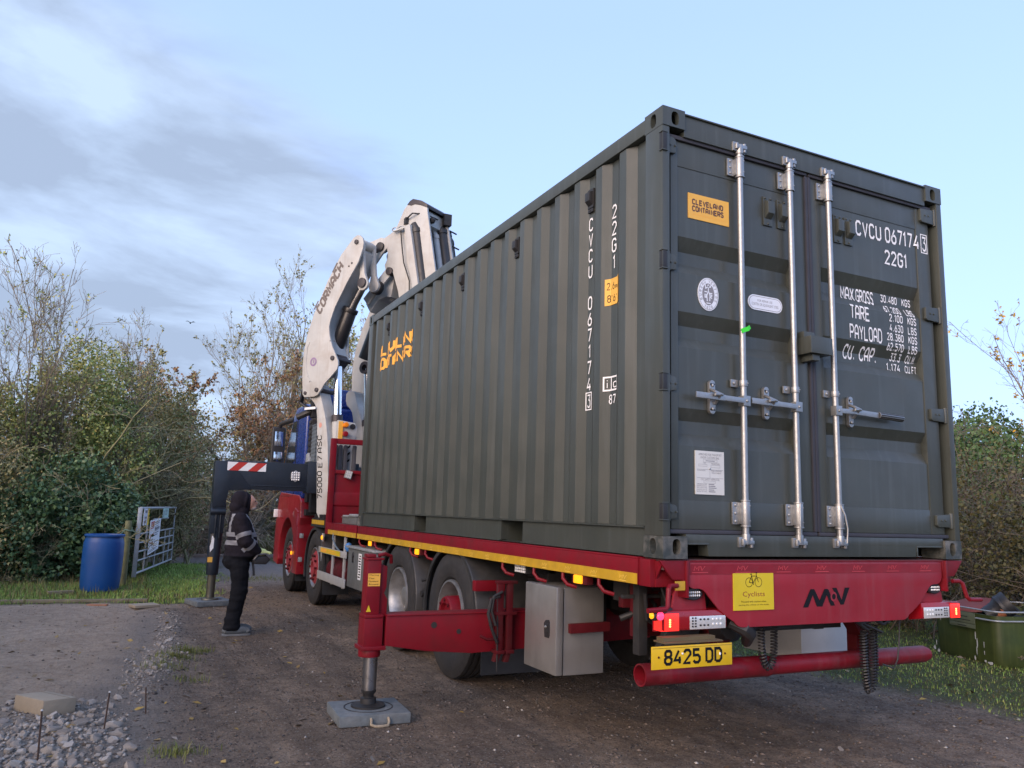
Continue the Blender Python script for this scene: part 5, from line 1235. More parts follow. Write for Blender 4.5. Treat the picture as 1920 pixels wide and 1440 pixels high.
for i, (o, w, m_) in enumerate(((.52, .075, RUBBERS), (.66, .062, WHITEC), (.76, .062, DARK), (.88, .06, WHITEC), (.98, .085, RUBBERS), (1.10, .055, RUBBERS), (1.18, .03, DARK))):
    u0 = 1.33 + .026 * i + (.02 if i > 3 else 0); z0 = 5.66 + (.10 if i in (4, 5) else 0.0)
    mb = MB(); d = Vector((.335, -1.5)); mb.tube([CP(u0, o, z0), CP(u0 + .05, o, z0 - .10), CP(u0 + d.x, o, z0 + d.y)], [w * .7, w, w], 12); mb.cyl(CP(u0 + .05, o, z0 - .10), CP(u0 + .065, o, z0 - .16), w * 1.12, 12)
    mb.build('extension_cylinder' if i < 6 else 'hose_rail', m_, crane)
mb = MB()
for j in range(6):
    t = j / 5; mb.cyl(CP(1.60 + .3 * t, 1.06, 5.68 - 1.3 * t), CP(1.60 + .3 * t, 1.23, 5.68 - 1.3 * t), .014, 6)
mb.box(0, .12, -.06, .06, -.09, .09, 0, Matrix.Translation(CP(1.56, .93, 5.82))); mb.box(0, .05, -.05, .05, -.05, .05, 0, Matrix.Translation(CP(1.17, .48, 5.72)))
mb.tube([CP(1.20, .47, 5.74), CP(1.35, .44, 5.80), CP(1.50, .55, 5.80), CP(1.56, .8, 5.78)], .012, 6); mb.ball(CP(1.56, .66, 5.72), (.05, .06, .05), 8); mb.ball(CP(1.53, .56, 5.62), (.045, .05, .04), 8)
mb.tube([CP(1.12, .46, 5.58), CP(1.18, .44, 5.30), CP(1.22, .45, 5.05), CP(1.34, .46, 4.75), CP(1.36, .46, 4.4)], .010, 6)
mb.build('fitting', DARK, crane)
mb = MB()
for u in (1.02, 1.14): mb.tube([CP(u + .05 * math.cos(a), .44 + .0 * a, 5.60 + .03 * math.sin(a)) for a in [2 * math.pi * i / 12 for i in range(12)]], .010, 6, closed=True)
mb.obox(CP(1.0, .45, 5.575), CP(1.24, .45, 5.60), .05, .02); mb.build('hose_guide', GALVD, crane)
pin(.70, 5.385, .465, .60, .075, m=BLACK); pin(.70, 5.385, 1.03, 1.10, .075, m=BLACK); pin(.915, 4.965, .47, .58, .062); pin(.915, 4.965, 1.0, 1.08, .062)
mb = MB()                                                      # curved saddle between the twin beams and the jib foot
sad = [(.35, 4.55), (.60, 4.80), (.86, 5.02), (.95, 5.0), (.90, 4.85), (.86, 4.60), (.75, 4.62), (.60, 4.58), (.45, 4.40)]
mb.prism([CP(u, .62, z) for u, z in sad], OV * .40); mb.build('saddle', WHITEC, crane, bevel=.006)
mb = MB(); mb.prism([CP(u, .50, z) for u, z in [(.40, 4.60), (.86, 5.05), (.98, 5.0), (.90, 4.88), (.62, 4.62), (.5, 4.48)]], OV * .04); mb.build('lower_lug', WHITEC, crane, bevel=.005)
mb = MB()                                                      # hoses looping behind the column head
for k in range(3): mb.tube([CP(-.10 - .03 * k, .02 + .05 * k, 3.25), CP(-.30 - .03 * k, .05 + .04 * k, 3.12), CP(-.34 - .02 * k, .05 + .04 * k, 2.94), CP(-.20, .10 + .04 * k, 2.84), CP(.0, .16 + .04 * k, 2.82)], .024, 8)
mb.box(-.02, .16, -.10, .10, -.16, .16, 0, Matrix.Translation(CP(-.16, .15, 2.88))); mb.cyl(CP(-.38, .05, 2.72), CP(-.12, .2, 2.86), .05, 10)
mb.build('hose', BLACK, crane)
MB().obox(CP(-.20, .03, 2.84), CP(.02, .03, 2.845), .02, .035).build('bracket', WHITEP, crane)
# control and valve panel seen over the headboard
mb = MB(); mb.prism([(x, 7.78, z) for x, z in [(.105, 2.0), (.105, 2.63), (.35, 2.60), (.385, 2.52), (.385, 1.92), (.28, 1.88), (.17, 1.92)]], (0, .10, 0)); pn = mb.build('control_panel', WHITEC, truck, bevel=.008)
mb = MB(); mb.box(.11, .17, 7.755, 7.78, 2.36, 2.61); mb.build('orange_plate', ORNGS, pn)
mb = MB(); mb.cyl((.205, 7.78, 2.555), (.205, 7.70, 2.565), .038, 14); mb.build('beacon', AMBERO, pn, bevel=.01)
mb = MB(); mb.cyl((.205, 7.78, 2.435), (.205, 7.71, 2.43), .040, 14); mb.build('stop_button', REDC, pn, bevel=.012)
mb = MB(); mb.cyl((.315, 7.78, 2.545), (.315, 7.765, 2.545), .040, 14, mi=0); mb.cyl((.325, 7.78, 2.39), (.325, 7.765, 2.39), .036, 14, mi=1); mb.build('gauge', [BLACK, GALVD], pn)
for x in (.05, .115, .19, .32): MB().box(x, x + .06, 7.70, 7.75, 1.62, 2.27).build('hose', mat('slate_hose', (.075, .075, .085), .6), truck, bevel=.02)
mb = MB(); mb.box(.02, .045, 7.69, 7.75, 1.88, 2.27); mb.build('panel_edge', WHITEP, truck)
pol = []
for i in range(3): pol += [([(.262, 2.02 + .10 * i), (.30, 2.05 + .10 * i), (.30, 2.085 + .10 * i), (.262, 2.055 + .10 * i)], 0)]
lettering('hazard_stripe', pol, BLACKP, pn, lambda s, t, k: (s, 7.7775, t))

# ================================================================== SMALL THINGS
def gz(x, y): return 0.0
# outrigger pads
def pad(cx, cy, w, l, h, rot, label, handle=True):
    t = thing('outrigger_pad', label, 'outrigger pad', (cx, cy, 0), 'outrigger pads under the stabiliser feet')
    M = Matrix.Translation((cx, cy, 0)) @ Matrix.Rotation(R(rot), 4, 'Z')
    mb = MB(); mb.box(-w / 2, w / 2, -l / 2, l / 2, .004, h, 0, M); mb.build('slab', PADG, t, bevel=.010)
    mb = MB(); mb.lathe((cx, cy, h), (0, 0, 1), [(.165, .0005), (.165, .003), (.158, .003), (.158, .0005)], 40); mb.build('ring_mark', DARK, t)
    if handle:
        P = [M @ Vector((x, -l / 2 - d, z)) for x, d, z in ((-.03, -.01, .05), (-.03, .01, .045), (-.035, .03, .02), (-.01, .045, .012), (.04, .05, .012), (.075, .04, .012), (.085, .02, .025), (.085, .01, .045), (.085, -.01, .05))]
        MB().tube(P, .009, 8).build('rope_handle', ROPE, t)
    return t
pad(-.975, 1.965, .475, .44, .074, -3, 'grey plastic pad with rope handle under the red rear stabiliser leg')
pad(-1.36, 8.52, .50, .52, .075, 14, 'grey pad under the dark front stabiliser leg behind the man', False)
# grey boxes lying on the deck
for k, (x0, x1, y0, y1, z1) in enumerate(((.06, .42, 6.35, 6.72, .13), (.10, .40, 6.85, 7.2, .11))):
    t = thing('load_box', ('grey plastic box on the deck beside the container corner', 'grey plastic box on the deck closest to the red headboard')[k], 'box', ((x0 + x1) / 2, (y0 + y1) / 2, D))
    mb = MB(); mb.box(x0, x1, y0, y1, D, D + z1 * .7); mb.box(x0 - .01, x1 + .01, y0 - .01, y1 + .01, D + z1 * .7, D + z1 * .8); mb.build('body', TANKG, t, bevel=.008)
    mb = MB(); mb.box(x0, x1, y0, y1, D + z1 * .8, D + z1); mb.build('lid', GALVD, t, bevel=.010)

# blue drum
bx, by = -2.757, 10.55
t = thing('plastic_drum', 'upright blue plastic drum without a lid standing on the grass', 'drum', (bx, by, 0))
mb = MB(); mb.lathe((bx, by, 0), (0, 0, 1), [(0, .01), (.235, .0), (.262, .025), (.275, .09), (.285, .25), (.290, .55), (.285, .74), (.270, .80), (.262, .815), (.262, .835), (.255, .838), (.25, .80), (.27, .70), (.275, .3), (.26, .04), (0, .03)], 44); mb.build('shell', BARREL, t)
mb = MB(); mb.lathe((bx, by, 0), (0, 0, 1), [(.262, .835), (.285, .835), (.288, .86), (.280, .868), (.262, .866), (.255, .84)], 44); mb.build('rim', BARREL, t)
for v in t.children: pass
# gate post, gate and its signs
t = thing('gate_post', 'round mossy wooden gate post beside the blue drum', 'post', (-2.435, 11.45, 0))
mb = MB(); mb.tube([(-2.435, 11.45, 0), (-2.43, 11.45, .5), (-2.435, 11.46, 1.045), (-2.435, 11.46, 1.06)], [.060, .056, .052, .046], 16); mb.build('trunk', WOODP, t)
mb = MB(); mb.tube([(-2.43 + .06 * math.cos(a), 11.45 + .06 * math.sin(a), .90 + .012 * math.sin(2 * a)) for a in [2 * math.pi * i / 14 for i in range(14)]], .012, 6, closed=True); mb.tube([(-2.38, 11.42, .91), (-2.32, 11.43, .87), (-2.27, 11.50, .88)], .010, 6); mb.tube([(-2.48, 11.41, .90), (-2.54, 11.40, .84), (-2.55, 11.40, .80)], .008, 6); mb.build('rope', mat('green_rope', (.16, .24, .18), .9), t)
g0, g1 = Vector((-2.27, 11.60, 0)), Vector((-1.49, 15.35, 0)); gd = (g1 - g0); GLN = gd.length; gd.normalize(); gn = Vector((gd.y, -gd.x, 0))
gate = thing('field_gate', 'galvanised steel field gate with notices, standing open on the grass', 'gate', g0)
GP = lambda s, z, o=0: g0 + gd * (s * GLN) + gn * o + Vector((0, 0, z))
mb = MB(); mb.box(-.035, .035, -.035, .035, .12, 1.285, 0, Matrix.Translation(g0)); mb.build('hinge_stile', GALVD, gate, bevel=.006)
def bar(s0, z0, s1, z1, r, nm='bar'): return MB().cyl(GP(s0, z0), GP(s1, z1), r, 8).build(nm, GALVD, gate)
bar(.0, 1.27, 1.0, 1.27, .022)
for z in (.83, .68, .53, .38): bar(.01, z, 1.0, z, .016)
bar(.01, .17, 1.0, .17, .020); bar(.35, 1.06, .78, 1.06, .014)
for s, a, b in ((1.0, .15, .86), (.985, .86, 1.27), (.20, .17, 1.27), (.46, .17, .6), (.72, .17, .83), (.86, .17, .83)): bar(s, a, s, b, .016, 'upright')
rows = lambda L: [p for (a, b_, z0, z1) in L for p in rect_poly(a, b_, z0, z1)]
def gsign(name, s0, s1, z0, z1, m, label, polys, pm, skew=0.0):
    mb = MB(); mb.prism([GP(s0, z0, .028), GP(s1, z0 + skew, .028), GP(s1, z1 + skew * .4, .028), GP(s0, z1, .028)], gn * .006)
    b = thing(name, label, 'sign', GP((s0 + s1) / 2, z0, .03), None); mb.build('board', m, b)
    lettering('lettering', polys, pm, b, lambda s, t, k: GP(s0 + (s1 - s0) * s, z0 + (z1 - z0) * t + skew * s, .0362 + .0004 * k)); return b
gsign('gate_sign', .045, .125, .975, 1.262, STICKW, 'white sign with dark lettering at the hinge end of the gate', rows([(.32 + .15 * i, .43 + .15 * i, .74, .90) for i in range(4)] + [(.26 + .13 * i, .36 + .13 * i, .40, .52) for i in range(5)] + [(.16 + .13 * i, .26 + .13 * i, .13, .27) for i in range(5)]), GREYP)
gsign('caution_sign', .150, .178, .975, 1.27, YELSIGN, 'narrow yellow caution sign beside the white gate sign', rows([(.25, .7, .72, .8), (.2, .8, .5, .58), (.3, .7, .36, .44)]) + [([(.3, .84), (.75, .84), (.52, .94)], 0)], BLACKP)
gsign('gate_sign', .545, .715, 1.075, 1.262, mat('pale_green_sign', (.42, .62, .55), .5), 'small pale green sign on the top bar of the gate', rows([(.08, .2, .1, .75), (.35, .8, .75, .82), (.35, .75, .6, .66), (.35, .8, .45, .51), (.35, .7, .3, .36)]), GREYP)
b = gsign('notice_board', .225, .50, .43, 1.045, WHITEP, 'tall white notice with a red square emblem tied to the gate bars', rows([(.42, .9, .86, .89), (.42, .85, .81, .84), (.5, .8, .745, .765), (.45, .9, .64, .715), (.45, .9, .615, .63), (.45, .85, .545, .575), (.45, .75, .48, .51), (.1, .35, .39, .42), (.08, .4, .22, .25), (.5, .9, .27, .30), (.05, .85, .09, .11), (.05, .7, .05, .07)]), GREYP, skew=.07)
lettering('lettering', ring_polys(.08, .38, .79, .94, .035) + rect_poly(.16, .30, .835, .895) + rows([(.05, .35, .735, .765), (.08, .4, .52, .56), (.08, .38, .30, .33)]), REDP, b, lambda s, t, k: GP(.225 + .275 * s, .43 + .615 * t + .07 * s, .0368))

# timber and bricks on the ground
def board(x0, y0, x1, y1, w, h, label, m, name='timber_board'):
    t = top(MB().obox((x0, y0, h / 2 + .006), (x1, y1, h / 2 + .006), w, h).build(name, m, None, bevel=.004), ((x0 + x1) / 2, (y0 + y1) / 2, 0))
    return props(t, label, 'board')
board(-4.75, 9.25, -2.12, 8.98, .06, .042, 'long weathered timber board edging the grass', TIMBER)
board(-3.42, 10.15, -3.10, 10.26, .12, .045, 'short grey timber offcut beside the blue drum', TIMBER)
props(top(MB().obox((-2.86, 8.66, .012), (-2.62, 8.60, .012), .10, .03).build('brick', BRICKY, None, bevel=.006), (-2.8, 8.58, 0)), 'orange brick lying flat beside the timber board', 'brick')
props(top(MB().obox((-2.33, 8.42, .016), (-2.02, 8.52, .016), .26, .036).build('paving_slab', CONC, None, bevel=.006), (-2.18, 8.47, 0)), 'pale thin paving slab at the end of the timber board', 'slab')
M_ = Matrix.Translation((-2.93, 2.78, .055)) @ Matrix.Rotation(R(28), 4, 'Z') @ Matrix.Rotation(R(-3), 4, 'X') @ Matrix.Rotation(R(3), 4, 'Y')
pv = thing('paving_block', 'large buff concrete block lying on the grey rubble', 'slab', (-2.985, 2.80, 0))
mb = MB(); mb.box(-.105, .105, -.20, .20, -.045, .055, 0, M_); mb.build('block', CONC, pv, bevel=.008)
mb = MB(); mb.box(.055, .060, -.195, .195, .0545, .0562, 0, M_); mb.build('joint_line', mat('joint_dark', (.16, .13, .09), .9), pv)
for k, (x, y, h, lean, lb) in enumerate(((-2.88, 1.63, .27, .004, 'rusty iron pin standing in the rubble at the bottom edge'), (-2.565, 2.10, .245, -.006, 'rusty iron pin with a pale cap, right of the paving block'), (-2.33, 2.55, .17, .008, 'thin rusty iron pin at the edge of the rubble'), (-2.13, 8.80, .20, .004, 'short dark iron pin beside the thin paving slab'))):
    t = thing('iron_pin', lb, 'pin', (x, y, 0), 'iron marker pins')
    MB().cyl((x + lean, y, -.02), (x - lean, y, h), .0048, 8).build('rod', RUST, t)
    if k < 2: MB().ball((x - lean, y, h + .003), (.007, .007, .005), 8).build('cap', CHIP, t)

# cut-down tank with metal rails, full of plant pots
A, Bc = Vector((5.66, 2.62, 0)), Vector((5.43, 1.74, 0)); e1 = (Bc - A).normalized(); e2 = Vector((-e1.y, e1.x, 0))
if e2.x < 0: e2 = -e2
L1, L2, HT = (Bc - A).length, 1.15, .50
TP = lambda s, t, z: A + e1 * s + e2 * t + Vector((0, 0, z))
tr = thing('water_trough', 'algae-stained green trough with two metal rails beside the hedge', 'trough', A + e1 * .4 + e2 * .5)
mb = MB()
def rrect(off, z, rad=.09, n=4):
    pts = []
    for cx, cy, a0_ in ((L1 - off - rad, off + rad, -90), (L1 - off - rad, L2 - off - rad, 0), (off + rad, L2 - off - rad, 90), (off + rad, off + rad, 180)):
        for i in range(n + 1): a = R(a0_ + 90 * i / n); pts.append(TP(cx + rad * math.cos(a), cy + rad * math.sin(a), z))
    return pts
rings = [rrect(.03, .0), rrect(.01, .05), rrect(.005, .25), rrect(.0, HT - .02), rrect(.0, HT), rrect(.02, HT), rrect(.03, .1), rrect(.04, .05)]
n = len(rings[0]); vs = [p for r in rings for p in r]; fs = []
for i in range(len(rings) - 1):
    for j in range(n): fs.append((i * n + j, i * n + (j + 1) % n, (i + 1) * n + (j + 1) % n, (i + 1) * n + j))
fs.append(tuple(range((len(rings) - 1) * n, len(rings) * n))); mb.add(vs, fs); mb.build('tank', MOSS, tr)
for z in (.545, .455): MB().tube(rrect(-.022, z, .10), .0085, 8, closed=True).build('rail', GALVD, tr)
for s, t in ((L1 + .02, .8), (.06, L2 + .02)): MB().cyl(TP(s, t, .0), TP(s, t, .55), .009, 6).build('rail_post', GALVD, tr)
mb = MB(); mb.prism([TP(s, -.035, z) for s, z in ((.30, .50), (.66, .50), (.66, .39), (.30, .39))], e2 * .006); mb.prism([TP(s, -.035, z) for s, z in ((.30, .385), (.66, .385), (.66, .345), (.30, .345))], e2 * .006); mb.build('name_plate', mat('stained_plate', (.11, .13, .085), .6, var=.3, dirt=.4, dirt_col=(.05, .07, .03)), tr, bevel=.002)
mb = MB()
for z, a, b in ((.46, .40, .56), (.425, .36, .60), (.365, .42, .54)): mb.prism([TP(s, -.0365, q) for s, q in ((a, z), (b, z), (b, z - .008), (a, z - .008))], e2 * .001)
mb.build('lettering', DARK, tr)
mb = MB(); rr_ = random.Random(4)
for s, z, w_, h_ in ((.13, .40, .006, .05), (.62, .27, .006, .05), (.64, .20, .007, .06), (.63, .13, .006, .05), (.60, .05, .012, .025), (.73, .20, .005, .03), (.73, .12, .005, .03), (.05, .12, .006, .03), (.02, .06, .02, .025), (.08, .035, .02, .018), (.80, .03, .03, .02), (.74, .04, .015, .015)):
    pts = [(s + w_ * math.cos(a) * rr_.uniform(.5, 1.2), z + h_ * math.sin(a) * rr_.uniform(.6, 1.1)) for a in [2 * math.pi * i / 8 for i in range(8)]]
    mb.prism([TP(a, -.0045, b) for a, b in pts], e2 * .002)
mb.build('scuff', CHIP, tr)
mb = MB(); mb.box(-.28, .28, -.5, .5, .43, .44, 0, Matrix.Translation(TP(.5, .6, 0))); mb.build('soil', DARK, tr)
ld = thing('round_lid', 'rust-brown round lid lying in the stained trough behind the rail', 'lid', TP(.22, .36, .44))
mb = MB(); c_ = TP(.24, .36, .55); mb.lathe(c_, (e2 * -.22 + Vector((0, 0, 1)) + e1 * .05), [(0, .02), (.20, .02), (.235, .0), (.245, -.02), (.235, -.03), (0, .0)], 32); mb.build('disc', mat('rust_brown_plastic', (.20, .045, .035), .55, var=.2), ld)
mb = MB(); c_ = TP(.20, .36, .46); mb.box(-.1, .1, -.1, .1, -.02, .05, 0, Matrix.Translation(c_)); mb.build('stand', DARK, ld)
def potobj(c, ax, r0, r1, h, m, lb, ribs=False):
    t = thing('plant_pot', lb, 'plant pot', c, 'plant pots in the trough'); ax = Vector(ax).normalized()
    pr = [(0, 0), (r0, 0), (r1 * .94, h * .8), (r1, h * .8), (r1, h), (r1 * .93, h), (r1 * .88, h * .8), (r0 * .9, .02), (0, .02)]
    if ribs: pr = [(0, 0), (r0, 0), (r0 * 1.05, h * .3), (r0 * 1.12, h * .3), (r0 * 1.12, h * .42), (r1 * .92, h * .6), (r1, h * .6), (r1, h * .72), (r1 * .96, h * .74), (r1 * 1.02, h * .9), (r1 * 1.02, h), (r1 * .93, h), (r0 * .85, .02), (0, .02)]
    MB().lathe(c, ax, pr, 24).build('shell', m, t); return t
potobj(TP(.52, .30, .47), (.25, -.5, .75), .055, .085, .14, POTB, 'small black plant pot right of the brown lid')
potobj(TP(.58, .38, .46), (.2, -.5, .8), .06, .09, .15, POTB, 'black plant pot tilted between a small black and an orange pot')
potobj(TP(.66, .22, .47), (.30, -.55, .7), .05, .08, .12, TERRA, 'orange terracotta pot between the black pots')
potobj(TP(.60, .16, .475), (.55, -.60, .55), .08, .125, .26, POTB, 'stack of large black ribbed pots leaning over the trough rail', True)
potobj(TP(.74, .55, .46), (.4, -.5, .8), .08, .12, .20, POTB, 'large black pot at the far side of the trough')

# ================================================================== MAN WITH THE REMOTE
px, py = -1.37, 5.80
man = thing('person', 'man in black hooded work jacket with silver bands holding a remote control box', 'person', (px, py, 0))
ZM = ([0, .30, .705, .845, .93, 1.155, 1.215, 1.32, 1.56], [0, .34, .835, .885, 1.00, 1.235, 1.285, 1.355, 1.555])
def zm(z): return float(np.interp(z, *ZM))
def W0(f, l, z): return Vector((px + f, py + l, z))
def W(f, l, z): return W0(f, l, zm(z))            # f = forwards (+x), l = to his left (+y)
def body_shape():
    mb = MB()
    def lathe_path(secs, n=18):
        vs = []; fs = []
        for (f, l, z, rf, rl) in secs:
            for j in range(n): a = 2 * math.pi * j / n; vs.append(W(f + rf * math.cos(a), l + rl * math.sin(a), z))
        for i in range(len(secs) - 1):
            for j in range(n): fs.append((i * n + j, i * n + (j + 1) % n, (i + 1) * n + (j + 1) % n, (i + 1) * n + j))
        fs += [tuple(reversed(range(n))), tuple(range((len(secs) - 1) * n, len(secs) * n))]; mb.add(vs, fs)
    lathe_path([(.0, 0, .70, .150, .170), (.005, 0, .74, .168, .182), (.012, 0, .83, .174, .187), (.012, 0, .92, .170, .187), (.0, 0, 1.02, .150, .183), (-.02, 0, 1.10, .132, .182), (-.035, 0, 1.17, .11, .165), (-.045, 0, 1.215, .095, .12), (-.045, 0, 1.27, .08, .08)])
    for s in (-1, 1):
        k = .0 if s < 0 else .03                                # legs, trousers bagging at the knee and ankle
        lathe_path([(-.005, s * .075, .78, .118, .098), (-.01 + k, s * .083, .66, .110, .092), (.01 + k, s * .09, .52, .092, .084), (.015 + k, s * .09, .40, .088, .080), (-.015 + k, s * .09, .26, .082, .074), (-.035 + k, s * .09, .14, .080, .072), (-.035 + k, s * .09, .075, .088, .078), (-.03 + k, s * .09, .045, .082, .072)], 14)
        sh = (-.045, s * .17, 1.155); el = (.025, s * .225, .93); wr = (.175, s * .14, .845)
        P = [Vector(sh), Vector(sh).lerp(Vector(el), .33), Vector(sh).lerp(Vector(el), .7), Vector(el), Vector(el).lerp(Vector(wr), .35), Vector(el).lerp(Vector(wr), .7), Vector(wr)]
        mb.tube([W(*p) for p in P], [.076, .074, .070, .068, .066, .060, .050], 14); mb.ball(W(*sh), (.078, .070, .070), 14); mb.ball(W(*el), .068, 12)
    # head, tilted up, inside the hood
    mb.ball(W(.036, 0, 1.395), (.088, .072, .095), 18); mb.ball(W(.098, 0, 1.330), (.042, .042, .036), 12); mb.ball(W(.134, 0, 1.388), (.022, .014, .020), 10); mb.ball(W(.108, 0, 1.425), (.024, .048, .014), 10)
    mb.ball(W(-.042, 0, 1.410), (.100, .096, .118), 20); mb.ball(W(-.075, 0, 1.335), (.078, .09, .085), 16); mb.ball(W(-.02, 0, 1.270), (.088, .088, .06), 16)
    mb.tube([W(.012 + .010 * math.sin(a) , .080 * math.cos(a), 1.405 + .110 * math.sin(a)) for a in [2 * math.pi * i / 20 for i in range(20)]], .018, 8, closed=True)
    mb.tube([W(-.0 + .155 * math.cos(a), .175 * math.sin(a), .715) for a in [2 * math.pi * i / 24 for i in range(24)]], .018, 8, closed=True)
    for s in (-1, 1): mb.ball(W(.05, s * .14, .79), (.10, .05, .06), 10); mb.ball(W(-.08, s * .06, .66), (.09, .09, .09), 12)
    return mb
bo = body_shape().build('body', CLOTH, man)
md = bo.modifiers.new('fuse', 'REMESH'); md.mode = 'VOXEL'; md.voxel_size = .0095
m2 = bo.modifiers.new('soft', 'SMOOTH'); m2.factor = .5; m2.iterations = 5
bpy.context.view_layer.update()
dg = bpy.context.evaluated_depsgraph_get(); nm = bpy.data.meshes.new_from_object(bo.evaluated_get(dg)); bo.modifiers.clear(); bo.data = nm
bm = bmesh.new(); bm.from_mesh(nm)
# folds of cloth, then clean cut lines for hems and reflective bands
for v in bm.verts:
    z = v.co.z; p = v.co * 7; k = .009 if z > .85 else .012
    if z < 1.30: 
        d = mnoise.noise(Vector((p.x * .8, p.y * .8, p.z * 1.9))) + .5 * mnoise.noise(Vector((p.x * 2, p.y * 2, p.z * 4.2)))
        v.co += v.normal * d * k
def cut(co, no): bmesh.ops.bisect_plane(bm, geom=bm.verts[:] + bm.edges[:] + bm.faces[:], plane_co=Vector(co), plane_no=Vector(no), dist=1e-5)
BZ = ((1.045, 1.092), (.955, 1.005))
for a, b in BZ: cut((0, 0, a), (0, 0, 1)); cut((0, 0, b), (0, 0, 1))
cut((0, 0, .84), (0, 0, 1)); cut((.064, 0, 0), (1, 0, 0))
ARM = {}
for s in (-1, 1):
    e0, w0, s0 = Vector((.025, s * .225, zm(.93))), Vector((.175, s * .14, zm(.845))), Vector((-.045, s * .17, zm(1.155)))
    d1 = (e0 - s0).normalized(); d2 = (w0 - e0).normalized()
    for d, c in ((d1, s0.lerp(e0, .62)), (d1, s0.lerp(e0, .80)), (d2, e0.lerp(w0, .18)), (d2, e0.lerp(w0, .38))): cut(c, d)
    ARM[s] = (s0, e0, w0, d1, d2)
def armseg(c):
    s = -1 if c.y < 0 else 1; s0, e0, w0, d1, d2 = ARM[s]; out = []
    for a, b, d, nm_ in ((s0, e0, d1, 'u'), (e0, w0, d2, 'l')):
        ln = (b - a).length; t = (c - a).dot(d) / ln; q = (c - a - d * (t * ln)).length
        if -.05 < t < 1.05 and q < .103: out.append((q, nm_, t))
    return min(out) if out else None
strip_faces = []
for f in bm.faces:
    c = f.calc_center_median(); f.material_index = 0
    arm = armseg(c)
    if c.z < .84: f.material_index = 1
    if c.x > .064 and 1.335 < c.z < 1.50 and abs(c.y) < .074: f.material_index = 2
    if arm and arm[0] < .10 and abs(c.y) > .115:
        _, nm_, t = arm
        if (nm_ == 'u' and .62 < t < .80) or (nm_ == 'l' and .18 < t < .38): strip_faces.append(f)
    elif any(a < c.z < b for a, b in BZ) and abs(c.y) < .20: strip_faces.append(f)
    elif 1.09 < c.z < 1.285 and .075 < abs(c.y) < .110 and not (arm and arm[0] < .085): strip_faces.append(f)
# the bands are laid on the jacket as pieces of their own
vs = {}; V = []; F = []
for f in strip_faces:
    q = []
    for v in f.verts:
        if v not in vs: vs[v] = len(V); V.append(v.co + v.normal * .0035)
        q.append(vs[v])
    F.append(q)
nm.materials.clear()
for m in (CLOTH, TROUS, SKIN): nm.materials.append(m)
for f in bm.faces: f.smooth = True
bm.to_mesh(nm); bm.free()
me = bpy.data.meshes.new('reflective_strip'); me.from_pydata([tuple(v) for v in V], [], F); me.materials.append(REFL); me.polygons.foreach_set('use_smooth', [True] * len(me.polygons))
rs = bpy.data.objects.new('reflective_strip', me); COL.objects.link(rs); rs.parent = man; ORG[rs.name] = org(man)
for s in (-1, 1): MB().ball(W(.119, s * .032, 1.412), (.008, .010, .006), 8).build('eye', BLACKP, man)
mb = MB(); mb.ball(W(.100, 0, 1.318), (.040, .043, .028), 12); mb.ball(W(.134, 0, 1.356), (.010, .022, .006), 8); mb.build('beard', HAIR, man)
for s in (-1, 1):
    k = .0 if s < 0 else .035; mb = MB()
    P = [(-.115, .030), (-.10, .046), (-.02, .05), (.06, .044), (.11, .036), (.145, .026)]
    mb.tube([W(f + k, s * .09, .052 - .006 * max(0, f * 6)) for f, r in P], [r for f, r in P], 14); mb.ball(W(.135 + k, s * .09, .040), (.035, .040, .028), 12); mb.ball(W(-.10 + k, s * .09, .05), (.03, .038, .035), 10)
    for v in range(len(mb.v)): x, y, z = mb.v[v]; mb.v[v] = (x, y, max(z, .014))
    sh = mb.build('shoe', SHOE, man); mb = MB()
    o_ = [(-.128, -.036), (-.05, -.040), (.04, -.044), (.12, -.042), (.168, -.018), (.168, .018), (.12, .042), (.04, .044), (-.05, .040), (-.128, .036)]
    mb.prism([W(f + k, s * .09 + l, .0) for f, l in o_], (0, 0, .022)); mb.build('sole', SOLE, sh, bevel=.006)
# gloves: palm, four bent fingers and a thumb closing on the box
for s in (-1, 1):
    wr = Vector((.170, s * .15, .845)); mb = MB(); pf = Vector((.245, s * .125, .828))
    mb.tube([W(*wr), W(*wr.lerp(pf, .35)), W(*pf)], [.040, .042, .036], 12); mb.ball(W(*pf), (.042, .036, .024), 12)
    for i in range(4):
        l = s * (.125 - .030 + .020 * i); f0 = .265 + (.008, .014, .012, .002)[i]; r = (.0105, .0112, .0108, .0092)[i]; e = (.036, .042, .038, .028)[i]
        mb.tube([W(f0 - .03, l, .832), W(f0, l, .832), W(f0 + e * .6, l, .822), W(f0 + e * .85, l, .800), W(f0 + e * .7, l, .778)], [r * 1.15, r * 1.1, r, r * .95, r * .8], 8)
    mb.tube([W(.215, s * .095, .83), W(.245, s * .075, .832), W(.272, s * .070, .822), W(.288, s * .074, .808)], [.016, .014, .012, .009], 8)
    mb.build('glove', GLOVE, man)
rc = thing('remote_control', 'black crane remote control box held at his waist', 'remote control', W0(.20, 0, .75))
mb = MB(); pr = [(.135, .725), (.265, .72), (.305, .765), (.300, .795), (.262, .812), (.14, .81), (.115, .775)]
mb.prism([W0(f, -.165, z) for f, z in pr], (0, .33, 0)); mb.build('case', BLACK, rc, bevel=.016)
mb = MB(); mb.box(px + .14, px + .26, py - .150, py + .150, .812, .822); mb.build('panel', DARK, rc, bevel=.003)
mb = MB()
for i in range(6): mb.cyl(W0(.20, -.11 + .044 * i, .82), W0(.205, -.11 + .044 * i, .865), .006, 8); mb.ball(W0(.205, -.11 + .044 * i, .868), .010, 8)
mb.build('lever', BLACK, rc)
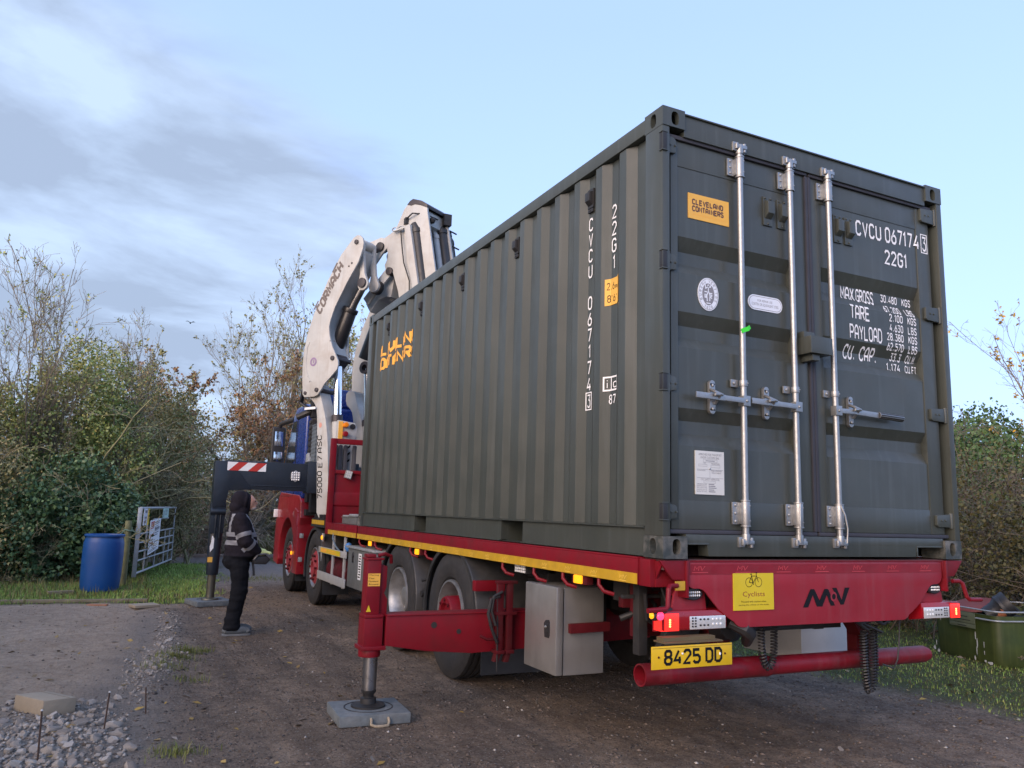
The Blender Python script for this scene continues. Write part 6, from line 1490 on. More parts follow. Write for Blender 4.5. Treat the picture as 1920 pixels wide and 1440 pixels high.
mb = MB(); mb.tube([W0(.13, -.175, .775), W0(.17, -.182, .83), W0(.25, -.18, .835), W0(.30, -.17, .79)], .010, 8); mb.tube([W0(.13, .175, .775), W0(.17, .182, .83), W0(.25, .18, .835), W0(.30, .17, .79)], .010, 8); mb.build('guard_rail', mat('dark_grey_rail', (.10, .10, .11), .4), rc)
mb = MB(); mb.tube([W0(.125, -.10, .76), W0(.14, -.12, .68), W0(.15, -.12, .60)], .012, 6); mb.build('strap', BLACK, rc)

for c_ in rc.children: c_.location.z += .030
# bird far off
bd = thing('bird', 'tiny dark bird flying above the bare trees', 'bird', (-.95, 26, 7.62))
mb = MB(); c_ = Vector((-.95, 26, 7.62)); mb.ball(c_, (.028, .08, .028), 8); mb.build('body', BLACKP, bd)
for s in (-1, 1): MB().prism([c_ + Vector((0, -.03, 0)), c_ + Vector((s * .09, -.02, .06)), c_ + Vector((s * .16, .05, .05)), c_ + Vector((s * .08, .03, .055)), c_ + Vector((0, .03, 0))], (0, 0, .008)).build('wing', BLACKP, bd)

# ================================================================== GROUND
def gnoise(X, Y, s, seed):
    """cheap smooth value noise on arrays"""
    r = np.random.default_rng(seed); T = r.random((64, 64)); x, y = X / s, Y / s
    xi, yi = np.floor(x).astype(int), np.floor(y).astype(int); fx, fy = x - xi, y - yi; fx = fx * fx * (3 - 2 * fx); fy = fy * fy * (3 - 2 * fy)
    g = lambda a, b: T[a % 64, b % 64]
    return (g(xi, yi) * (1 - fx) + g(xi + 1, yi) * fx) * (1 - fy) + (g(xi, yi + 1) * (1 - fx) + g(xi + 1, yi + 1) * fx) * fy - .5
sst = lambda a, b, v: (lambda t: t * t * (3 - 2 * t))(np.clip((v - a) / (b - a), 0, 1))
EDGE = [(0.0, -2.62), (1.5, -2.50), (2.6, -2.36), (3.4, -2.30), (4.3, -2.16), (5.4, -2.05), (6.6, -1.98), (8.3, -1.86), (9.5, -1.75), (30, -1.5)]
def edge_x(Y): return np.interp(Y, [e[0] for e in EDGE], [e[1] for e in EDGE])
def ground_h(X, Y):
    h = gnoise(X, Y, 1.1, 1) * .030 + gnoise(X, Y, .33, 2) * .026 + gnoise(X, Y, .12, 3) * .016
    d = edge_x(Y) - X                                            # >0 on the pad side
    bank = np.exp(-((d + .02) / .16) ** 2) * sst(2.6, 3.4, Y) * (1 - sst(7.2, 8.6, Y)) * .05
    heap = np.exp(-(((X + 2.80) / .42) ** 2 + ((Y - 2.1) / .75) ** 2)) * .035
    lorry = sst(-.45, -.10, X) * (1 - sst(2.5, 2.9, X)) * sst(1.2, 2.0, Y) * (1 - sst(11, 12, Y))
    for cx, cy in ((-.975, 1.965), (-1.36, 8.52), (px, py)): lorry = np.maximum(lorry, np.exp(-(((X - cx) ** 2 + (Y - cy) ** 2) / .30) ** 2))
    return (h - .004) * (1 - .85 * lorry) + bank + heap
def axis_(lo, hi, step, far):
    a = list(np.arange(lo, hi + 1e-6, step)); s = step
    L, H = lo, hi
    while H < far: s *= 1.25; H += s; L -= s; a.append(H); a.insert(0, L)
    return np.array(a)
gx, gy = axis_(-5.2, 7.0, .045, 900), axis_(-.6, 16.5, .055, 900)
GX, GY = np.meshgrid(gx, gy); GZ = ground_h(GX, GY) * ((np.abs(GX) < 40) & (np.abs(GY) < 60))
nx_, ny_ = len(gx), len(gy)
idx = np.arange(nx_ * ny_).reshape(ny_, nx_)
quads = np.stack([idx[:-1, :-1], idx[:-1, 1:], idx[1:, 1:], idx[1:, :-1]], -1).reshape(-1, 4)
# which soil lies where: bare pad, turf, stony strip, sandy spot, made-up lane
nb = gnoise(GX, GY, .5, 5) * .5 + gnoise(GX, GY, .16, 6) * .25
dE = edge_x(GY) - GX
M_pad = sst(-.25, .40, dE + nb * 1.1) * sst(2.4, 3.2, GY + nb) * (1 - sst(8.7, 9.2, GY + nb * .6))
M_pad = np.maximum(M_pad, .75 * sst(.25, .6, dE + nb * .5) * (1 - sst(8.7, 9.2, GY)))
turfL = sst(8.75, 9.1, GY + nb * .6) * (1 - sst(-1.35, -.75, GX - (GY - 12) * .10 + nb * .9)) * (1 - sst(15.3, 17.0, GY + nb))
turfR = sst(3.45, 4.1, GX + GY * .17 + nb * .7)
M_turf = np.maximum(turfL, turfR); M_turf = np.maximum(M_turf, sst(20.2, 21.2, GY + nb * 1.2))
M_rub = np.exp(-((dE - .12) / .30) ** 2) * (1 - sst(7.0, 8.6, GY)) + np.exp(-(((GX + 2.85) / .5) ** 2 + ((GY - 2.0) / .9) ** 2)); M_rub = np.clip(M_rub * 1.1, 0, 1)
M_sand = np.clip(np.exp(-(((GX + .75) / .75) ** 2 + ((GY - 8.9) / 1.0) ** 2)) * 1.3 + nb * .6, 0, 1) * (GX < .4) * .9
M_lane = sst(10.2, 13.0, GY + nb) * (1 - M_turf)
ground = np_mesh('ground', np.stack([GX, GY, GZ], -1).reshape(-1, 3), quads, [], smooth=True, kind='structure')
ca = ground.data.color_attributes.new('soil_a', 'FLOAT_COLOR', 'POINT'); ca.data.foreach_set('color', np.stack([M_pad, M_turf, M_rub, np.ones_like(M_pad)], -1).reshape(-1).astype(np.float32))
cb = ground.data.color_attributes.new('soil_b', 'FLOAT_COLOR', 'POINT'); cb.data.foreach_set('color', np.stack([M_sand, M_lane, M_lane * 0, np.ones_like(M_pad)], -1).reshape(-1).astype(np.float32))
def ground_mat():
    m = bpy.data.materials.new('earth_and_gravel'); m.use_nodes = True; nt = m.node_tree; N = nt.nodes; L = nt.links; b = N['Principled BSDF']
    tc = N.new('ShaderNodeTexCoord')
    def noise(s, det=6, ro=.6, dist=0):
        n = N.new('ShaderNodeTexNoise'); n.inputs['Scale'].default_value = s; n.inputs['Detail'].default_value = det; n.inputs['Roughness'].default_value = ro; n.inputs['Distortion'].default_value = dist
        L.new(tc.outputs['Object'], n.inputs['Vector']); return n.outputs['Fac']
    def rng(v, a, c, lo=0., hi=1.):
        r = N.new('ShaderNodeMapRange'); r.inputs['From Min'].default_value = a; r.inputs['From Max'].default_value = c; r.inputs['To Min'].default_value = lo; r.inputs['To Max'].default_value = hi; L.new(v, r.inputs['Value']); return r.outputs[0]
    def mix(f, A, B, t='MIX'):
        x = N.new('ShaderNodeMix'); x.data_type = 'RGBA'; x.blend_type = t
        for k, v in (('Factor', f), ('A', A), ('B', B)):
            if isinstance(v, (int, float)): x.inputs[k].default_value = v
            elif isinstance(v, tuple): x.inputs[k].default_value = (*v, 1)
            else: L.new(v, x.inputs[k])
        return x.outputs['Result']
    def mul(a, c):
        x = N.new('ShaderNodeMath'); x.operation = 'MULTIPLY'
        for i, v in enumerate((a, c)):
            if isinstance(v, (int, float)): x.inputs[i].default_value = v
            else: L.new(v, x.inputs[i])
        return x.outputs[0]
    at = N.new('ShaderNodeAttribute'); at.attribute_name = 'soil_a'; s1 = N.new('ShaderNodeSeparateColor'); L.new(at.outputs['Color'], s1.inputs[0])
    at2 = N.new('ShaderNodeAttribute'); at2.attribute_name = 'soil_b'; s2 = N.new('ShaderNodeSeparateColor'); L.new(at2.outputs['Color'], s2.inputs[0])
    n1, n2, n3 = noise(1.3, 7), noise(9, 8, .65), noise(46, 6, .7)
    c = mix(rng(n1, .3, .7), (.205, .156, .112), (.40, .31, .228))
    mpr = N.new('ShaderNodeMapping'); mpr.inputs['Scale'].default_value = (2.6, .22, 1); L.new(tc.outputs['Object'], mpr.inputs[0])
    nr = N.new('ShaderNodeTexNoise'); nr.inputs['Scale'].default_value = 1.6; nr.inputs['Detail'].default_value = 7; nr.inputs['Roughness'].default_value = .6; L.new(mpr.outputs[0], nr.inputs['Vector'])
    c = mix(rng(nr.outputs['Fac'], .42, .66, 0, .75), c, (.105, .086, .073))
    c = mix(rng(n2, .42, .72, 0, .85), c, (.125, .093, .069)); c = mix(rng(noise(3.3, 8, .7), .50, .72, 0, .7), c, (.080, .063, .052))
    c = mix(rng(n3, .50, .66, 0, .85), c, (.036, .030, .027)); c = mix(rng(n3, .45, .28, 0, .55), c, (.30, .265, .23))
    v = N.new('ShaderNodeTexVoronoi'); v.inputs['Scale'].default_value = 70; L.new(tc.outputs['Object'], v.inputs['Vector'])
    sep = N.new('ShaderNodeSeparateColor'); L.new(v.outputs['Color'], sep.inputs[0])
    fleck = mul(rng(v.outputs['Distance'], .42, .30), rng(sep.outputs[0], .84, .90))
    lane = mix(rng(n2, .3, .7), (.19, .175, .165), (.26, .24, .22)); c = mix(mul(s2.outputs[1], .85), c, lane)
    pad = mix(rng(n1, .3, .7), (.42, .330, .245), (.54, .43, .325)); pad = mix(rng(n2, .45, .75, 0, .7), pad, (.24, .178, .128)); pad = mix(rng(n3, .50, .72, 0, .6), pad, (.075, .06, .05))
    c = mix(s1.outputs[0], c, pad)
    rub = mix(rng(n2, .35, .7), (.22, .19, .16), (.33, .295, .26)); rub = mix(rng(n3, .5, .7, 0, .7), rub, (.07, .06, .05)); c = mix(mul(s1.outputs[2], .9), c, rub)
    c = mix(mul(s2.outputs[0], .8), c, (.30, .215, .135))
    turf = mix(rng(n2, .35, .7), (.06, .085, .020), (.12, .12, .045)); turf = mix(rng(n3, .5, .7, 0, .6), turf, (.04, .032, .02)); c = mix(s1.outputs[1], c, turf)
    c = mix(mul(fleck, .75), c, (.36, .35, .33))
    L.new(c, b.inputs['Base Color']); b.inputs['Specular IOR Level'].default_value = .25
    L.new(rng(n2, .3, .7, .72, .95), b.inputs['Roughness'])
    def bump(h, st, dist, prev=None):
        x = N.new('ShaderNodeBump'); x.inputs['Strength'].default_value = st; x.inputs['Distance'].default_value = dist; L.new(h, x.inputs['Height'])
        if prev is not None: L.new(prev, x.inputs['Normal'])
        return x.outputs[0]
    q = bump(nr.outputs['Fac'], 1.0, .16); q = bump(n2, 1.0, .07, q); q = bump(n3, 1.0, .028, q); q = bump(noise(140, 4), .6, .006, q); q = bump(rng(v.outputs['Distance'], .5, .2), .5, .006, q)
    L.new(q, b.inputs['Normal']); return m
ground.data.materials.append(ground_mat())
# lane edge beyond the gate
mb = MB(); mb.prism([(-6, 19.1, -.02), (3.2, 18.7, -.02), (3.2, 18.95, -.02), (-6, 19.35, -.02)], (0, 0, .085)); k_ = mb.build('kerb', mat('muddy_kerb', (.22, .17, .14), .9, var=.3, vscale=5, dirt=.5, dirt_col=(.12, .09, .07)), bevel=.02); k_['kind'] = 'structure'
k_['label'] = 'muddy pale kerb along the lane beyond the gate'

# ---- pebbles and rubble
def scatter_pebbles(name, P, S, m, parent=None, flat=.6):
    """P (N,3) positions, S sizes: eight-sided chips joined into one piece of ground cover"""
    n = len(P); base = np.array([(1, 0, 0), (-1, 0, 0), (0, 1, 0), (0, -1, 0), (0, 0, 1), (0, 0, -1)], float)
    V = np.repeat(base[None], n, 0) * (1 + .45 * (RNG.random((n, 6, 1)) - .5)); V[:, :, 2] *= flat; V[:, :, 0] *= RNG.uniform(.7, 1.3, (n, 1))
    a = RNG.random(n) * 6.283; c, s = np.cos(a)[:, None], np.sin(a)[:, None]; x, y = V[:, :, 0] * c - V[:, :, 1] * s, V[:, :, 0] * s + V[:, :, 1] * c
    V = np.stack([x, y, V[:, :, 2]], -1) * S[:, None, None] + P[:, None, :]
    T = np.array([(0, 2, 4), (2, 1, 4), (1, 3, 4), (3, 0, 4), (2, 0, 5), (1, 2, 5), (3, 1, 5), (0, 3, 5)])
    Q = (T[None] + 6 * np.arange(n)[:, None, None]).reshape(-1, 3)
    return np_mesh(name, V.reshape(-1, 3), Q, m, tris=True, kind='stuff', smooth=False)
n = 26000; r = RNG.random(n) ** .75 * 13 + 1.2; a = R(64) + (RNG.random(n) - .5) * R(84)
X, Y = -2.62 + (r + 2.4) * np.cos(a), -3.5 + (r + 2.4) * np.sin(a)
ok = ~((X > 3.75 - Y * .12)) & (Y < 16) & ~((Y > 9) & (X < -1.2)) & ~((X < edge_x(Y) - .12) & (Y > 3.1) & (RNG.random(n) < .75)); X, Y = X[ok], Y[ok]; S = .0025 + .013 * RNG.random(len(X)) ** 3.4
PEB = mat('gravel_chips', (.2, .2, .2), .9, isl=[(.06, .052, .048), (.045, .04, .038), (.10, .09, .08), (.05, .045, .04), (.16, .14, .12), (.08, .065, .055), (.07, .06, .05), (.40, .385, .36)], var=.1)
o = scatter_pebbles('gravel', np.stack([X, Y, ground_h(X, Y) + S * .2], -1), S, PEB); o['label'] = 'small dark and pale gravel scattered over the drive'
n = 30000; r = RNG.random(n) ** .7 * 11 + .8; a = R(64) + (RNG.random(n) - .5) * R(84)
X, Y = -2.62 + (r + 2.4) * np.cos(a), -3.5 + (r + 2.4) * np.sin(a)
cl = gnoise(X, Y, .45, 21) + .6 * gnoise(X, Y, .15, 22)
ok = ~(X > 3.6 - Y * .12) & (Y < 14) & ~((Y > 8.8) & (X < -1.1)) & (cl > -.18) & ~((X < edge_x(Y) - .15) & (Y > 3.2) & (RNG.random(n) < 1.1)); X, Y = X[ok], Y[ok]; S = .006 + .016 * RNG.random(len(X)) ** 2.6
CLOD = mat('earth_clods', (.2, .2, .2), .95, isl=[(.14, .112, .092), (.085, .068, .057), (.19, .155, .128), (.065, .053, .046), (.11, .086, .069)], var=.25, vscale=30, bump=.6, bscale=120, spec=.2)
o = scatter_pebbles('earth_clods', np.stack([X, Y, ground_h(X, Y) - S * .02], -1), S, CLOD, flat=.42); o['label'] = 'small brown clods of earth trodden into the drive'
def heap_xy(n, which):
    if which == 0:
        x = -2.90 + .25 * RNG.normal(0, 1, n); y = 1.95 + .55 * np.clip(RNG.normal(0, 1, n), -2, 2); x = np.where(x > -2.42, -2.9 + .3 * (RNG.random(n) - .5), x)
    else:
        y = np.where(RNG.random(n) < .72, np.clip(RNG.normal(4.25, .55, n), 2.9, 5.8), RNG.uniform(5.2, 7.6, n)); x = edge_x(y) - .03 + np.clip(RNG.normal(0, 1, n), -2, 2) * (.06 + .07 * np.exp(-((y - 4.4) / .7) ** 2))
    return x, y
Xs, Ys, Ss = [], [], []
for w, n, lo, hi in ((0, 1500, .005, .018), (1, 800, .005, .015)):
    x, y = heap_xy(n, w); Xs.append(x); Ys.append(y); Ss.append(lo + (hi - lo) * RNG.random(n) ** 2)
X, Y, S = map(np.concatenate, (Xs, Ys, Ss))
o = scatter_pebbles('rubble_chips', np.stack([X, Y, ground_h(X, Y) + S * .3], -1), S, STONE, flat=.7); o['label'] = 'small grey rubble chips among the larger stones'
stones = []
for k in range(9):
    bm = bmesh.new(); bmesh.ops.create_icosphere(bm, subdivisions=2, radius=1)
    for v in bm.verts:
        q = v.co.copy(); d = mnoise.noise(q * 1.1 + Vector((k * 7.3, 0, 0))) * .55 + mnoise.noise(q * 2.6 + Vector((0, k * 3.1, 0))) * .22
        v.co = q * (1 + d); v.co.z *= .68; v.co.y *= .85
    for _ in range(5):                                          # broken faces
        no = Vector(RNG.normal(size=3)).normalized(); h = RNG.uniform(.55, .8)
        for v in bm.verts:
            e = v.co.dot(no) - h
            if e > 0: v.co -= no * e
    me = bpy.data.meshes.new('stone'); bm.to_mesh(me); bm.free(); me.materials.append(STONE)
    me.polygons.foreach_set('use_smooth', [True] * len(me.polygons)); me.set_sharp_from_angle(angle=R(30)); stones.append(me)
placed = []
LB = ('rough grey broken stone in the rubble heap around the paving block', 'rough grey broken stone in the strip of rubble along the pad edge')
GRP = ('stones of the rubble heap', 'stones along the pad edge')
for w, n, lo, hi in ((0, 205, .019, .052), (1, 95, .013, .034)):
    c = 0; tries = 0
    while c < n and tries < 9000:
        tries += 1; x, y = heap_xy(1, w); x, y = float(x[0]), float(y[0]); s = lo + (hi - lo) * random.random() ** 1.6
        if abs(x + 2.93) < .19 and abs(y - 2.78) < .25: continue
        if any((x - a) ** 2 + (y - b) ** 2 < (.80 * (s + c_)) ** 2 for a, b, c_ in placed): continue
        placed.append((x, y, s)); c += 1
        o = bpy.data.objects.new('stone', stones[random.randrange(9)]); COL.objects.link(o)
        o.location = (x, y, float(ground_h(np.array([x]), np.array([y]))[0]) + s * (.08 if w == 0 else .0)); o.scale = (s * random.uniform(.85, 1.3), s * random.uniform(.8, 1.1), s * random.uniform(.8, 1.1)); o.rotation_euler = (random.uniform(-.4, .4), random.uniform(-.4, .4), random.uniform(0, 6.28))
        props(o, LB[w], 'stone', GRP[w])

# ================================================================== PLANTS
def unit(v): return v / np.maximum(np.linalg.norm(v, axis=-1, keepdims=True), 1e-9)
def grow(rng, P, Dr, Ln, Rd, K, wig, up, taper=.55):
    n = len(P); pts = np.zeros((n, K + 1, 3)); pts[:, 0] = P; d = unit(Dr.astype(float)); step = (Ln / K)[:, None]
    for i in range(K):
        d = unit(d + rng.normal(0, wig, (n, 3)) + np.array([0, 0, up])); pts[:, i + 1] = pts[:, i] + d * step
    t = np.linspace(1, taper, K + 1)[None]; return pts, Rd[:, None] * t
def spawn(rng, pts, rad, per, t0, t1, a0, a1, lf, rf, upb=0.0):
    n, K1, _ = pts.shape; K = K1 - 1; m = n * per
    i = np.repeat(np.arange(n), per); t = rng.uniform(t0, t1, m) * K; j = np.minimum(t.astype(int), K - 1); f = (t - j)[:, None]
    p = pts[i, j] * (1 - f) + pts[i, j + 1] * f; tg = unit(pts[i, j + 1] - pts[i, j]); q = rng.normal(0, 1, (m, 3)); q = unit(q - tg * (q * tg).sum(-1, keepdims=True))
    an = rng.uniform(a0, a1, m)[:, None]; d = tg * np.cos(an) + q * np.sin(an) + np.array([0, 0, upb])
    ln = np.linalg.norm(pts[:, -1] - pts[:, 0], axis=-1)[i] * lf * rng.uniform(.55, 1.2, m) * (1.15 - .5 * t / K); r = rad[i, j] * rf
    return p, d, ln, r
def tubes_np(pts, rad, sides):
    n, K1, _ = pts.shape; T = np.zeros_like(pts); T[:, 1:-1] = pts[:, 2:] - pts[:, :-2]; T[:, 0] = pts[:, 1] - pts[:, 0]; T[:, -1] = pts[:, -1] - pts[:, -2]; T = unit(T)
    ref = np.where(np.abs(T[:, :1, 2:3]) < .9, np.array([0, 0, 1.]), np.array([1., 0, 0])); u = unit(ref - T * (ref * T).sum(-1, keepdims=True)); w = np.cross(T, u)
    a = np.arange(sides) * 2 * np.pi / sides
    V = pts[:, :, None] + (u[:, :, None] * np.cos(a)[None, None, :, None] + w[:, :, None] * np.sin(a)[None, None, :, None]) * rad[:, :, None, None]
    b = (np.arange(n) * K1 * sides)[:, None, None]; i = (np.arange(K1 - 1) * sides)[None, :, None]; j = np.arange(sides)[None, None]; jn = (j + 1) % sides
    Q = np.stack([b + i + j, b + i + jn, b + i + sides + jn, b + i + sides + j], -1).reshape(-1, 4)
    return V.reshape(-1, 3), Q
def leaves_np(rng, P, size, droop=.3, wide=.36, out=None):
    n = len(P); ax = rng.normal(0, 1, (n, 3)); ax[:, 2] -= droop
    if out is not None: ax += out
    ax = unit(ax); sd = rng.normal(0, 1, (n, 3)); sd = unit(sd - ax * (sd * ax).sum(-1, keepdims=True)); s = size * rng.uniform(.6, 1.25, n)[:, None]
    nm_ = np.cross(ax, sd) * s * .10
    V = np.stack([P, P + ax * s * .45 + sd * s * wide + nm_, P + ax * s, P + ax * s * .45 - sd * s * wide + nm_], 1)
    return V.reshape(-1, 3), np.arange(4 * n).reshape(-1, 4)
def merge(parts):
    V, Q, M = [], [], []; k = 0
    for v, q, mi in parts: V.append(v); Q.append(q + k); M.append(np.full(len(q), mi)); k += len(v)
    return np.concatenate(V), np.concatenate(Q), np.concatenate(M)
def leafmat(name, cols, rough=.55): 
    m = mat(name, cols[0], rough, isl=cols, var=.18, vscale=1.2, spec=.35); return m
BARK = mat('bark', (0.184, 0.155, 0.119), .9, var=.35, vscale=7, dirt=.5, dirt_col=(0.151, 0.162, 0.076), dscale=4, bump=.5, bscale=30)
TWIG = mat('twig_bark', (0.216, 0.173, 0.134), .85, isl=[(0.162, 0.130, 0.104), (0.281, 0.227, 0.173), (0.205, 0.190, 0.119), (0.324, 0.270, 0.216)], var=.15)
TWIGG = mat('mossy_twig_bark', (0.238, 0.216, 0.119), .85, isl=[(0.194, 0.184, 0.097), (0.302, 0.281, 0.140), (0.162, 0.134, 0.090), (0.367, 0.324, 0.184)], var=.15)
TWIGH = mat('hedge_twig_bark', (.10, .08, .06), .85, isl=[(.09, .072, .052), (.13, .105, .075), (.075, .062, .045), (.16, .13, .095)], var=.15)
TWIGD = mat('dead_stem', (0.367, 0.270, 0.184), .85, isl=[(0.259, 0.194, 0.140), (0.454, 0.346, 0.248), (0.216, 0.184, 0.119), (0.562, 0.432, 0.324)], var=.15)
L_IVY = leafmat('ivy_leaf', [(0.051, 0.105, 0.046), (0.081, 0.151, 0.060), (0.128, 0.209, 0.089), (0.046, 0.092, 0.043), (0.209, 0.302, 0.128)], .35)
L_OLIVE = leafmat('olive_leaf', [(0.244, 0.325, 0.073), (0.195, 0.269, 0.065), (0.273, 0.310, 0.094), (0.366, 0.384, 0.126), (0.476, 0.456, 0.166), (0.200, 0.237, 0.088), (0.585, 0.512, 0.184)])
L_MIX = leafmat('mixed_hedge_leaf', [(0.139, 0.188, 0.057), (0.184, 0.200, 0.080), (0.310, 0.273, 0.109), (0.403, 0.310, 0.140), (0.146, 0.166, 0.073), (0.476, 0.419, 0.184)])
L_HEDGE = leafmat('thin_hedge_leaf', [(.075, .085, .030), (.11, .10, .040), (.055, .062, .026), (.14, .115, .05), (.09, .10, .035)])
L_BROWN = leafmat('brown_leaf', [(0.186, 0.094, 0.052), (0.260, 0.131, 0.067), (0.139, 0.084, 0.048), (0.317, 0.186, 0.084), (0.158, 0.149, 0.055)])
L_PALE = leafmat('pale_leaf', [(0.213, 0.225, 0.088), (0.263, 0.263, 0.112), (0.163, 0.175, 0.069)])
L_YELL = leafmat('yellow_leaf', [(.42, .24, .025), (.50, .33, .05), (.33, .22, .04), (.24, .22, .05)])
L_CON = leafmat('conifer_spray', [(0.041, 0.089, 0.034), (0.065, 0.121, 0.041), (0.094, 0.158, 0.055), (0.052, 0.094, 0.037)], .6)

def tree(name, label, cat, base, seed, stems=1, stem_len=3.0, stem_rad=.10, spread=.3, lv=((7, .55, .5), (7, .5, .55), (5, .55, .6)), leaf=None, nleaf=0, lsize=.05, up=.05, wig=.16, twig=TWIG, lean=(0, 0), group=None, lo=.35, gather=None):
    rng = np.random.default_rng(seed); t = thing(name, label, cat, base, group); b = np.array(base, float)
    an = rng.uniform(0, 6.283, stems) + np.arange(stems); d = np.stack([np.cos(an) * spread + lean[0], np.sin(an) * spread + lean[1], np.ones(stems)], -1)
    P = b[None] + np.stack([np.cos(an), np.sin(an), 0 * an], -1) * (.10 if stems > 1 else 0) - np.array([0, 0, .05])
    pts, rad = grow(rng, P, d, stem_len * rng.uniform(.8, 1.15, stems), np.full(stems, stem_rad) * rng.uniform(.7, 1.1, stems), 10, wig * .55, up * 1.2, .10)
    tr_ = [(*tubes_np(pts, rad, 7), 0)]; cr = []; cur = (pts, rad)
    for li, (per, lf, ang) in enumerate(lv):
        q = spawn(rng, *cur, per, lo if li == 0 else .15, 1.0, ang * .6, ang * 1.5, lf, .5 if li == 0 else .62, up)
        K = (8, 6, 5, 4)[min(li, 3)]
        cur = grow(rng, *q, K, wig * (1 + .25 * li), up, .25); cur = (cur[0], np.maximum(cur[1], .0032 if li > 0 else .006))
        (tr_ if li == 0 else cr).append((*tubes_np(*cur, 5 if li == 0 else 3), 0))
    if leaf is not None and nleaf:
        n, K1, _ = cur[0].shape; i = rng.integers(0, n, nleaf)
        if gather is not None:                                   # leaves left only on some of the twigs
            keep = rng.random(n) < gather; ids = np.nonzero(keep)[0]; i = ids[rng.integers(0, len(ids), nleaf)]
        f = rng.random(nleaf) * (K1 - 1); j = np.minimum(f.astype(int), K1 - 2); f = (f - j)[:, None]
        P = cur[0][i, j] * (1 - f) + cur[0][i, j + 1] * f; cr.append((*leaves_np(rng, P, lsize), 1))
    V, Q, M = merge(tr_); np_mesh('trunk', V, Q, BARK, t, smooth=True)
    V, Q, M = merge(cr); np_mesh('crown', V, Q, [twig, leaf or twig], t, mi=M)
    return t
def bush(name, label, cat, blobs, seed, nleaf, lsize, leaf, nstem=60, stem_len=2.0, twig=TWIGG, per=14, droop=.0, stem_rad=.012, thr=-.10, group=None, base=None, inner=.35, nfree=0):
    """stems arching out of the ground and leaves in clumps through the volume of the blobs"""
    rng = np.random.default_rng(seed); B = np.array(blobs, float); c = B[:, :3].mean(0); t = thing(name, label, cat, base or (c[0], c[1], 0), group)
    w = B[:, 3] * B[:, 4] + B[:, 3] * B[:, 5]; w = w / w.sum()
    k = rng.choice(len(B), nstem, p=w); st = B[k]
    P = np.stack([st[:, 0] + rng.normal(0, .35, nstem) * st[:, 3], st[:, 1] + rng.normal(0, .35, nstem) * st[:, 4], np.zeros(nstem) - .03], -1)
    tgt = st[:, :3] + unit(rng.normal(0, 1, (nstem, 3))) * st[:, 3:6] * .9; d = tgt - P
    ln = np.linalg.norm(d, axis=-1) * rng.uniform(.85, 1.15, nstem)
    pts, rad = grow(rng, P, unit(d) + np.array([0, 0, .25]), ln, rng.uniform(.5, 1.3, nstem) * stem_rad, 9, .20, -.03 - droop, .35); parts = [(*tubes_np(pts, rad, 4), 0)]
    q = spawn(rng, pts, rad, per, .25, 1.0, .4, 1.2, .32, .6, .03); c2 = grow(rng, *q, 6, .26, -droop, .4); c2 = (c2[0], np.maximum(c2[1], .0055)); parts.append((*tubes_np(*c2, 3), 0))
    q = spawn(rng, *c2, 4, .2, 1.0, .4, 1.1, .55, .7, .02); c3 = grow(rng, *q, 4, .3, -droop, .5); c3 = (c3[0], np.maximum(c3[1], .0038)); parts.append((*tubes_np(*c3, 3), 0))
    m = int(nleaf * 2.6); k = rng.choice(len(B), m, p=w); u = unit(rng.normal(0, 1, (m, 3))); rr = 1 - rng.random(m) ** 1.6 * (1 - inner) ; rr = rr + rng.normal(0, .06, m)
    P = B[k, :3] + u * B[k, 3:6] * rr[:, None]; P = P[P[:, 2] > .04]
    ns = np.array([mnoise.noise(Vector(p * 1.5)) * .6 + mnoise.noise(Vector(p * 4.3)) * .55 for p in P[:nleaf * 2]]); P = P[:nleaf * 2][ns > thr][:nleaf]
    if nfree: 
        n, K1, _ = c3[0].shape; i = rng.integers(0, n, nfree); P = np.concatenate([P, c3[0][i, rng.integers(1, K1, nfree)]])
    V, Q, M = merge(parts); np_mesh('branches', V, Q, twig, t)
    V, Q = leaves_np(rng, P, lsize, .35); np_mesh('leaves', V, Q, leaf, t)
    return t
# ---- left of the lorry, from the drum towards the crane
tree('bare_tree', 'wide bare tree at the far left with fine upswept twigs', 'tree', (-4.6, 15.2, 0), 21, stems=13, stem_len=4.5, stem_rad=.055, spread=.95, lv=((11, .46, .5), (9, .50, .55), (5, .55, .6)), leaf=L_OLIVE, nleaf=6000, lsize=.05, up=.075, wig=.15, lean=(.25, -.05), gather=.3)
bush('ivy_bush', 'dark glossy ivy-covered bush right behind the blue drum', 'bush', [(-3.30, 12.4, 1.05, .95, .8, 1.15), (-2.75, 12.9, .8, .7, .7, .9), (-3.9, 12.2, .7, .8, .7, .9)], 22, 22500, .075, L_IVY, 32, twig=TWIGG)
bush('shrub', 'tangled olive shrub at the left edge with mossy bare stems', 'bush', [(-5.0, 12.3, 1.3, 1.2, 1.0, 1.5), (-5.6, 12.8, 2.2, 1.2, 1.1, 1.6), (-4.5, 12.0, .6, .8, .7, .7)], 23, 19500, .055, L_MIX, 72, per=8, twig=TWIGG, stem_rad=.020)
bush('shrub', 'tall yellow-green shrub above the ivy bush', 'bush', [(-3.45, 14.1, 3.25, 1.05, 1.0, 1.25), (-4.4, 13.9, 2.4, 1.0, 1.0, 1.3), (-2.85, 14.4, 2.1, .9, .9, 1.3)], 24, 30000, .060, L_OLIVE, 72, per=8, twig=TWIGG, stem_rad=.028, thr=-.04)
bush('shrub', 'mid-green shrub with a leaning mossy stem behind the gate', 'bush', [(-2.15, 15.8, 2.9, .95, .9, 1.5), (-1.5, 16.3, 1.9, .9, .9, 1.7), (-2.6, 15.4, 1.2, .9, .8, 1.1)], 25, 22500, .060, L_MIX, 64, per=8, twig=TWIGG, stem_rad=.03)
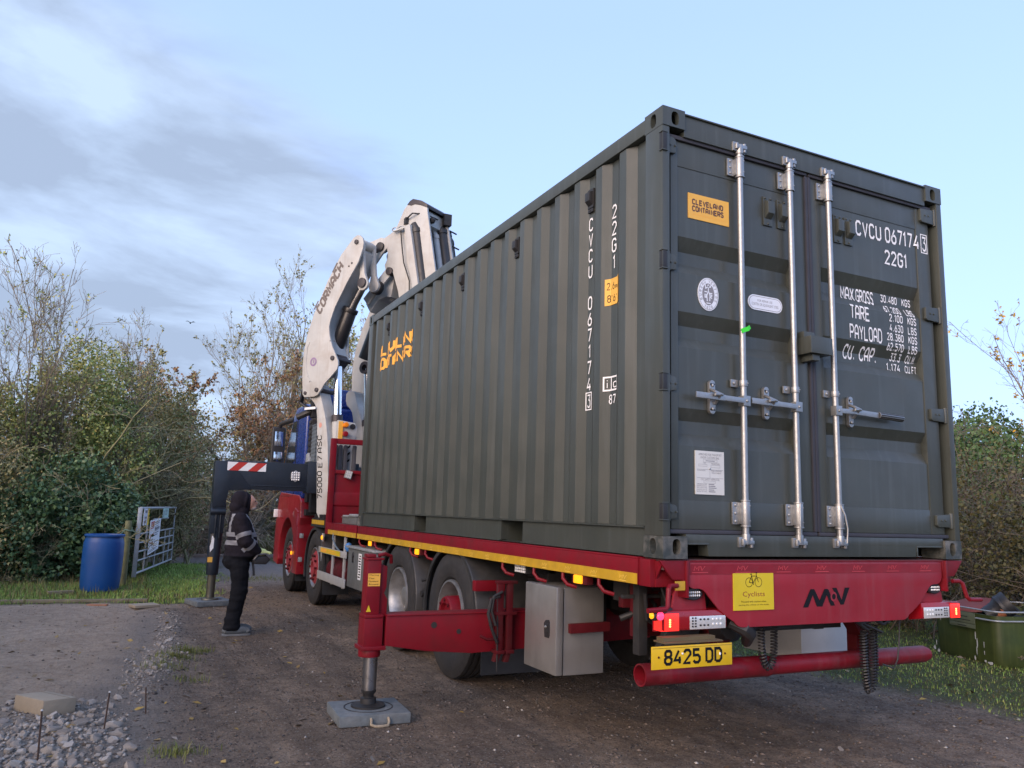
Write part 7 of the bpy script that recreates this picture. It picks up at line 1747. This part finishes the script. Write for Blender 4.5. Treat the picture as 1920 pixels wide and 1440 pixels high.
tree('bare_tree', 'small sparse tree with pale leaves standing above the gate shrub', 'tree', (-1.95, 17.2, 0), 26, stems=5, stem_len=4.2, stem_rad=.05, spread=.32, lv=((7, .42, .5), (7, .5, .55), (4, .55, .6)), leaf=L_PALE, nleaf=2600, lsize=.075, up=.07, gather=.4)
bush('bramble_thicket', 'brown bramble thicket of arching dead stems left of the stabiliser leg', 'bush', [(-1.2, 19.6, 1.3, 1.3, .9, 1.6), (-.2, 20.2, 1.5, 1.1, .9, 1.7), (-2.2, 19.8, 1.0, 1.0, .9, 1.2)], 27, 9000, .055, L_MIX, 170, per=16, twig=TWIGD, droop=.10, stem_rad=.014, thr=.05)
tree('hawthorn_tree', 'brown-leaved hawthorn tree left of the blue cab', 'tree', (.65, 21.6, 0), 28, stems=13, stem_len=5.6, stem_rad=.075, spread=.80, lv=((11, .44, .6), (9, .5, .65), (5, .55, .7)), leaf=L_BROWN, nleaf=26000, lsize=.085, up=.035, wig=.20, gather=.75)
tree('bare_tree', 'tall bare tree with upswept branches behind the hawthorn', 'tree', (2.5, 25.0, 0), 29, stems=12, stem_len=7.3, stem_rad=.08, spread=.66, lv=((10, .40, .5), (8, .48, .5), (4, .52, .55)), leaf=L_PALE, nleaf=5200, lsize=.085, up=.075, wig=.13, gather=.3)
tree('bare_tree', 'bare tree showing through the arms of the crane', 'tree', (5.6, 25.5, 0), 30, stems=6, stem_len=7.2, stem_rad=.10, spread=.45, lv=((10, .46, .5), (9, .48, .55), (4, .52, .6)), leaf=L_OLIVE, nleaf=6500, lsize=.085, up=.045, wig=.15, gather=.5)
tree('bare_tree', 'bare tree tops just showing over the container roof beside the jib', 'tree', (9.4, 28.0, 0), 31, stems=5, stem_len=8.6, stem_rad=.11, spread=.30, lv=((9, .42, .45), (8, .45, .5), (4, .5, .55)), up=.07, wig=.12)
bush('hedge', 'dense dark hedge of ivy and dead vines behind the man', 'hedge', [(-2.6, 23.2, 1.9, 1.6, .9, 2.2), (-.6, 23.4, 2.1, 1.5, .9, 2.4), (1.2, 23.6, 1.9, 1.5, .9, 2.2), (3.2, 23.8, 1.8, 1.6, .9, 2.1), (5.2, 24.0, 1.9, 1.6, .9, 2.2)], 32, 36000, .085, L_MIX, 210, per=14, twig=TWIGD, droop=.08, stem_rad=.02, thr=-.06)
bush('hedge', 'low dark evergreen hedge behind the far left tree, with an added stretch out of view', 'hedge', [(-7.2, 15.2, 1.8, 1.6, 1.2, 2.1), (-5.4, 16.0, 1.9, 1.4, 1.2, 2.1), (-4.0, 17.5, 1.7, 1.4, 1.2, 1.9), (-3.6, 20.5, 1.8, 1.6, 1.2, 2.0)] + [(-9.3 + .3 * math.sin(i * 2.1), 13.6 - 1.7 * i, 2.1 + .3 * math.sin(i * 1.3), 1.3, 1.3, 2.3 + .4 * math.sin(i * 1.9)) for i in range(11)], 33, 62000, .105, L_MIX, 260, per=10, twig=TWIGG, stem_rad=.025, thr=-.12)  # unseen blobs down the left are added to dim the glow the container reflects
# ---- right of the lorry
hb = [(7.15 + .10 * math.sin(i * 1.7), -0.4 + .95 * i, 1.15 + .12 * math.sin(i * 2.3), .75, .80, 1.25 + .14 * math.sin(i * 1.1)) for i in range(17)]
bush('hedge', 'thin twiggy brown-green hedge along the right side behind the trough', 'hedge', hb, 34, 50000, .048, L_HEDGE, 330, per=9, twig=TWIGH, stem_rad=.014, thr=-.02, nfree=9000, inner=.1)
bush('bare_bush', 'bare grey-brown bush rising over the right-hand hedge', 'bush', [(9.3, 4.3, 1.9, 1.0, 1.1, 1.35), (9.9, 5.8, 1.7, 1.0, 1.2, 1.4), (8.9, 3.0, 1.7, .8, .9, 1.1)], 35, 3600, .045, L_HEDGE, 90, per=11, twig=TWIGH, stem_rad=.012, thr=.0)
bush('conifer_hedge', 'dark green conifer hedge beyond the right-hand hedge', 'conifer', [(14.4, 7.6, 1.9, 1.3, 1.2, 1.9), (15.6, 8.4, 2.1, 1.3, 1.2, 2.1), (16.8, 9.6, 2.0, 1.3, 1.2, 2.0), (13.3, 6.2, 1.7, 1.1, 1.1, 1.6)], 36, 34000, .10, L_CON, 60, per=8, twig=TWIGG, stem_rad=.03, thr=-.16)
tree('autumn_tree', 'thin autumn tree with yellow leaves at the right edge', 'tree', (14.9, 5.5, 0), 37, stems=4, stem_len=5.0, stem_rad=.05, spread=.42, lv=((9, .42, .5), (8, .5, .6), (3, .5, .6)), leaf=L_YELL, nleaf=1500, lsize=.075, up=.05, wig=.16, gather=.3)
bush('shrub', 'yellow-leaved low shrub under the thin autumn tree', 'bush', [(14.6, 5.2, 2.0, .9, .9, 1.6), (13.8, 4.6, 1.5, .8, .8, 1.2)], 38, 9000, .07, L_YELL, 50, per=10, twig=TWIG, thr=.05)

# ---- grass
def grass(name, label, X, Y, hmin, hmax, w, cols, seed, lean=.5):
    rng = np.random.default_rng(seed); n = len(X); Z = ground_h(X, Y) * (Y < 30) - .004
    a = rng.random(n) * 6.283; h = hmin + (hmax - hmin) * rng.random(n) ** 1.5; ww = w * rng.uniform(.6, 1.2, n)
    d = np.stack([np.cos(a), np.sin(a), 0 * a], -1); s = np.stack([-np.sin(a), np.cos(a), 0 * a], -1); P = np.stack([X, Y, Z], -1); L = (lean * rng.random(n))[:, None]
    up = np.array([0, 0, 1.]); m1 = P + (up * .55 + d * L * .25) * h[:, None]; m2 = P + (up * (1 - .3 * L) + d * L) * h[:, None]
    V = np.stack([P - s * ww[:, None] / 2, P + s * ww[:, None] / 2, m1 + s * ww[:, None] * .38, m1 - s * ww[:, None] * .38, m2 + s * ww[:, None] * .06, m2 - s * ww[:, None] * .06], 1).reshape(-1, 3)
    b = np.arange(n)[:, None] * 6; Q = np.concatenate([b + np.array([0, 1, 2, 3]), b + np.array([3, 2, 4, 5])], 0)
    o = np_mesh(name, V, Q, leafmat(name + '_blade' + str(seed), cols, .6), kind='stuff'); o['label'] = label; return o
GRN = [(0.131, 0.251, 0.041), (0.193, 0.339, 0.060), (0.251, 0.369, 0.076), (0.354, 0.383, 0.117), (0.163, 0.281, 0.051)]
GRY = [(0.195, 0.169, 0.058), (0.130, 0.150, 0.046), (0.260, 0.221, 0.091), (0.169, 0.130, 0.065)]
rg = np.random.default_rng(5)
def in_turf_left(n):
    x = rg.uniform(-6, -.6, n); y = rg.uniform(8.7, 17.2, n); nbv = gnoise(x, y, .5, 5) * .5 + gnoise(x, y, .16, 6) * .25
    f = sst(8.75, 9.1, y + nbv * .6) * (1 - sst(-1.35, -.75, x - (y - 12) * .10 + nbv * .9)) * (1 - sst(15.3, 17.0, y + nbv)); k = rg.random(n) < f * (.65 + .7 * (gnoise(x, y, .9, 8) + .3)); return x[k], y[k]
x, y = in_turf_left(90000); grass('grass', 'short green grass around the drum and gate', x, y, .02, .075, .010, GRN, 51, .8)
x, y = in_turf_left(9000); k = (x < -2.0) | (y < 9.6); grass('grass', 'straw-coloured longer grass at the left verge', x[k], y[k], .06, .20, .010, GRY, 52)
n = 80000; x = rg.uniform(2.9, 8.2, n); y = rg.uniform(-1.2, 9, n); nbv = gnoise(x, y, .5, 5) * .5 + gnoise(x, y, .16, 6) * .25
k = rg.random(n) < sst(3.45, 4.2, x + y * .17 + nbv * .7) * (.30 + 1.1 * np.clip(gnoise(x, y, .7, 9) + .35, 0, 1)); grass('grass', 'trodden green grass in front of the trough', x[k], y[k], .012, .045, .007, GRN + [(.10, .09, .04), (.14, .11, .05), (.09, .08, .03)], 53, 1.1)
n = 26000; x = rg.uniform(-6, 6.5, n); y = 20.6 + 2.2 * rg.random(n); grass('grass', 'yellowing long grass on the verge below the far hedge', x, y, .10, .42, .022, GRY + [(.22, .19, .05)], 54)
X, Y = [], []
for cx, cy, r_, n in ((-2.05, 4.35, .09, 260), (-1.90, 4.75, .06, 220), (-2.12, 4.0, .10, 160), (-1.75, 4.9, .05, 90), (-1.98, 3.55, .07, 80), (-2.2, 1.55, .08, 160), (-.15, 12.4, .5, 900)): X.append(rg.normal(cx, r_, n)); Y.append(rg.normal(cy, r_ * .7, n))
grass('grass_tufts', 'small yellow-green grass tufts at the edge of the drive', np.concatenate(X), np.concatenate(Y), .02, .085, .006, [(.14, .16, .035), (.10, .13, .03), (.20, .19, .06)], 55, .9)
# ---- fallen leaves
n = 1500; r = rg.random(n) ** .8 * 13 + 3.2; a = R(64) + (rg.random(n) - .5) * R(84); x, y = -2.62 + r * np.cos(a), -3.5 + r * np.sin(a); k = ~((x > -.2) & (x < 2.6) & (y > .3)); x, y = x[k], y[k]
P = np.stack([x, y, ground_h(x, y) + .006], -1); s = .014 + .030 * rg.random(len(x)) ** 1.5; aa = rg.random(len(x)) * 6.283; d = np.stack([np.cos(aa), np.sin(aa), rg.normal(0, .25, len(x))], -1) * s[:, None]; q = np.stack([-np.sin(aa), np.cos(aa), rg.normal(0, .3, len(x))], -1) * s[:, None] * .45
V = np.stack([P - d, P + q + [0, 0, .004], P + d, P - q + [0, 0, .004]], 1).reshape(-1, 3)
o = np_mesh('fallen_leaves', V, np.arange(len(V)).reshape(-1, 4), leafmat('fallen_leaf', [(.16, .10, .05), (.10, .065, .04), (.24, .18, .10), (.36, .24, .05), (.09, .06, .04), (.34, .31, .26)], .7), kind='stuff'); o['label'] = 'scattered brown and pale fallen leaves on the drive'
